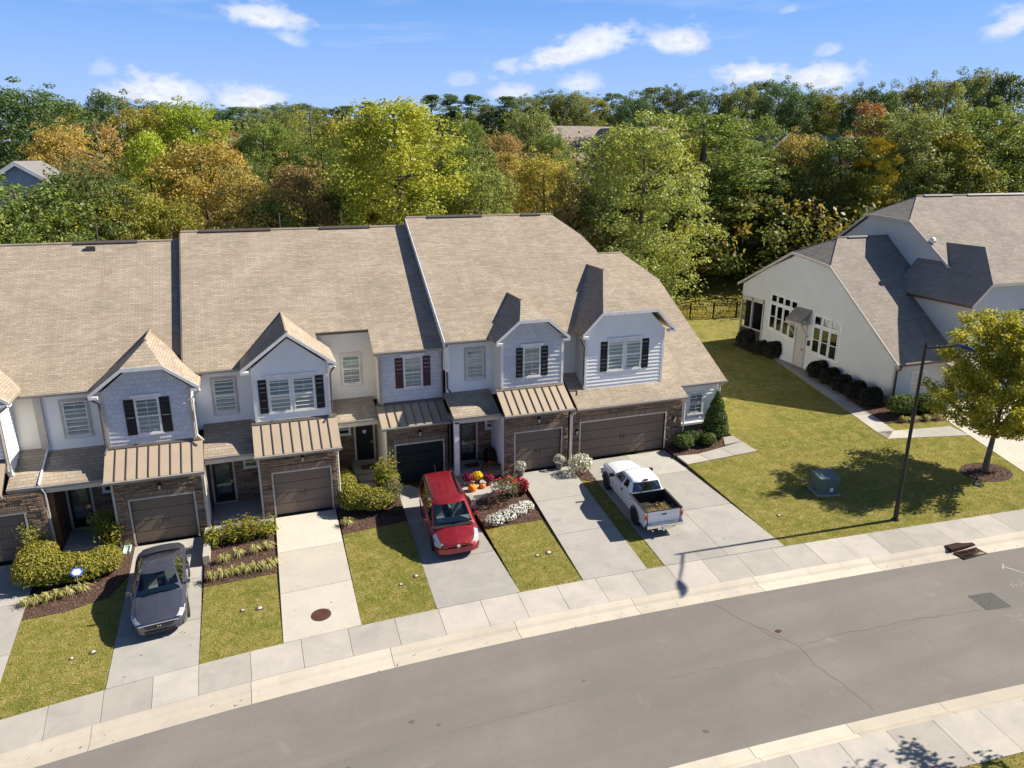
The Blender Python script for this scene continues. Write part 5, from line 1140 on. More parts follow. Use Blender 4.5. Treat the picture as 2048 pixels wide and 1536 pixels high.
# --- grey sedan
def sedan():
    t = thing('sedan', 'dark grey four-door sedan parked nose to the street on the left driveway', 'car')
    L, W2 = 4.66, .91; wh = (-1.42, 1.28); ra = .37
    mats = dict(body='paint_grey', headlight='lens_clear', tail_light='lens_red', windshield='car_glass', rear_window='car_glass', side_window='dark_glass', cabin='paint_grey', bumper='rubber')
    wf = I([(-2.33,.70),(-2.25,.82),(-2.05,.93),(-1.6,.99),(0,1),(1.6,.985),(2.1,.93),(2.25,.86),(2.33,.80)], .03)
    sec = make_sec(W2, I([(-2.33,.30),(-2.2,.22),(-1.9,.19),(2.0,.20),(2.33,.34)]), .52, I([(-2.33,.62),(-2.2,.70),(-1.6,.84),(-.9,.93),(1.0,.98),(2.0,.99),(2.33,.93)]), I([(-2.33,.64),(-2.2,.75),(-1.6,.90),(-1.0,.985),(1.0,1.0),(1.9,1.06),(2.2,1.07),(2.33,.97)]), .05, wf, wh, ra, .33)
    def cls(y, seg, side):
        if seg in (4, 5) and -2.29 < y < -1.80 and (seg == 4 or y < -2.0): return 'headlight#%d' % side
        if seg in (3, 4) and y > 2.05: return 'tail_light#%d' % side
        if seg >= 6 and -1.02 < y < 1.72: return None
        return 'body'
    loft(t, stations(L, wh, ra), sec, cls, mats)
    greenhouse(t, [(.93,-1.12,1.95,.84),(1.0,-1.02,1.82,.80),(1.36,-.12,.92,.615),(1.405,.02,.80,.575),(1.425,.15,.68,.50)], [.03,.36,.40,.70,.86], [0,1,0,2,0,0], .14, .10, mats, 'side_window')
    gaps(t, sec, [(6,-2.18,-1.05),(6,1.95,2.28)], [(-.95,2,5),(.12,2,5),(1.12,3,5)])
    for x, sd in ((-.80,-1),(.80,1)):
        for y in wh: wheel(t, x, y, .33, .22, sd)
        mirror(t, sd*.86, -.72, .98, sd, 'paint_grey')
        MB().box(min(sd*.885,sd*.93),max(sd*.885,sd*.93),-.2,-.02,.80,.83).build('door_handle','chrome',t); MB().box(min(sd*.885,sd*.93),max(sd*.885,sd*.93),.75,.93,.82,.85).build('door_handle','chrome',t)
    g = MB(); g.prism([(-.52,-2.36,.62),(.52,-2.36,.62),(.40,-2.37,.46),(-.40,-2.37,.46)],(0,.1,0)); go = g.build('grille','rubber',t)
    for z in (.50,.54,.58): MB().box(-.44,.44,-2.378,-2.365,z,z+.008).build('grille_bar','plastic_grey',go)
    b = MB(); b.prism([(-.70,-2.30,.665),(.70,-2.30,.665),(.64,-2.385,.625),(-.64,-2.385,.625)],(0,0,.035)); o = b.build('chrome_bar','chrome',t); fix_normals(o)
    b = MB(); b.prism([(-.5,-2.37,.36),(.5,-2.37,.36),(.42,-2.37,.26),(-.42,-2.37,.26)],(0,.08,0)); b.build('lower_intake','rubber',t)
    for sd in (-1,1): b = MB(); b.prism([(sd*.58,-2.33,.40),(sd*.76,-2.20,.42),(sd*.74,-2.22,.30),(sd*.60,-2.33,.28)],(0,-.02,0)); b.build('fog_recess','rubber',t)
    e = MB(); e.box(-.055,-.035,-2.40,-2.38,.515,.585); e.box(.035,.055,-2.40,-2.38,.515,.585); e.box(-.036,.036,-2.398,-2.38,.542,.556); e.build('emblem','chrome',t)
    MB().prism([(-.02,.78,1.43),(.02,.78,1.43),(.012,.92,1.49),(-.012,.92,1.49)],(0,.02,-.06)).build('antenna_fin','paint_grey',t)
    MB().prism([(-.72,-1.12,.97),(.72,-1.12,.97),(.70,-.62,.98),(-.70,-.62,.98)],(0,0,-.2)).build('dashboard','dash',t); MB().box(-.72,.72,-.5,1.6,.30,.42).build('cabin_floor','seat_dark',t)
    seats(t, (-.37,), .05, .42, 'seat_grey'); seats(t, (.37,), .05, .42, 'seat_grey'); seats(t, (-.4,0,.4), .95, .42, 'seat_dark', .5); steering(t, .37, -.45, .90)
    wp = MB(); wp.tube([(-.55,-1.12,1.0),(.05,-1.22,1.0)],.012,4); wp.tube([(.0,-1.18,1.0),(.55,-1.08,1.01)],.012,4); wp.build('wiper','rubber',t)
    for y in wh: MB().box(-.62,.62,y-.3,y+.3,.25,.60).build('wheel_well_shade','rubber',t)  # black boxes added so the wheel arch openings look dark
    return t
o = sedan(); place(o, -4.22, 26.62, gz(-4.22, 26.62)+.035, R(3))
# --- red minivan
def van():
    t = thing('minivan', 'dark red minivan with roof rails parked nose to the street', 'minivan')
    L, W2 = 4.95, .97; wh = (-1.50, 1.42); ra = .39
    mats = dict(body='paint_red', headlight='lens_clear', tail_light='lens_red', windshield='car_glass', rear_window='dark_glass', side_window='dark_glass', cabin='paint_red')
    wf = I([(-2.475,.60),(-2.42,.72),(-2.32,.84),(-2.12,.945),(-1.7,.99),(0,1),(2.0,.985),(2.35,.95),(2.475,.88)], .03)
    sec = make_sec(W2, I([(-2.475,.34),(-2.3,.24),(-2,.21),(2.1,.22),(2.475,.34)]), .58, I([(-2.475,.60),(-2.38,.68),(-2.2,.77),(-1.9,.88),(-1.3,1.02),(0,1.06),(2.2,1.08),(2.475,1.05)]), I([(-2.475,.62),(-2.38,.72),(-2.2,.83),(-1.9,.95),(-1.45,1.08),(0,1.08),(2.2,1.09),(2.475,1.06)]), .06, wf, wh, ra, .34)
    def cls(y, seg, side):
        if seg in (4, 5) and -2.42 < y < -1.83: return 'headlight#%d' % side
        if seg == 3 and -2.40 < y < -2.12: return 'headlight#%d' % side
        if seg in (3, 4) and y > 2.2: return 'tail_light#%d' % side
        if seg >= 6 and -1.44 < y < 2.3: return None
        return 'body'
    loft(t, stations(L, wh, ra), sec, cls, mats)
    greenhouse(t, [(1.02,-1.58,2.44,.92),(1.10,-1.46,2.40,.885),(1.62,-.62,2.22,.735),(1.70,-.46,2.12,.69),(1.735,-.25,1.95,.58)], [.03,.30,.33,.60,.63,.90,.97], [0,1,0,2,0,3,0,0], .16, .05, mats, 'side_window')
    gaps(t, sec, [(6,-2.32,-1.6)], [(-1.05,2,5),(.15,2,5),(1.35,3,5)])
    for x, sd in ((-.84,-1),(.84,1)):
        for y in wh: wheel(t, x, y, .34, .23, sd)
        mirror(t, sd*.93, -.98, 1.08, sd, 'paint_red')
        rr = MB(); rr.tube([(sd*.60,-.15,1.74),(sd*.62,.0,1.80),(sd*.62,1.75,1.79),(sd*.60,1.9,1.73)],.028,6); rr.build('roof_rail','chrome',t); MB().box(min(sd*.575,sd*.665),max(sd*.575,sd*.665),-.3,1.95,1.715,1.74).build('rail_base','rubber',t)
        MB().box(min(sd*.945,sd*.985),max(sd*.945,sd*.985),-.1,.1,.93,.965).build('door_handle','paint_red',t); MB().box(min(sd*.945,sd*.985),max(sd*.945,sd*.985),.30,.50,.93,.965).build('door_handle','paint_red',t)
        MB().box(min(sd*.955,sd*.985),max(sd*.955,sd*.985),-1.05,1.0,.50,.56).build('side_moulding','paint_red',t)
    g = MB(); g.prism([(-.48,-2.44,.70),(.48,-2.44,.70),(.44,-2.50,.59),(-.44,-2.50,.59)],(0,.07,0)); go = g.build('grille','rubber',t)
    b = MB(); b.box(-.46,.46,-2.515,-2.47,.635,.66); b.build('grille_bar','paint_red',go)
    MB().lathe([(.001,0),(.075,.0),(.065,.02)],(0,-2.53,.655),14,'y').build('emblem','chrome',t)
    b = MB(); b.prism([(-.90,-2.22,.55),(-.80,-2.40,.55),(-.55,-2.52,.55),(.55,-2.52,.55),(.80,-2.40,.55),(.90,-2.22,.55)],(0,0,-.22)); o = b.build('bumper','paint_red',t); fix_normals(o); MB().box(-.5,.5,-2.46,-2.38,.255,.325).build('lower_intake','rubber',t)
    MB().box(-.28,.28,-2.53,-2.515,.37,.46).build('front_plate_recess','paint_red',t)
    MB().tube([(-.12,1.9,1.74),(-.12,2.0,1.78),(-.13,2.2,2.05)],.012,5).build('antenna','rubber',t)
    MB().prism([(-.84,-1.55,1.05),(.84,-1.55,1.05),(.80,-.90,1.08),(-.80,-.90,1.08)],(0,0,-.2)).build('dashboard','dash',t); MB().box(-.8,.8,-.8,2.2,.35,.48).build('cabin_floor','seat_dark',t); seats(t,(-.42,.42),-.25,.55,'seat_grey',.72); seats(t,(-.42,.42),.75,.55,'seat_grey',.66); steering(t,.42,-.75,1.08)
    MB().box(-.62,-.30,-1.25,-1.05,1.085,1.095).build('paper','label_white',t)
    wp = MB(); wp.tube([(-.7,-1.58,1.10),(.0,-1.68,1.10)],.014,4); wp.tube([(-.05,-1.64,1.11),(.65,-1.56,1.11)],.014,4); wp.build('wiper','rubber',t); MB().prism([(-.8,-1.70,1.075),(.8,-1.70,1.075),(.78,-1.56,1.115),(-.78,-1.56,1.115)],(0,0,.006)).build('cowl','rubber',t)
    for y in wh: MB().box(-.66,.66,y-.3,y+.3,.25,.62).build('wheel_well_shade','rubber',t)  # black fill paints the shade inside the van's wheel arches
    return t
o = van(); place(o, 6.98, 27.72, gz(6.98, 27.72)-.035, R(-4.5))
# --- white pickup
def pickup():
    t = thing('pickup_truck', 'white extended-cab pickup truck with garden cuttings in its open bed', 'pickup')
    mats = dict(body='paint_white', headlight='lens_clear', windshield='car_glass', rear_window='dark_glass', side_window='dark_glass', cabin='paint_white')
    W2 = .84; wf_ = -1.68; wr = 1.72; ra = .42; zc = .38; yb = 1.02
    wf = I([(-2.5,.78),(-2.42,.88),(-2.2,.95),(-1.7,.985),(0,1),(1.1,1)], .03)
    sec = make_sec(W2, I([(-2.5,.50),(-2.3,.40),(-1.9,.36),(1.1,.36)]), .70, I([(-2.5,.90),(-2.3,.98),(-1.5,1.05),(-.9,1.08),(1.1,1.10)]), I([(-2.5,.93),(-2.3,1.03),(-1.5,1.12),(-.95,1.15),(1.1,1.12)]), .05, wf, (wf_,), ra, zc)
    ys = sorted({round(v, 3) for v in list(np.linspace(-2.5, yb, 34)) + [wf_+ra*math.sin(a*math.pi/2) for a in np.linspace(-1, 1, 17)] + [-2.47, -2.42]}); ys = [ys[0]]+[b for a, b in zip(ys, ys[1:]) if b-a > .012]
    loft(t, ys, sec, lambda y, s_, sd: ('headlight#%d' % sd) if (s_ in (3, 4) and y < -2.26) else (None if (s_ >= 6 and -.9 < y < .92) else 'body'), mats)
    greenhouse(t, [(1.06,-1.02,1.03,.80),(1.14,-.93,1.01,.775),(1.53,-.36,.86,.655),(1.60,-.22,.80,.61),(1.635,0,.62,.52)], [.03,.50,.57,.82,.95], [0,1,0,2,0,0], .13, .04, mats, 'side_window')
    gaps(t, sec, [(6,-2.35,-1.0)], [(-.92,2,5),(.30,2,5),(.75,2,5)])
    MB().box(-.09,.09,.83,.89,1.57,1.63).build('high_brake_light','lens_red',t)
    for x in (-.2,.2): MB().prism([(x-.012,1.06,1.16),(x+.012,1.06,1.16),(x+.012,.91,1.51),(x-.012,.91,1.51)],(0,-.02,0)).build('window_bar','rubber',t)
    # bed
    y1 = 2.78; zt = 1.12
    for sd in (-1, 1):
        prof = [(yb+.03,.40)]+[(wr+ra*1.0*math.cos(a), max(.40, zc+ra*math.sin(a))) for a in np.linspace(math.pi, 0, 13)]+[(y1,.42),(y1,zt),(yb+.03,zt)]
        m = MB(); m.prism([(sd*.84,y,z) for y, z in prof],(-sd*.07,0,0)); o = m.build('bed_side','paint_white',t); fix_normals(o)
        MB().box(min(sd*.76,sd*.85),max(sd*.76,sd*.85),yb+.03,y1,zt+.001,zt+.025).build('bed_rail','liner',t)
        MB().box(min(sd*.745,sd*.769),max(sd*.745,sd*.769),yb+.05,y1-.05,.62,zt).build('bed_liner','liner',t)
        for (yc, nm) in ((wf_, 'front'), (wr, 'rear')):
            fl = MB(); arc = [(yc+(ra+.0)*math.cos(a), zc+(ra)*math.sin(a)) for a in np.linspace(math.pi*1.0, 0, 13)]; arc2 = [(yc+(ra+.075)*math.cos(a), zc+(ra+.075)*math.sin(a)) for a in np.linspace(0, math.pi*1.0, 13)]
            fl.prism([(sd*.825,y,z) for y, z in arc+arc2],(sd*.05,0,0)); o = fl.build('wheel_flare','plastic_grey',t); fix_normals(o)
        tl = MB(); tl.box(min(sd*.72,sd*.85),max(sd*.72,sd*.85),y1-.03,y1+.02,.78,.94); q = tl.build('tail_light','lens_red',t); MB().box(min(sd*.72,sd*.85),max(sd*.72,sd*.85),y1-.03,y1+.02,.942,1.04).build('turn_lens','lens_amber',q)
        for y in (wf_, wr): wheel(t, sd*.76, y, .38, .24, sd, 'alloy', 6)
        mm = MB(); mm.box(min(sd*.84,sd*1.05),max(sd*.84,sd*1.05),-.82,-.70,1.13,1.27); mm.build('wing_mirror','rubber',t)
        MB().box(min(sd*.835,sd*.865),max(sd*.835,sd*.865),.12,.30,.92,.97).build('door_handle','rubber',t)
        MB().box(min(sd*.842,sd*.85),max(sd*.842,sd*.85),1.15,1.25,.93,.98).build('badge','lamp_blue',t)
    MB().box(-.71,.71,y1-.05,y1+.005,.56,zt-.01).build('tailgate','paint_white',t); MB().box(-.70,.70,y1-.055,y1-.0,zt-.008,zt+.02).build('tailgate_cap','liner',t); MB().box(-.11,.11,y1+.006,y1+.02,.93,.985).build('tailgate_handle','rubber',t)
    MB().box(-.77,.77,yb+.03,yb+.08,.62,zt-.003).build('bed_liner','liner',t); MB().box(-.77,.77,yb+.05,y1-.05,.58,.62).build('bed_floor','liner',t); MB().box(-.70,-.02+.25,1.35,2.3,.64,.66).build('bed_mat','bed_mat',t)
    MB().box(-.75,-.5,wr-.38,wr+.38,.62,.80).build('wheel_hump','liner',t); MB().box(.5,.75,wr-.38,wr+.38,.62,.80).build('wheel_hump','liner',t)
    b = MB(); b.prism([(-.86,y1+.02,.56),(.86,y1+.02,.56),(.80,y1+.17,.56),(-.80,y1+.17,.56)],(0,0,-.13)); o = b.build('rear_bumper','chrome',t); fix_normals(o); MB().box(-.62,.62,y1+.03,y1+.15,.561,.575).build('bumper_step','plastic_grey',t)
    h_ = MB(); h_.box(-.30,.30,y1+.04,y1+.12,.30,.42); h_.tube([(.1,y1+.05,.36),(.1,y1+.26,.36)],.045,8); h_.build('tow_hitch','chrome',t)
    b = MB(); b.prism([(-.80,-2.60,.70),(.80,-2.60,.70),(.86,-2.35,.70),(-.86,-2.35,.70)],(0,0,-.2)); o = b.build('front_bumper','paint_white',t); fix_normals(o); MB().box(-.5,.5,-2.53,-2.49,.72,.90).build('grille','chrome',t)
    MB().box(-.7,.7,-1.0,-.5,.85,1.10).build('dashboard','dash',t); seats(t,(-.36,.36),.0,.6,'seat_grey',.6); steering(t,.36,-.38,1.08); MB().box(-.7,.7,-.5,.9,.45,.56).build('cabin_floor','seat_dark',t)
    for y in (wf_, wr): MB().box(-.6,.6,y-.32,y+.32,.3,.66).build('wheel_well_shade','rubber',t)  # black blocks put in to darken the pickup's wheel arches
    MB().box(-.55,.55,1.0,2.8,.30,.56).build('chassis','rubber',t)
    MB().box(-.15,.15,y1+.171,y1+.178,.44,.54).build('license_plate','label_white',t)
    ex = MB(); ex.tube([(.55,2.5,.34),(.55,2.95,.33)],.035,8); ex.build('exhaust','chrome',t)
    return t
o = pickup(); place(o, 15.52, 26.55, gz(15.52, 26.55)+.035, R(174.3)); PK = o
# garden cuttings lying in the pickup bed
Mp = Matrix.Translation(PK.location) @ PK.rotation_euler.to_matrix().to_4x4()
cc = []
for (cx, cy, sx, sy, n) in ((.35,2.45,.30,.28,420),(-.30,2.25,.36,.42,520),(.1,2.5,.5,.2,260)):
    p = rng.normal(size=(n,3))*np.array([sx,sy,.10])*.55+np.array([cx,cy,.86]); p[:,0] = np.clip(p[:,0],-.7,.7); p[:,1] = np.clip(p[:,1],1.5,2.7); p[:,2] = np.clip(p[:,2],.67,1.2); cc.append(p)
cc = np.concatenate(cc); cc = cc @ np.array(Mp.to_3x3()).T + np.array(Mp.translation)
tag(fast('garden_cuttings', leaf_quads(cc, np.tile([0,0,1.],(len(cc),1)), .17, aspect=.18, jitter=1.2), 4, 'dry_cut'), 'heap of dry straw-coloured garden cuttings in the pickup bed', 'cuttings')

# ------------------------------------------------------------------ shrubs and flowers
def blob_pts(n, c, rad, r=rng, flat=1.0, top=True, sq=2.6):
    """points on a rounded-box (superellipsoid) surface; returns points, normals"""
    d = rand_dirs(n, r)
    if top: d[:,2] = np.where(d[:,2] < -.25, -d[:,2], d[:,2])
    k = (np.abs(d)**sq).sum(1)**(-1/sq); p = d*k[:,None]
    nrm = np.sign(p)*np.abs(p)**(sq-1)/np.array(rad); nrm = unit(nrm)
    p = p*np.array(rad)*(1+r.normal(size=(n,1))*.045)
    return p+np.array(c), nrm
def shrub(name, label, cat, blobs, leaf, size, dens, mat, group=None, aspect=.6, jit=.55, core=True):
    """blobs: (x, y, rx, ry, h)  rounded shapes standing on the ground"""
    x0, y0 = blobs[0][0], blobs[0][1]; t = thing(name, label, cat, (x0, y0, gz(x0, y0)), 0, group); Q = []
    for x, y, rx, ry, h_ in blobs:
        z = gz(x, y); area = 4*math.pi*((rx*ry)**1.6/3+2*(rx*h_/2)**1.6/3)**(1/1.6); n = int(area*dens)
        p, nr = blob_pts(n, (x, y, z+h_*.48), (rx, ry, h_*.52)); p[:,2] = np.maximum(p[:,2], z+.04)
        Q.append(leaf_quads(p, nr, size, aspect=aspect, jitter=jit))
    o = fast('foliage', np.concatenate(Q), 4, leaf, t)
    if core:
        m = MB()
        for x, y, rx, ry, h_ in blobs:
            z = gz(x, y); pr = [(.55,.02),(.80,.25*h_),(.86,.55*h_),(.74,.82*h_),(.35,.93*h_)]
            k = len(m.v); m.lathe(pr, (0,0,0), 12); m.v[k:] = [(x+a*rx, y+b*ry, z+c) for a, b, c in m.v[k:]]
        m.build('light_block_core', mat, t)  # dark solid core added inside the foliage to block light
    return t
ramp_leaf('core_dark', [(0.02,0.022,0.01),(0.03,0.03,0.014)], 0.0, 0.9)
shrub('hedge', 'big clipped golden-green hedge left of the grey sedan', 'hedge', [(-9.0,30.0,.72,1.25,1.25),(-8.2,29.4,.85,.75,1.10),(-7.3,29.3,.80,.70,1.0),(-6.6,29.6,.62,.75,.95)], 'hedge', .085, 620, 'core_dark')
shrub('hedge', 'clipped golden-green hedge left of the red minivan', 'hedge', [(3.25,32.3,.50,1.3,1.05),(3.55,30.9,.75,.75,1.05),(4.35,30.4,.78,.62,1.0)], 'hedge', .085, 620, 'core_dark')
def sprig(name, label, blobs, leaf='nandina', size=.13, dens=230, cat='shrub'):
    x0, y0 = blobs[0][0], blobs[0][1]; z0 = gz(x0, y0); t = thing(name, label, cat, (x0, y0, z0)); Q = []; m = MB()
    for x, y, rx, ry, h_ in blobs:
        for k in range(int(16*max(rx, .35)/.4)):
            a = rng.uniform(0, 6.283); f = rng.uniform(.15, 1); L = h_*rng.uniform(.6, 1.08); e = np.array([x+rx*f*math.cos(a), y+ry*f*math.sin(a), z0+L]); b = np.array([x+rx*.25*f*math.cos(a), y+ry*.25*f*math.sin(a), z0])
            m.tube([tuple(b), tuple(b*.5+e*.5+np.array([0,0,.05])), tuple(e)], [.010,.008,.004], 4, False)
            for s_ in (.35, .5, .65, .8, .92, 1.02):
                c = b+(e-b)*s_; n = int(dens/18); p = c+rng.normal(size=(n,3))*np.array([.13,.13,.07]); p[:,2] = np.maximum(p[:,2], z0+.05); Q.append(leaf_quads(p, np.tile([0,0,1.],(n,1)), size, aspect=.36, jitter=.8))
    m.build('stems', 'bark', t); fast('foliage', np.concatenate(Q), 4, leaf, t); return t
sprig('nandina_shrub', 'airy yellow-green shrub beside the doorstep behind the big hedge', [(-6.75,31.7,.62,.5,1.5),(-6.5,31.35,.4,.35,1.1)])
sprig('nandina_shrub', 'sprig of leafy shrub behind the left end of the big hedge', [(-9.3,31.15,.33,.3,1.55)])
sprig('nandina_shrub', 'low spreading shrub along the bed right of the grey sedan', [(-2.45,29.9,.42,.42,.75),(-1.8,29.95,.45,.42,.85),(-1.1,30.0,.45,.42,.9),(-.45,30.05,.40,.42,.8)])
sprig('nandina_shrub', 'tall bright green shrub by the dark garage door', [(5.05,31.75,.55,.5,1.75),(5.2,31.4,.42,.4,1.2),(4.9,31.9,.4,.4,1.5)])
sprig('bush', 'pinkish leafy bush between the hedge and the red minivan', [(5.15,30.7,.42,.42,1.15)], 'rose_leaf', .10, 330)
shrub('conical_evergreen', 'cone-shaped evergreen shrub at the right end of the row', 'shrub', [(22.9,31.35,.62,.62,1.1),(22.9,31.35,.54,.54,1.75),(22.9,31.35,.38,.38,2.3),(22.9,31.35,.2,.2,2.62)], 'green_shrub', .11, 430, 'core_dark')
shrub('round_shrub', 'round green shrub by the stone corner of the double garage', 'shrub', [(20.65,30.85,.48,.45,.75)], 'green_shrub', .09, 480, 'core_dark', 'clipped shrubs at the right end')
shrub('round_shrub', 'middle green shrub under the small window at the row end', 'shrub', [(21.3,31.25,.52,.45,.8)], 'green_shrub', .09, 480, 'core_dark', 'clipped shrubs at the right end')
shrub('round_shrub', 'small green shrub just left of the cone-shaped evergreen', 'shrub', [(22.05,30.75,.42,.40,.68)], 'green_shrub', .09, 480, 'core_dark', 'clipped shrubs at the right end')
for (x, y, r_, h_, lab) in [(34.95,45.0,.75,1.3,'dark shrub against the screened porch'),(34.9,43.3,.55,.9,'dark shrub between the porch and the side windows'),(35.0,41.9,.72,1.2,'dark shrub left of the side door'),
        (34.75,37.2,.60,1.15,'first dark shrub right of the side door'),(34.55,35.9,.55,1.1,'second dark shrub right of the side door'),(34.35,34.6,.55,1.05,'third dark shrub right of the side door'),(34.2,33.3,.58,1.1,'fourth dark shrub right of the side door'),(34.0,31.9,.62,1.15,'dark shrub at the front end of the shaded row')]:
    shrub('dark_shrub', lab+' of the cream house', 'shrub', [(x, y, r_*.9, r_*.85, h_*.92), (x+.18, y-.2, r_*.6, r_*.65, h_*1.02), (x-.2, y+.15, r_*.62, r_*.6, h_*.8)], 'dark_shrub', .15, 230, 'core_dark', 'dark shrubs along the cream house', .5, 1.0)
shrub('hedge', 'green hedge in front of the cream house behind the lamp post', 'hedge', [(34.6,30.0,.95,.6,1.15),(36.0,29.6,.9,.6,1.2)], 'green_shrub', .11, 420, 'core_dark')
ORD = ['first','second','third','fourth','fifth','sixth','seventh','eighth','ninth','tenth','eleventh','twelfth','thirteenth','fourteenth','fifteenth','sixteenth','seventeenth','eighteenth','nineteenth','twentieth']
def ordn(i): return ORD[i] if i < 20 else ('twenty-'+ORD[i-20] if i < 29 else ('thirtieth' if i == 29 else ('thirty-'+ORD[i-30] if i < 39 else ('fortieth' if i == 39 else 'forty-'+ORD[i-40]))))
def tufts(name, label, spots, leaf='liriope', L=.5, nb=95, group=None):
    for i, (x, y) in enumerate(spots):
        z = gz(x, y)+.03; Q = []
        for _ in range(nb):
            a = rng.uniform(0, 6.283); l = L*rng.uniform(.6,1.15); lean = rng.uniform(.25,.95); d = np.array([math.cos(a), math.sin(a), 0]); s_ = np.array([-d[1], d[0], 0])*.011
            b = np.array([x, y, z])+d*rng.uniform(0,.06); p1 = b+d*l*.40*lean+np.array([0,0,l*.62]); p2 = b+d*l*.95*lean+np.array([0,0,l*(.75-.55*lean)])
            Q += [b-s_, b+s_, p1+s_, p1-s_, p1-s_, p1+s_, p2+s_*.2, p2-s_*.2]
        t = thing(name, (label.replace('@', ordn(i)) if isinstance(label, str) else label[i]), 'grass tuft', (x, y, z), 0, group); fast('blades', np.array(Q), 4, leaf, t)
tufts('grass_tuft', '@ striped grass tuft from the left in the front row right of the sedan', [(-2.55,27.35),(-2.15,27.4),(-1.75,27.42),(-1.35,27.42),(-.95,27.4),(-.55,27.35),(-.3,27.5)], group='front row of striped grass tufts')
tufts('grass_tuft', ['striped grass tuft alone at the left of the back row', 'second striped grass tuft of the back row', 'third striped grass tuft of the back row', 'striped grass tuft at the right end of the back row'], [(-2.15,28.5),(-1.6,28.75),(-.95,28.75),(-.45,28.8)], group='back row of striped grass tufts')
tufts('grass_tuft', '@ striped grass tuft from the left below the big hedge', [(-9.0,28.1),(-8.65,28.15),(-8.3,28.2),(-7.95,28.25),(-7.6,28.3),(-7.2,28.35)], group='grass tufts below the big hedge')
tufts('grass_tuft', 'striped grass tuft at the left foot of the hedge by the minivan', [(2.9,29.55)], L=.5, nb=90)
tufts('grass_tuft', 'dark shaded grass tuft right of the hedge by the minivan', [(5.15,29.75)], 'green_shrub', .5, 90)
tufts('grass_tuft', '@ grass tuft from the left before the hedge behind the lamp post', [(33.9,29.15),(34.5,29.0),(35.2,28.85),(35.9,28.75)], group='grass tufts before the far hedge')
def flowers(name, label, spots, leaf, petal, hgt, nleaf, npet, psize=.06, lsize=.09, cat='flowers'):
    x0, y0 = spots[0][:2]; t = thing(name, label, cat, (x0, y0, gz(x0, y0))); A = []; B = []
    for x, y, r_ in spots:
        z = gz(x, y); p, nr = blob_pts(nleaf, (x, y, z+hgt*.45), (r_, r_*.85, hgt*.5)); p = p-nr*rng.uniform(0,.12,(len(p),1)); A.append(leaf_quads(p, nr, lsize, aspect=.5, jitter=.8))
        p, nr = blob_pts(npet, (x, y, z+hgt*.5), (r_*1.03, r_*.88, hgt*.56)); B.append(leaf_quads(p+nr*.015, nr, psize, aspect=.9, jitter=.4)); B.append(leaf_quads(p+nr*.02, nr, psize, aspect=.9, jitter=.4))
    fast('foliage', np.concatenate(A), 4, leaf, t); fast('petals', np.concatenate(B), 4, petal, t); return t
flowers('white_flowers', 'mound of white flowers at the front of the rose bed', [(8.95,27.25,.38),(9.5,27.4,.42),(10.1,27.65,.42),(10.6,27.85,.35)], 'green_shrub', 'petal_white', .38, 260, 330)
flowers('white_flowers', 'tall white-flowering plant between the single and the double garage', [(14.35,30.2,.55)], 'nandina', 'petal_white', .95, 700, 420)
flowers('rose_bush', 'rose bush with red blooms in the middle of the mulch bed', [(9.95,28.9,.62),(10.3,29.2,.5)], 'rose_leaf', 'petal_red', 1.15, 700, 12, .13)
flowers('rose_bush', 'small red rose bush beside the stoop of the fifth townhouse', [(10.25,31.75,.5)], 'rose_leaf', 'petal_red', .75, 500, 10, .14)
shrub('crimson_bush', 'small crimson-leaved bush right of the roses', 'shrub', [(10.95,29.4,.35,.35,.75)], 'crimson', .11, 330, 'core_dark')
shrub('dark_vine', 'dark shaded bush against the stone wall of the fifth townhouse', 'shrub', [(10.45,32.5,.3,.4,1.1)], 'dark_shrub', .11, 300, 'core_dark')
def pot(label, x, y, z, r_=.2, h_=.36):
    t = thing('flower_pot', label, 'flower pot', (x, y, z), 0, 'pots by the single garage'); MB().lathe([(r_*.65,0),(r_*.9,h_*.8),(r_,h_*.82),(r_,h_),(r_*.88,h_),(r_*.85,h_*.9)], (x,y,z), 16).build('pot','pot',t,40)
    p, nr = blob_pts(240, (x, y, z+h_+.12), (r_*1.25, r_*1.25, .26)); fast('plant', leaf_quads(p, nr, .11, aspect=.35, jitter=.9), 4, 'dusty', t)
pot('grey pot of silvery leaves at the left of the single garage', 11.48, 30.85, .44); pot('grey pot of silvery leaves at the right of the single garage', 13.55, 30.95, .47)
t = thing('pumpkin', 'small pale pumpkin standing at the left of the single garage', 'pumpkin', (11.25, 30.95, .44)); MB().lathe([(.03,0),(.12,.03),(.15,.10),(.11,.18),(.02,.20)], (11.25,30.95,.44), 12).build('shell','pumpkin_pale',t,60); MB().tube([(11.25,30.95,.63),(11.27,30.96,.69)],.018,5).build('stem','bark',t)
def pumpkin(label, x, y, z, r_, mat):
    t = thing('pumpkin', label, 'pumpkin', (x, y, z), 0, 'pumpkins on the step'); m = MB(); n = 20; V = []; F = []
    prof = [(.15,.03),(.75,.0),(1.0,.42),(.92,.80),(.55,1.12),(.12,1.05)]
    for a, b in prof:
        for k in range(n): th = 2*math.pi*k/n; rr = r_*a*(1+.07*math.cos(th*7)); V.append((x+rr*math.cos(th), y+rr*math.sin(th), z+b*r_*1.35))
    for i in range(len(prof)-1):
        for k in range(n): F.append((i*n+k, i*n+(k+1) % n, (i+1)*n+(k+1) % n, (i+1)*n+k))
    F += [tuple(range(n))[::-1], tuple((len(prof)-1)*n+k for k in range(n))]; m.add(V, F); m.build('shell', mat, t, 70); MB().tube([(x,y,z+r_*1.35),(x+.02,y,z+r_*1.75)],.025,5).build('stem','bark',t)
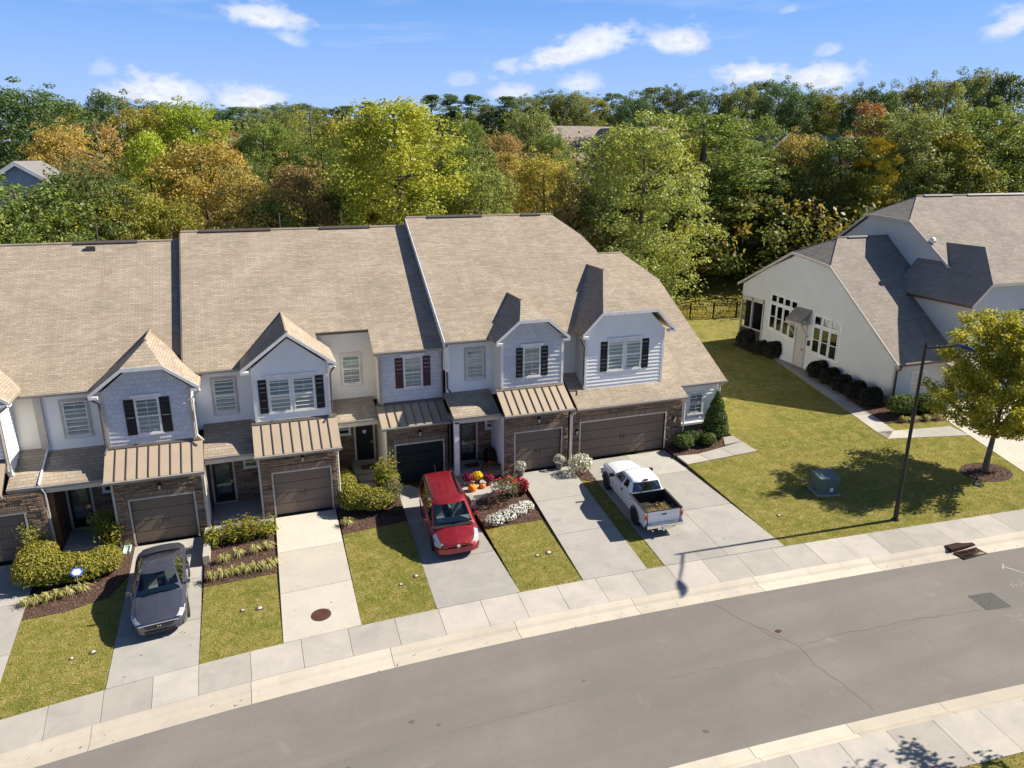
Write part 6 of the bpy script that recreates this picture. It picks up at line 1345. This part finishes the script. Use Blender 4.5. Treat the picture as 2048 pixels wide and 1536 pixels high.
pumpkin('big orange pumpkin on the concrete step', 8.80, 30.10, .40, .21, 'orange'); pumpkin('smaller orange pumpkin behind the big one on the step', 9.35, 30.25, .40, .15, 'orange'); pumpkin('pale pumpkin between the orange ones', 9.10, 30.35, .40, .11, 'pumpkin_pale')
def mum(label, x, y, z, petal):
    t = thing('chrysanthemum', label, 'flowers', (x, y, z), 0, 'potted mums on the step'); MB().lathe([(.11,0),(.15,.2),(.16,.2),(.14,.22)], (x,y,z), 12).build('pot','pot',t,40)
    p, nr = blob_pts(420, (x, y, z+.34), (.25,.25,.20)); fast('blooms', leaf_quads(p, nr, .07, aspect=.9, jitter=.35), 4, petal, t)
mum('pot of dark red mums left of the yellow ones', 8.78, 30.75, .42, 'mum_red'); mum('pot of yellow mums between the two dark red ones', 9.25, 30.8, .42, 'mum_yellow'); mum('pot of dark red mums right of the yellow ones', 9.72, 30.45, .40, 'mum_red')

# ------------------------------------------------------------------ street furniture and small things
lx, ly, lz = 25.02, 21.13, gz(25.02, 21.13)
t = thing('street_lamp', 'tall black street lamp with a curved arm on the corner of the side lawn', 'street lamp', (lx, ly, lz))
MB().lathe([(.10,0),(.10,.9),(.085,1.0),(.055,7.7),(.055,7.78)], (lx,ly,lz), 12).build('pole','lamp_black',t,40)
MB().lathe([(.16,0),(.16,.04),(.11,.10)], (lx,ly,lz), 12).build('base','lamp_black',t,40)
ad = Vector((-.44,-2.1,0)).normalized(); A = Vector((lx,ly,lz+7.6))
MB().tube([A, A+ad*.9+Vector((0,0,.26)), A+ad*1.5+Vector((0,0,.48)), A+ad*1.85+Vector((0,0,.55))], [.045,.04,.035,.04], 8).build('arm','lamp_black',t,50)
hd = A+ad*2.12+Vector((0,0,.56)); m = MB(); V = []; F = []; sd = Vector((-ad.y,ad.x,0)); n = 12
for a, rz_, rr in ((-.48,.05,.05),(-.28,.08,.13),(0,.09,.17),(.26,.07,.14),(.40,.03,.05)):
    c = hd+ad*a
    for k in range(n): th = 2*math.pi*k/n; V.append(tuple(c+sd*rr*math.cos(th)+Vector((0,0,rz_*math.sin(th)))))
for i in range(4):
    for k in range(n): F.append((i*n+k, i*n+(k+1) % n, (i+1)*n+(k+1) % n, (i+1)*n+k))
F += [tuple(range(n)), tuple(4*n+k for k in range(n))[::-1]]; m.add(V, F); o = m.build('lamp_head','lamp_blue',t,60); fix_normals(o); MB().lathe([(.04,.06),(.04,.14),(.01,.15)], tuple(hd), 8).build('photocell','lamp_black',t,40); MB().lathe([(.035,0),(.035,.16),(.0,.2)], (lx,ly,lz+7.7), 8).build('cap','lamp_black',t,40)
tz = gz(24.05,24.35); t = thing('transformer_box', 'green metal utility box standing on the side lawn', 'utility box', (24.05,24.35,tz), 0)
rotb = lambda x, y: (24.05+(x*.97+y*.24)*.88, 24.35+(-x*.24+y*.97)*.88)
def rbox(x0,x1,y0,y1,z0,z1,zb=None):
    m = MB(); zb = z1 if zb is None else zb; p = [rotb(x0,y0),rotb(x1,y0),rotb(x1,y1),rotb(x0,y1)]
    return m.add([(*p[0],tz+z0),(*p[1],tz+z0),(*p[2],tz+z0),(*p[3],tz+z0),(*p[0],tz+z1),(*p[1],tz+z1),(*p[2],tz+zb),(*p[3],tz+zb)],[(3,2,1,0),(4,5,6,7),(0,1,5,4),(1,2,6,5),(2,3,7,6),(3,0,4,7)])
rbox(-.62,.62,-.62,.62,-.1,.05).build('pad','stoop',t); rbox(-.52,.52,-.52,.50,.05,.78,.86).build('cabinet','box_green',t); rbox(-.55,.55,-.55,.53,.785,.84,.92).build('lid','box_green',t); rbox(.05,.22,-.535,-.522,.18,.36).build('notice','label_white',t); rbox(-.12,.0,-.54,-.522,.58,.68).build('lock','plastic_grey',t)
def cover(label, x, y, r_, mat, slab_off=.03):
    z = gz(x, y)+slab_off; t = thing('utility_cover', label, 'cover', (x, y, z), 0, 'small covers in the lawns'); r_ *= .72; MB().lathe([(r_,-.03),(r_,.012),(r_*.9,.018),(.01,.02)], (x,y,z), 14).build('lid',mat,t,40); MB().box(x-r_*1.5,x+r_*1.3,y-r_*1.4,y+r_*1.2,z-.05,z+.006).build('collar','mulch',t); t.rotation_euler = (.03,-.04,0)
lawnname = {0:'the lawn left of the grey sedan',1:'the lawn right of the grey sedan',2:'the lawn left of the red minivan',3:'the lawn right of the red minivan',4:'the side lawn near the wide driveway',5:'the lawn by the young street tree'}
for x, y, r_, k, w in [(-6.85,24.27,.07,0,'small dark-edged meter cap in '),(-6.23,24.37,.10,0,'round pale valve cover in '),(-1.46,24.88,.07,1,'small dark-edged meter cap in '),(-.87,24.80,.12,1,'round pale valve cover in '),(4.23,24.33,.07,2,'small dark-edged meter cap in '),(4.9,24.66,.10,2,'round pale valve cover in '),(9.77,24.25,.08,3,'small dark-edged meter cap in '),(10.28,24.28,.12,3,'round pale valve cover in '),(20.7,23.25,.08,4,'small white cap in '),(29.72,22.25,.10,5,'small white cap in '),(31.02,22.15,.18,5,'round pale valve cover in ')]:
    cover(w+lawnname[k], x, y, r_, 'meter_white')
mz = d2(.53,.125)[2]+.002; t = thing('manhole_cover', 'rusty round manhole cover in the empty driveway', 'manhole cover', (1.18,23.54,mz)); MB().lathe([(.36,-.03),(.36,.004),(.33,.006),(.01,.006)], (1.18,23.54,mz), 28).build('lid','iron',t,30)
for k in range(3): MB().lathe([(.10+.08*k-.012,.004),(.10+.08*k,.014),(.10+.08*k+.012,.004)], (1.18,23.54,mz), 28).build('rib','iron',t,30)
for k in range(8): a = k*math.pi/4; MB().box(1.18+.2*math.cos(a)-.03,1.18+.2*math.cos(a)+.03,23.54+.2*math.sin(a)-.012,23.54+.2*math.sin(a)+.012,mz+.004,mz+.013).build('rib','iron',t)
t.rotation_euler = (.042,-.04,0)
# yard sign: blue hexagon plate on a stake
sx, sy = -7.32, 28.42; sz = gz(sx, sy); t = thing('yard_sign', 'small blue hexagonal yard sign on a stake before the big hedge', 'sign', (sx, sy, sz)); MB().tube([(sx,sy,sz),(sx,sy,sz+.75)],.015,6).build('stake','gutter',t)
hx = [(sx+.24*math.cos(a), sy+.10+.10*math.sin(a), sz+.80+.15*math.sin(a)) for a in [i*math.pi/3 for i in range(6)]]; m = MB(); m.prism(hx,(0,-.015,.015)); o = m.build('plate','sign_blue',t); fix_normals(o); m = MB(); m.prism([(sx+(a-sx)*.72, sy+.10+(b-sy-.10)*.72-.02, sz+.80+(c-sz-.80)*.72+.018) for a,b,c in hx],(0,-.003,.003)); m.build('white_panel','label_white',t)
# splash block by the garage, low wall by the steps, red hydrant at the frame edge
bz = gz(-6.0,31.0); t = thing('splash_block', 'pale green splash block on the mulch by the garage corner', 'splash block', (-5.98,30.95,bz)); m = MB(); m.box(-6.12,-5.84,30.65,31.25,bz+.02,bz+.05); m.box(-6.12,-6.08,30.65,31.25,bz+.051,bz+.12); m.box(-5.88,-5.84,30.65,31.25,bz+.051,bz+.12); m.box(-6.08,-5.88,31.2,31.25,bz+.051,bz+.12); m.build('tray','splash_green',t)
wz = gz(-2.8,30); tag(MB().box(-2.93,-2.68,28.65,31.25,wz-.3,wz+.32).build('low_wall','stoop'), 'low concrete wall beside the steps right of the grey sedan', 'wall')
wz = gz(8.5,30); tag(MB().box(8.40,8.62,29.0,29.58,wz-.3,wz+.36).build('low_wall','stoop'), 'low concrete wall between the minivan and the pumpkins', 'wall')
hx_, hy_ = 15.15, 10.35; hz_ = gz(hx_, hy_); t = thing('fire_hydrant', 'red fire hydrant whose top just shows at the bottom edge', 'hydrant', (hx_,hy_,hz_)); MB().lathe([(.16,0),(.16,.04),(.11,.06),(.11,.52),(.15,.54),(.15,.58),(.12,.66),(.05,.74),(.035,.74),(.035,.80)], (hx_,hy_,hz_), 16).build('barrel','hydrant_red',t,40)
for sd_ in (-1,1): MB().lathe([(.055,0),(.055,.1),(.04,.13)], (hx_+sd_*.1,hy_,hz_+.42), 10, 'x').build('nozzle','hydrant_red',t,40)
MB().lathe([(.075,0),(.075,.12),(.05,.15)], (hx_,hy_+.09,hz_+.36), 12, 'y').build('pumper_nozzle','hydrant_red',t,40)

# ------------------------------------------------------------------ trees
def limb_paths(H, Rr, seed, n=9, base=.12, bare=False):
    r = random.Random(seed); P = [[(0,0,0),(r.uniform(-.02,.02)*H,r.uniform(-.02,.02)*H,H*.35),(r.uniform(-.03,.03)*H,r.uniform(-.03,.03)*H,H*.7),(0,0,H*.95)]]
    for k in range(n):
        z = H*r.uniform(.2,.75); a = k*2.4+r.uniform(-.4,.4); l = Rr*r.uniform(.55,.95); e = z+l*r.uniform(.4,.9)
        P.append([(0,0,z),(math.cos(a)*l*.5,math.sin(a)*l*.5,z+(e-z)*.4),(math.cos(a)*l,math.sin(a)*l,min(e,H*.97))])
    return P
def crown_pts(kind, H, Rr, seed, nc, nl):
    r = np.random.default_rng(seed); cs = []; 
    for _ in range(nc):
        for _ in range(50):
            t = r.uniform(0, 1)
            if kind == 'pine': z = H*(.50+.50*t); lim = Rr*math.sqrt(max(.03, 1-((t-.40)/.64)**2))*(.55+.6*r.random())
            elif kind == 'tall': z = H*(.06+.92*t); lim = Rr*math.sqrt(max(.02, 1-((t-.42)/.60)**2))
            elif kind == 'small': z = H*(.03+.93*t); lim = Rr*math.sqrt(max(.02, 1-((t-.38)/.64)**2))
            else: z = H*(.12+.84*t); lim = Rr*math.sqrt(max(.02, 1-((t-.48)/.56)**2))
            a = r.uniform(0, 6.283); f = r.uniform(.25, 1)**.5
            if r.random() < f: break
        # lobes: the outline bulges and dents
        lob = 1+.22*math.sin(a*3+seed+t*4)+.16*math.sin(a*5+t*9+seed*2)
        if kind != 'pine' and r.random() < .10: z = min(H*1.04, z+H*.08*r.random()); lob *= 1.12
        cs.append((lim*f*lob*math.cos(a), lim*f*lob*math.sin(a), z))
    cs = np.array(cs); cr = Rr*(.09+.17*r.random(len(cs))**1.5) if kind != 'pine' else Rr*r.uniform(.20,.42,len(cs))
    P = []; Nn = []
    for c, q in zip(cs, cr):
        m = int(nl*r.uniform(.6,1.4)*(q/(Rr*.18))**1.3) if kind != 'pine' else int(nl*r.uniform(.6,1.4)); d = rand_dirs(m, r); rad = q*(.35+.65*r.random((m,1))**.5); p = d*rad*np.array([1.15,1.15,(.72 if kind != 'pine' else .55)])+c
        ax = c-np.array([0,0,H*.5]); ax = ax/max(1e-6, np.linalg.norm(ax)); n_ = unit(d*.8+ax*.5+np.array([0,0,.55])); P.append(p); Nn.append(n_)
    P = np.concatenate(P); Nn = np.concatenate(Nn); k = P[:,2] > .1
    return P[k], Nn[k], r
PROTO = {}
def make_proto(key, kind, H, Rr, seed, nc, nl, lsize, airy=False):
    P, Nn, r = crown_pts(kind, H, Rr, seed, nc, nl)
    q = leaf_quads(P, Nn, lsize, r, .62, .75); o = fast('crown', q, 4, 'leaf', None, Vector((0,0,0))); COL.objects.unlink(o)
    m = MB()
    for i, p in enumerate(limb_paths(H, Rr, seed, 14 if airy else 9)):
        b = H*.018 if i == 0 else H*.007; m.tube(p, [b*(1-.8*k/(len(p)-1)) for k in range(len(p))], 6, False)
    tr = m.build('trunk', 'bark', None, 60); off = tr.location.copy(); me = tr.data; me.transform(Matrix.Translation(off)); tr.location = (0,0,0); COL.objects.unlink(tr)
    PROTO.setdefault(key, []).append((o, tr, H, Rr))
for sd_ in (11, 23, 37, 41): make_proto('round', 'round', 15, 4.0, sd_, 400, 95, .19)
for sd_ in (5, 17): make_proto('tall', 'tall', 17, 3.6, sd_, 330, 88, .20)
for sd_ in (3, 29, 53): make_proto('small', 'small', 9, 2.4, sd_, 230, 95, .135)
for sd_ in (7, 19): make_proto('airy', 'round', 15, 3.6, sd_, 150, 42, .17, True)
for sd_ in (2, 13): make_proto('pine', 'pine', 18, 2.4, sd_, 60, 130, .26)
make_proto('poplar', 'tall', 17, 3.6, 61, 620, 95, .17)
TC = dict((k, tuple(min(.6, x*1.65) for x in v)) for k, v in dict(green=(.078,.108,.034), dark=(.048,.068,.028), olive=(.115,.120,.028), lime=(.15,.19,.03), gold=(.175,.145,.05), gold2=(.165,.145,.055), rust=(.12,.095,.052), yellow=(.33,.265,.035), yellowgreen=(.15,.17,.033),
          green2=(.125,.15,.055), olive2=(.16,.15,.045), dull=(.115,.10,.04), red=(.23,.085,.03), pale=(.21,.19,.12), grey=(.085,.105,.045), bluegreen=(.045,.075,.035), tan=(.19,.14,.07), plum=(.15,.085,.05), brown=(.13,.10,.052), leaf=(.13,.17,.022)).items())
def plant_tree(name, label, x, y, H, Rr, kind, colr, group, i):
    o, tr, h0, r0 = PROTO[kind][i % len(PROTO[kind])]; z = gz(x, y)-.1
    t = thing(name, label, 'tree', (x, y, z), (i*2.39996) % 6.283, group); s_ = (Rr/r0, Rr/r0, H/h0)
    c = o.copy(); COL.objects.link(c); c.parent = t; c.scale = s_; v = 1+.10*math.sin(i*7.1); c.color = (colr[0]*v, colr[1]*v, colr[2]*v, 1)
    b = tr.copy(); COL.objects.link(b); b.parent = t; b.scale = s_; return t
NAMEK = dict(poplar='poplar_tree', round='broadleaf_tree', tall='tall_tree', small='small_tree', airy='sparse_tree', pine='pine_tree')
TREES=[
(-13.6,55.3,14.1,4.4,'round','green','rounded mid-green tree at the far left edge just behind the townhouse roof'),
(-11.3,54.8,12.6,2.1,'small','yellowgreen','small bright yellow-green tree low behind the left roof ridge'),
(-9.6,57.2,14.5,3.3,'round','dark','dense dark green tree behind the left end of the row'),
(-7.5,56.5,13.1,2.6,'round','olive','olive green tree low behind the leftmost roof'),
(-6.4,63.7,16.1,2.0,'tall','lime','fresh lime-green tree between the orange trees on the left'),
(-2.8,61.9,15.8,3.5,'round','gold','broad golden-orange tree behind the dark roof step'),
(-0.1,58.0,13.6,2.6,'round','gold2','amber tree with thinning leaves right of the broad golden tree'),
(-4.5,55.8,12.6,2.0,'small','olive','short olive tree tucked under the golden trees'),
(4.3,59.8,14.3,2.7,'round','rust','dull russet and olive tree behind the second roof ridge'),
(1.7,57.0,12.2,1.9,'small','green','short green tree low behind the second roof ridge'),
(6.7,59.6,12.2,2.2,'small','dark','dark green tree left of the tall yellow-green poplar'),
(10.8,56.0,18.4,4.2,'poplar','yellowgreen','tallest bright yellow-green poplar rising above the middle of the row'),
(8.8,61.4,13.8,2.2,'tall','olive','olive tree growing against the left flank of the yellow-green poplar'),
(16.7,58.7,15.5,2.7,'round','green','large green tree right of the yellow-green poplar'),
(17.0,54.4,13.6,2.1,'round','green2','light green tree directly behind the highest roof ridge'),
(21.6,62.4,14.0,1.9,'tall','gold2','narrow yellow-brown tree behind the highest roof ridge'),
(23.1,57.5,14.2,2.7,'round','olive2','pale olive tree left of the big leafy tree at the roof end'),
(23.8,53.7,12.6,2.2,'small','dull','dull brownish-green tree at the right end of the highest ridge'),
(30.2,53.9,16.5,4.0,'round','green2','big leafy tree with pale leaf tips past the right end of the row'),
(25.9,53.5,11.6,2.1,'round','dark','dark tree in the shade beside the right end of the roof'),
(41.3,66.2,6.0,1.5,'small','red','small rust-red tree at the edge of the wood beside the end house'),
(28.1,54.0,8.3,1.5,'small','rust','low russet bush peeping over the right end of the roof'),
(30.0,53.8,7.6,2.4,'small','green','low green tree at the wood edge beyond the roof end'),
(43.7,66.1,16.2,5.4,'tall','green','tallest green oak between the two buildings'),
(48.7,66.6,10.9,4.0,'round','dark','dark green tree in the gap between the two buildings'),
(44.1,66.4,2.6,2.4,'small','pale','pale pinkish-green flowering tree by the black metal fence'),
(40.2,66.1,2.8,1.9,'small','green2','light green bush by the fence behind the end house'),
(53.5,66.6,12.3,3.0,'tall','grey','grey-green tree left of the yellow trees'),
(56.1,66.1,9.6,2.8,'small','gold2','yellow-brown sapling above the gable of the cream house'),
(58.3,63.5,14.1,4.2,'round','green','round green tree left of the bright yellow tree'),
(52.0,66.0,6.3,2.8,'small','olive','olive tree low behind the cream house gable'),
(48.0,66.3,4.7,2.4,'small','dark','dark low tree beyond the back of the lawn'),
(58.4,64.4,6.3,3.2,'small','dull','brownish bush behind the cream house roof'),
(60.5,60.3,14.3,2.1,'tall','yellow','bright yellow tree above the cream house roof'),
(65.2,60.4,11.9,2.5,'round','yellowgreen','yellow-green tree above the upper roof of the cream house'),
(58.8,60.5,10.1,3.4,'round','olive','olive tree close behind the hip of the cream house'),
(71.3,60.5,11.1,4.4,'round','dark','dark green tree right of the yellow trees behind the cream house'),
(76.4,60.3,12.7,4.6,'round','green','green tree behind the cream house at the right edge'),
(-12.3,53.6,13.2,2.5,'small','green','green bush at the left below the blue-grey gable'),
(-13.8,53.9,12.8,2.2,'small','green2','light green bush at the left edge behind the roof'),
(-20.5,93.8,17.0,5.2,'round','bluegreen','tall blue-green oak at the left edge of the skyline'),
(-16.7,88.4,13.9,3.2,'round','gold','orange-gold tree near the left skyline'),
(-12.7,83.0,15.4,2.8,'airy','tan','half-bare tan tree with thin branches near the left skyline'),
(-13.7,103.1,15.7,3.3,'round','bluegreen','dark tree crown standing above the left skyline'),
(-9.8,93.5,15.1,3.1,'round','olive2','yellowish olive tree on the left skyline'),
(-5.0,91.9,15.5,4.2,'round','leaf','bright leaf-green domed tree on the left skyline'),
(-0.9,96.0,12.3,2.0,'small','plum','small plum-coloured tree beside a distant white roof'),
(2.9,92.0,13.4,3.2,'round','green','green tree right of the distant white roof'),
(-0.4,80.0,11.6,2.3,'round','dark','dark green tree below the distant white roof'),
(8.4,95.6,14.6,3.4,'airy','olive','thin-crowned olive tree on the skyline left of the poplar'),
(6.8,109.8,12.7,3.2,'round','grey','grey-green tree on the skyline left of the thin olive tree'),
(11.1,89.3,13.7,3.1,'round','olive','olive tree left of the poplar top'),
(7.6,77.6,13.1,2.5,'round','green','green tree below the thin-crowned olive tree'),
(21.2,83.3,12.8,2.4,'airy','rust','russet thin tree right of the poplar top'),
(25.5,88.4,13.7,2.7,'round','green','green tree on the slope left of the big distant roof'),
(26.9,79.6,13.1,2.5,'round','brown','copper-brown tree left of the big distant roof'),
(32.9,85.9,14.7,3.0,'round','grey','grey-green tree touching the left edge of the big distant roof'),
(33.8,81.3,12.7,2.1,'round','green','green tree just in front of the big distant roof'),
(38.4,72.4,11.9,2.1,'small','olive2','small olive tree right of the big distant roof'),
(43.8,71.7,14.1,3.0,'round','olive2','pale olive tree between the two big green trees'),
(53.6,72.3,15.2,3.6,'round','green','green tree behind the tallest oak'),
(56.2,66.2,14.1,2.9,'round','gold2','yellow-brown tree below the right skyline'),
(62.9,64.4,17.0,2.4,'tall','plum','reddish-brown tree below the right skyline'),
(63.6,60.8,16.9,3.8,'round','grey','grey-green domed tree below the right skyline'),
(68.4,60.1,15.2,3.8,'round','olive','olive tree at the right between grey-green crowns'),
(73.4,60.3,17.4,4.5,'round','green','green tree below the highest part of the right skyline'),
(79.6,60.6,15.8,3.9,'round','olive','olive tree cut by the right edge'),
(-12.9,68.8,14.2,1.6,'airy','tan','bare-branched tan tree right beside the blue-grey gable'),
(-12.4,73.0,13.1,1.9,'round','brown','brown tree right of the bare-branched tan tree'),]
SKYTREES=[(-28.8,141.5,13.3,4.1,'round','grey'),(-24.9,139.0,12.8,3.2,'round','olive'),(-27.1,169.6,14.0,4.2,'round','olive'),(-13.7,148.8,13.1,4.2,'round','bluegreen'),(-10.8,143.2,12.7,4.1,'round','bluegreen'),(-2.6,167.0,13.4,3.9,'round','bluegreen'),(1.1,160.1,13.0,4.6,'tall','bluegreen'),(4.1,138.4,11.4,3.3,'tall','grey'),(8.3,155.0,13.2,3.6,'round','bluegreen'),(11.1,138.1,12.0,3.8,'tall','dark'),(18.2,170.4,13.0,4.5,'tall','bluegreen'),(22.1,167.5,13.1,2.6,'pine','bluegreen'),(24.6,153.4,12.9,2.4,'pine','bluegreen'),(35.8,147.3,13.7,2.4,'pine','bluegreen'),(41.3,153.5,14.0,2.5,'pine','bluegreen'),(43.7,145.8,13.5,2.4,'pine','bluegreen'),(44.0,134.4,11.4,3.2,'round','dark'),(45.6,130.5,12.2,2.1,'pine','bluegreen'),(53.8,143.8,13.2,3.8,'round','grey'),(62.0,150.8,14.1,4.6,'round','bluegreen'),(55.5,126.0,12.9,3.5,'round','grey'),(62.3,132.1,12.3,3.5,'round','olive'),(66.8,131.9,12.7,3.3,'tall','bluegreen'),(56.3,103.8,14.4,3.1,'round','bluegreen'),(68.7,119.6,14.1,3.8,'tall','dark'),(64.8,106.8,15.2,2.9,'round','dark'),(63.0,97.7,15.5,2.6,'tall','bluegreen'),(77.4,113.1,14.3,3.0,'round','bluegreen'),(73.0,101.0,16.0,3.4,'round','grey'),(85.1,112.2,16.0,3.7,'tall','dark'),(77.0,96.9,17.0,3.5,'round','bluegreen'),(76.3,91.5,16.4,3.1,'round','bluegreen'),(82.1,94.1,16.0,3.1,'round','grey'),(81.1,88.5,16.5,3.5,'round','olive'),(81.7,85.0,17.3,3.0,'round','bluegreen'),(83.8,83.7,17.4,2.7,'round','bluegreen'),(95.9,91.9,17.2,3.6,'round','olive'),(95.3,88.0,18.8,3.2,'round','dark'),(89.0,78.5,18.8,3.0,'tall','grey'),(102.7,86.9,19.6,3.6,'round','bluegreen'),(99.3,81.0,20.3,3.0,'round','grey'),(101.0,79.2,19.8,3.9,'tall','bluegreen'),]

for i, (x, y, H, Rr, k, c, lab) in enumerate(TREES):
    plant_tree(NAMEK[k], lab, x, y, H, Rr*1.22, k, TC[c], 'trees of the wood behind the houses', i)
for i, (x, y, H, Rr, k, c) in enumerate(SKYTREES):
    lab = (ordn(i)+' crown from the left along the far skyline, '+('a tall pine' if k == 'pine' else ('a dark tree' if c in ('dark','bluegreen') else ('a grey-green tree' if c == 'grey' else 'an olive tree'))))
    plant_tree(NAMEK[k], lab, x, y, H, Rr*1.15, k, TC[c], 'trees along the far skyline', i+3)
# woodland mass between the trees one can tell apart, and undergrowth at its foot
def mass(name, label, n, fx, size, cols, zlo, zhi, seed):
    r = np.random.default_rng(seed); x, y = fx(r, n); z = np.array([gz(a, b) for a, b in zip(x, y)]); 
    k = max(1, n//60); cen = r.integers(0, n, k); idx = r.integers(0, k, n); cx, cy = x[cen][idx], y[cen][idx]; ch = r.uniform(zlo, zhi, k)[idx]; cr = r.uniform(1.0, 2.6, k)[idx]
    d = rand_dirs(n, r); p = np.stack([cx, cy, z[cen][idx]+ch], 1)+d*cr[:,None]*np.array([1,1,.8])*(.4+.6*r.random((n,1))); p[:,2] = np.maximum(p[:,2], z[cen][idx]+.05)
    o = fast(name, leaf_quads(p, unit(d+np.array([0,0,.6])), size, r, .65, .7), 4, 'leaf'); o.color = (*cols, 1); tag(o, label, 'woods', kind='stuff'); return o
wedge = lambda y0, y1, x0, x1: (lambda r, n: ((lambda y: (x0+(x1-x0)*r.random(n)+(y-y0)*.10, y))(y0+(y1-y0)*r.random(n))))
mass('undergrowth', 'dark undergrowth along the foot of the wood', 40000, wedge(54, 70, -22, 33), .26, (.085,.10,.032), .3, 4.0, 91)
mass('undergrowth', 'green undergrowth at the wood edge beyond the fence', 34000, wedge(67.5, 78, 33, 90), .26, (.085,.11,.038), .3, 4.5, 92)
def fan(d0, d1, a0, a1):
    def f(r, n): d = d0+(d1-d0)*r.random(n); a = np.radians(a0+(a1-a0)*r.random(n)); return d*np.sin(a), d*np.cos(a)
    return f
mass('woods', 'middle-distance woodland filling in between the single trees', 120000, fan(72, 128, -22, 62), .45, (.10,.125,.048), 1.0, 8.0, 93)
mass('woods', 'olive and brown woodland in the middle distance', 36000, fan(70, 125, -22, 62), .45, (.18,.155,.055), 2.0, 8.5, 94)
mass('woods', 'far woodland closing the horizon', 70000, fan(125, 210, -24, 64), .75, (.085,.11,.05), 1.0, 10.5, 95)
# tall dry growth outside the fence
mass('rough_grass', 'rough grass and weeds growing just beyond the metal fence', 4200, lambda r, n: ((lambda t: (31.5+t*12, 55.4-t*3.0+r.random(n)*1.2))(r.random(n))), .13, (.30,.28,.07), .1, .5, 96)
# young street tree on the lawn and the tree outside the frame whose twigs and shade reach the picture
def street_tree(label, x, y, H, Rr, zc0, nc, nl, ls, seed, tilt=(0,0), leafm='maple'):
    z = gz(x, y); t = thing('street_tree', label, 'tree', (x, y, z)); r = np.random.default_rng(seed); rr = random.Random(seed)
    m = MB(); top = (tilt[0], tilt[1], H*.93); tk = [(0,0,-.1),(tilt[0]*.35,tilt[1]*.35,zc0),(tilt[0]*.7,tilt[1]*.7,H*.6),top]; m.tube([(x+a,y+b,z+c) for a,b,c in tk],[.15,.10,.06,.015],8)
    cs = []
    for k in range(nc):
        u_ = (k+.5)/nc; zz = zc0*.9+(H*.98-zc0*.9)*u_; a = k*2.39996+rr.uniform(-.3,.3); f = math.sqrt(max(.03,1-((u_-.38)/.66)**2)); l = Rr*f*rr.uniform(.35,1.05)
        bx, by = tilt[0]*zz/H, tilt[1]*zz/H; e = (bx+math.cos(a)*l, by+math.sin(a)*l, zz+l*.22); b0 = (bx*.9,by*.9,max(zc0*.8,zz-l*.55)); m.tube([(x+b0[0],y+b0[1],z+b0[2]),(x+(b0[0]+e[0])/2,y+(b0[1]+e[1])/2,z+(b0[2]+e[2])/2-.05),(x+e[0],y+e[1],z+e[2])],[.028,.018,.006],5,False)
        for s__ in (.55,.8,1.0,1.12): cs.append((x+b0[0]+(e[0]-b0[0])*s__, y+b0[1]+(e[1]-b0[1])*s__, z+b0[2]+(e[2]-b0[2])*s__))
    m.build('trunk','bark',t,60); cs = np.array(cs); n = len(cs)*nl; idx = np.repeat(np.arange(len(cs)), nl); d = rand_dirs(n, r); p = cs[idx]+d*np.array([.46,.46,.30])*r.random((n,1))**.5
    fast('crown', leaf_quads(p, unit(d*.6+np.array([0,0,.8])), ls, r, .7, .7), 4, leafm, t); return t
street_tree('young yellow-green maple on the lawn in a mulch ring at the right', 32.5, 23.05, 7.3, 3.1, 2.2, 95, 120, .125, 8, (.9,.3))
street_tree('street tree outside the right edge with only its shade in view', 19.8, 8.75, 5.4, 2.15, 2.6, 32, 60, .13, 31, (0,0))
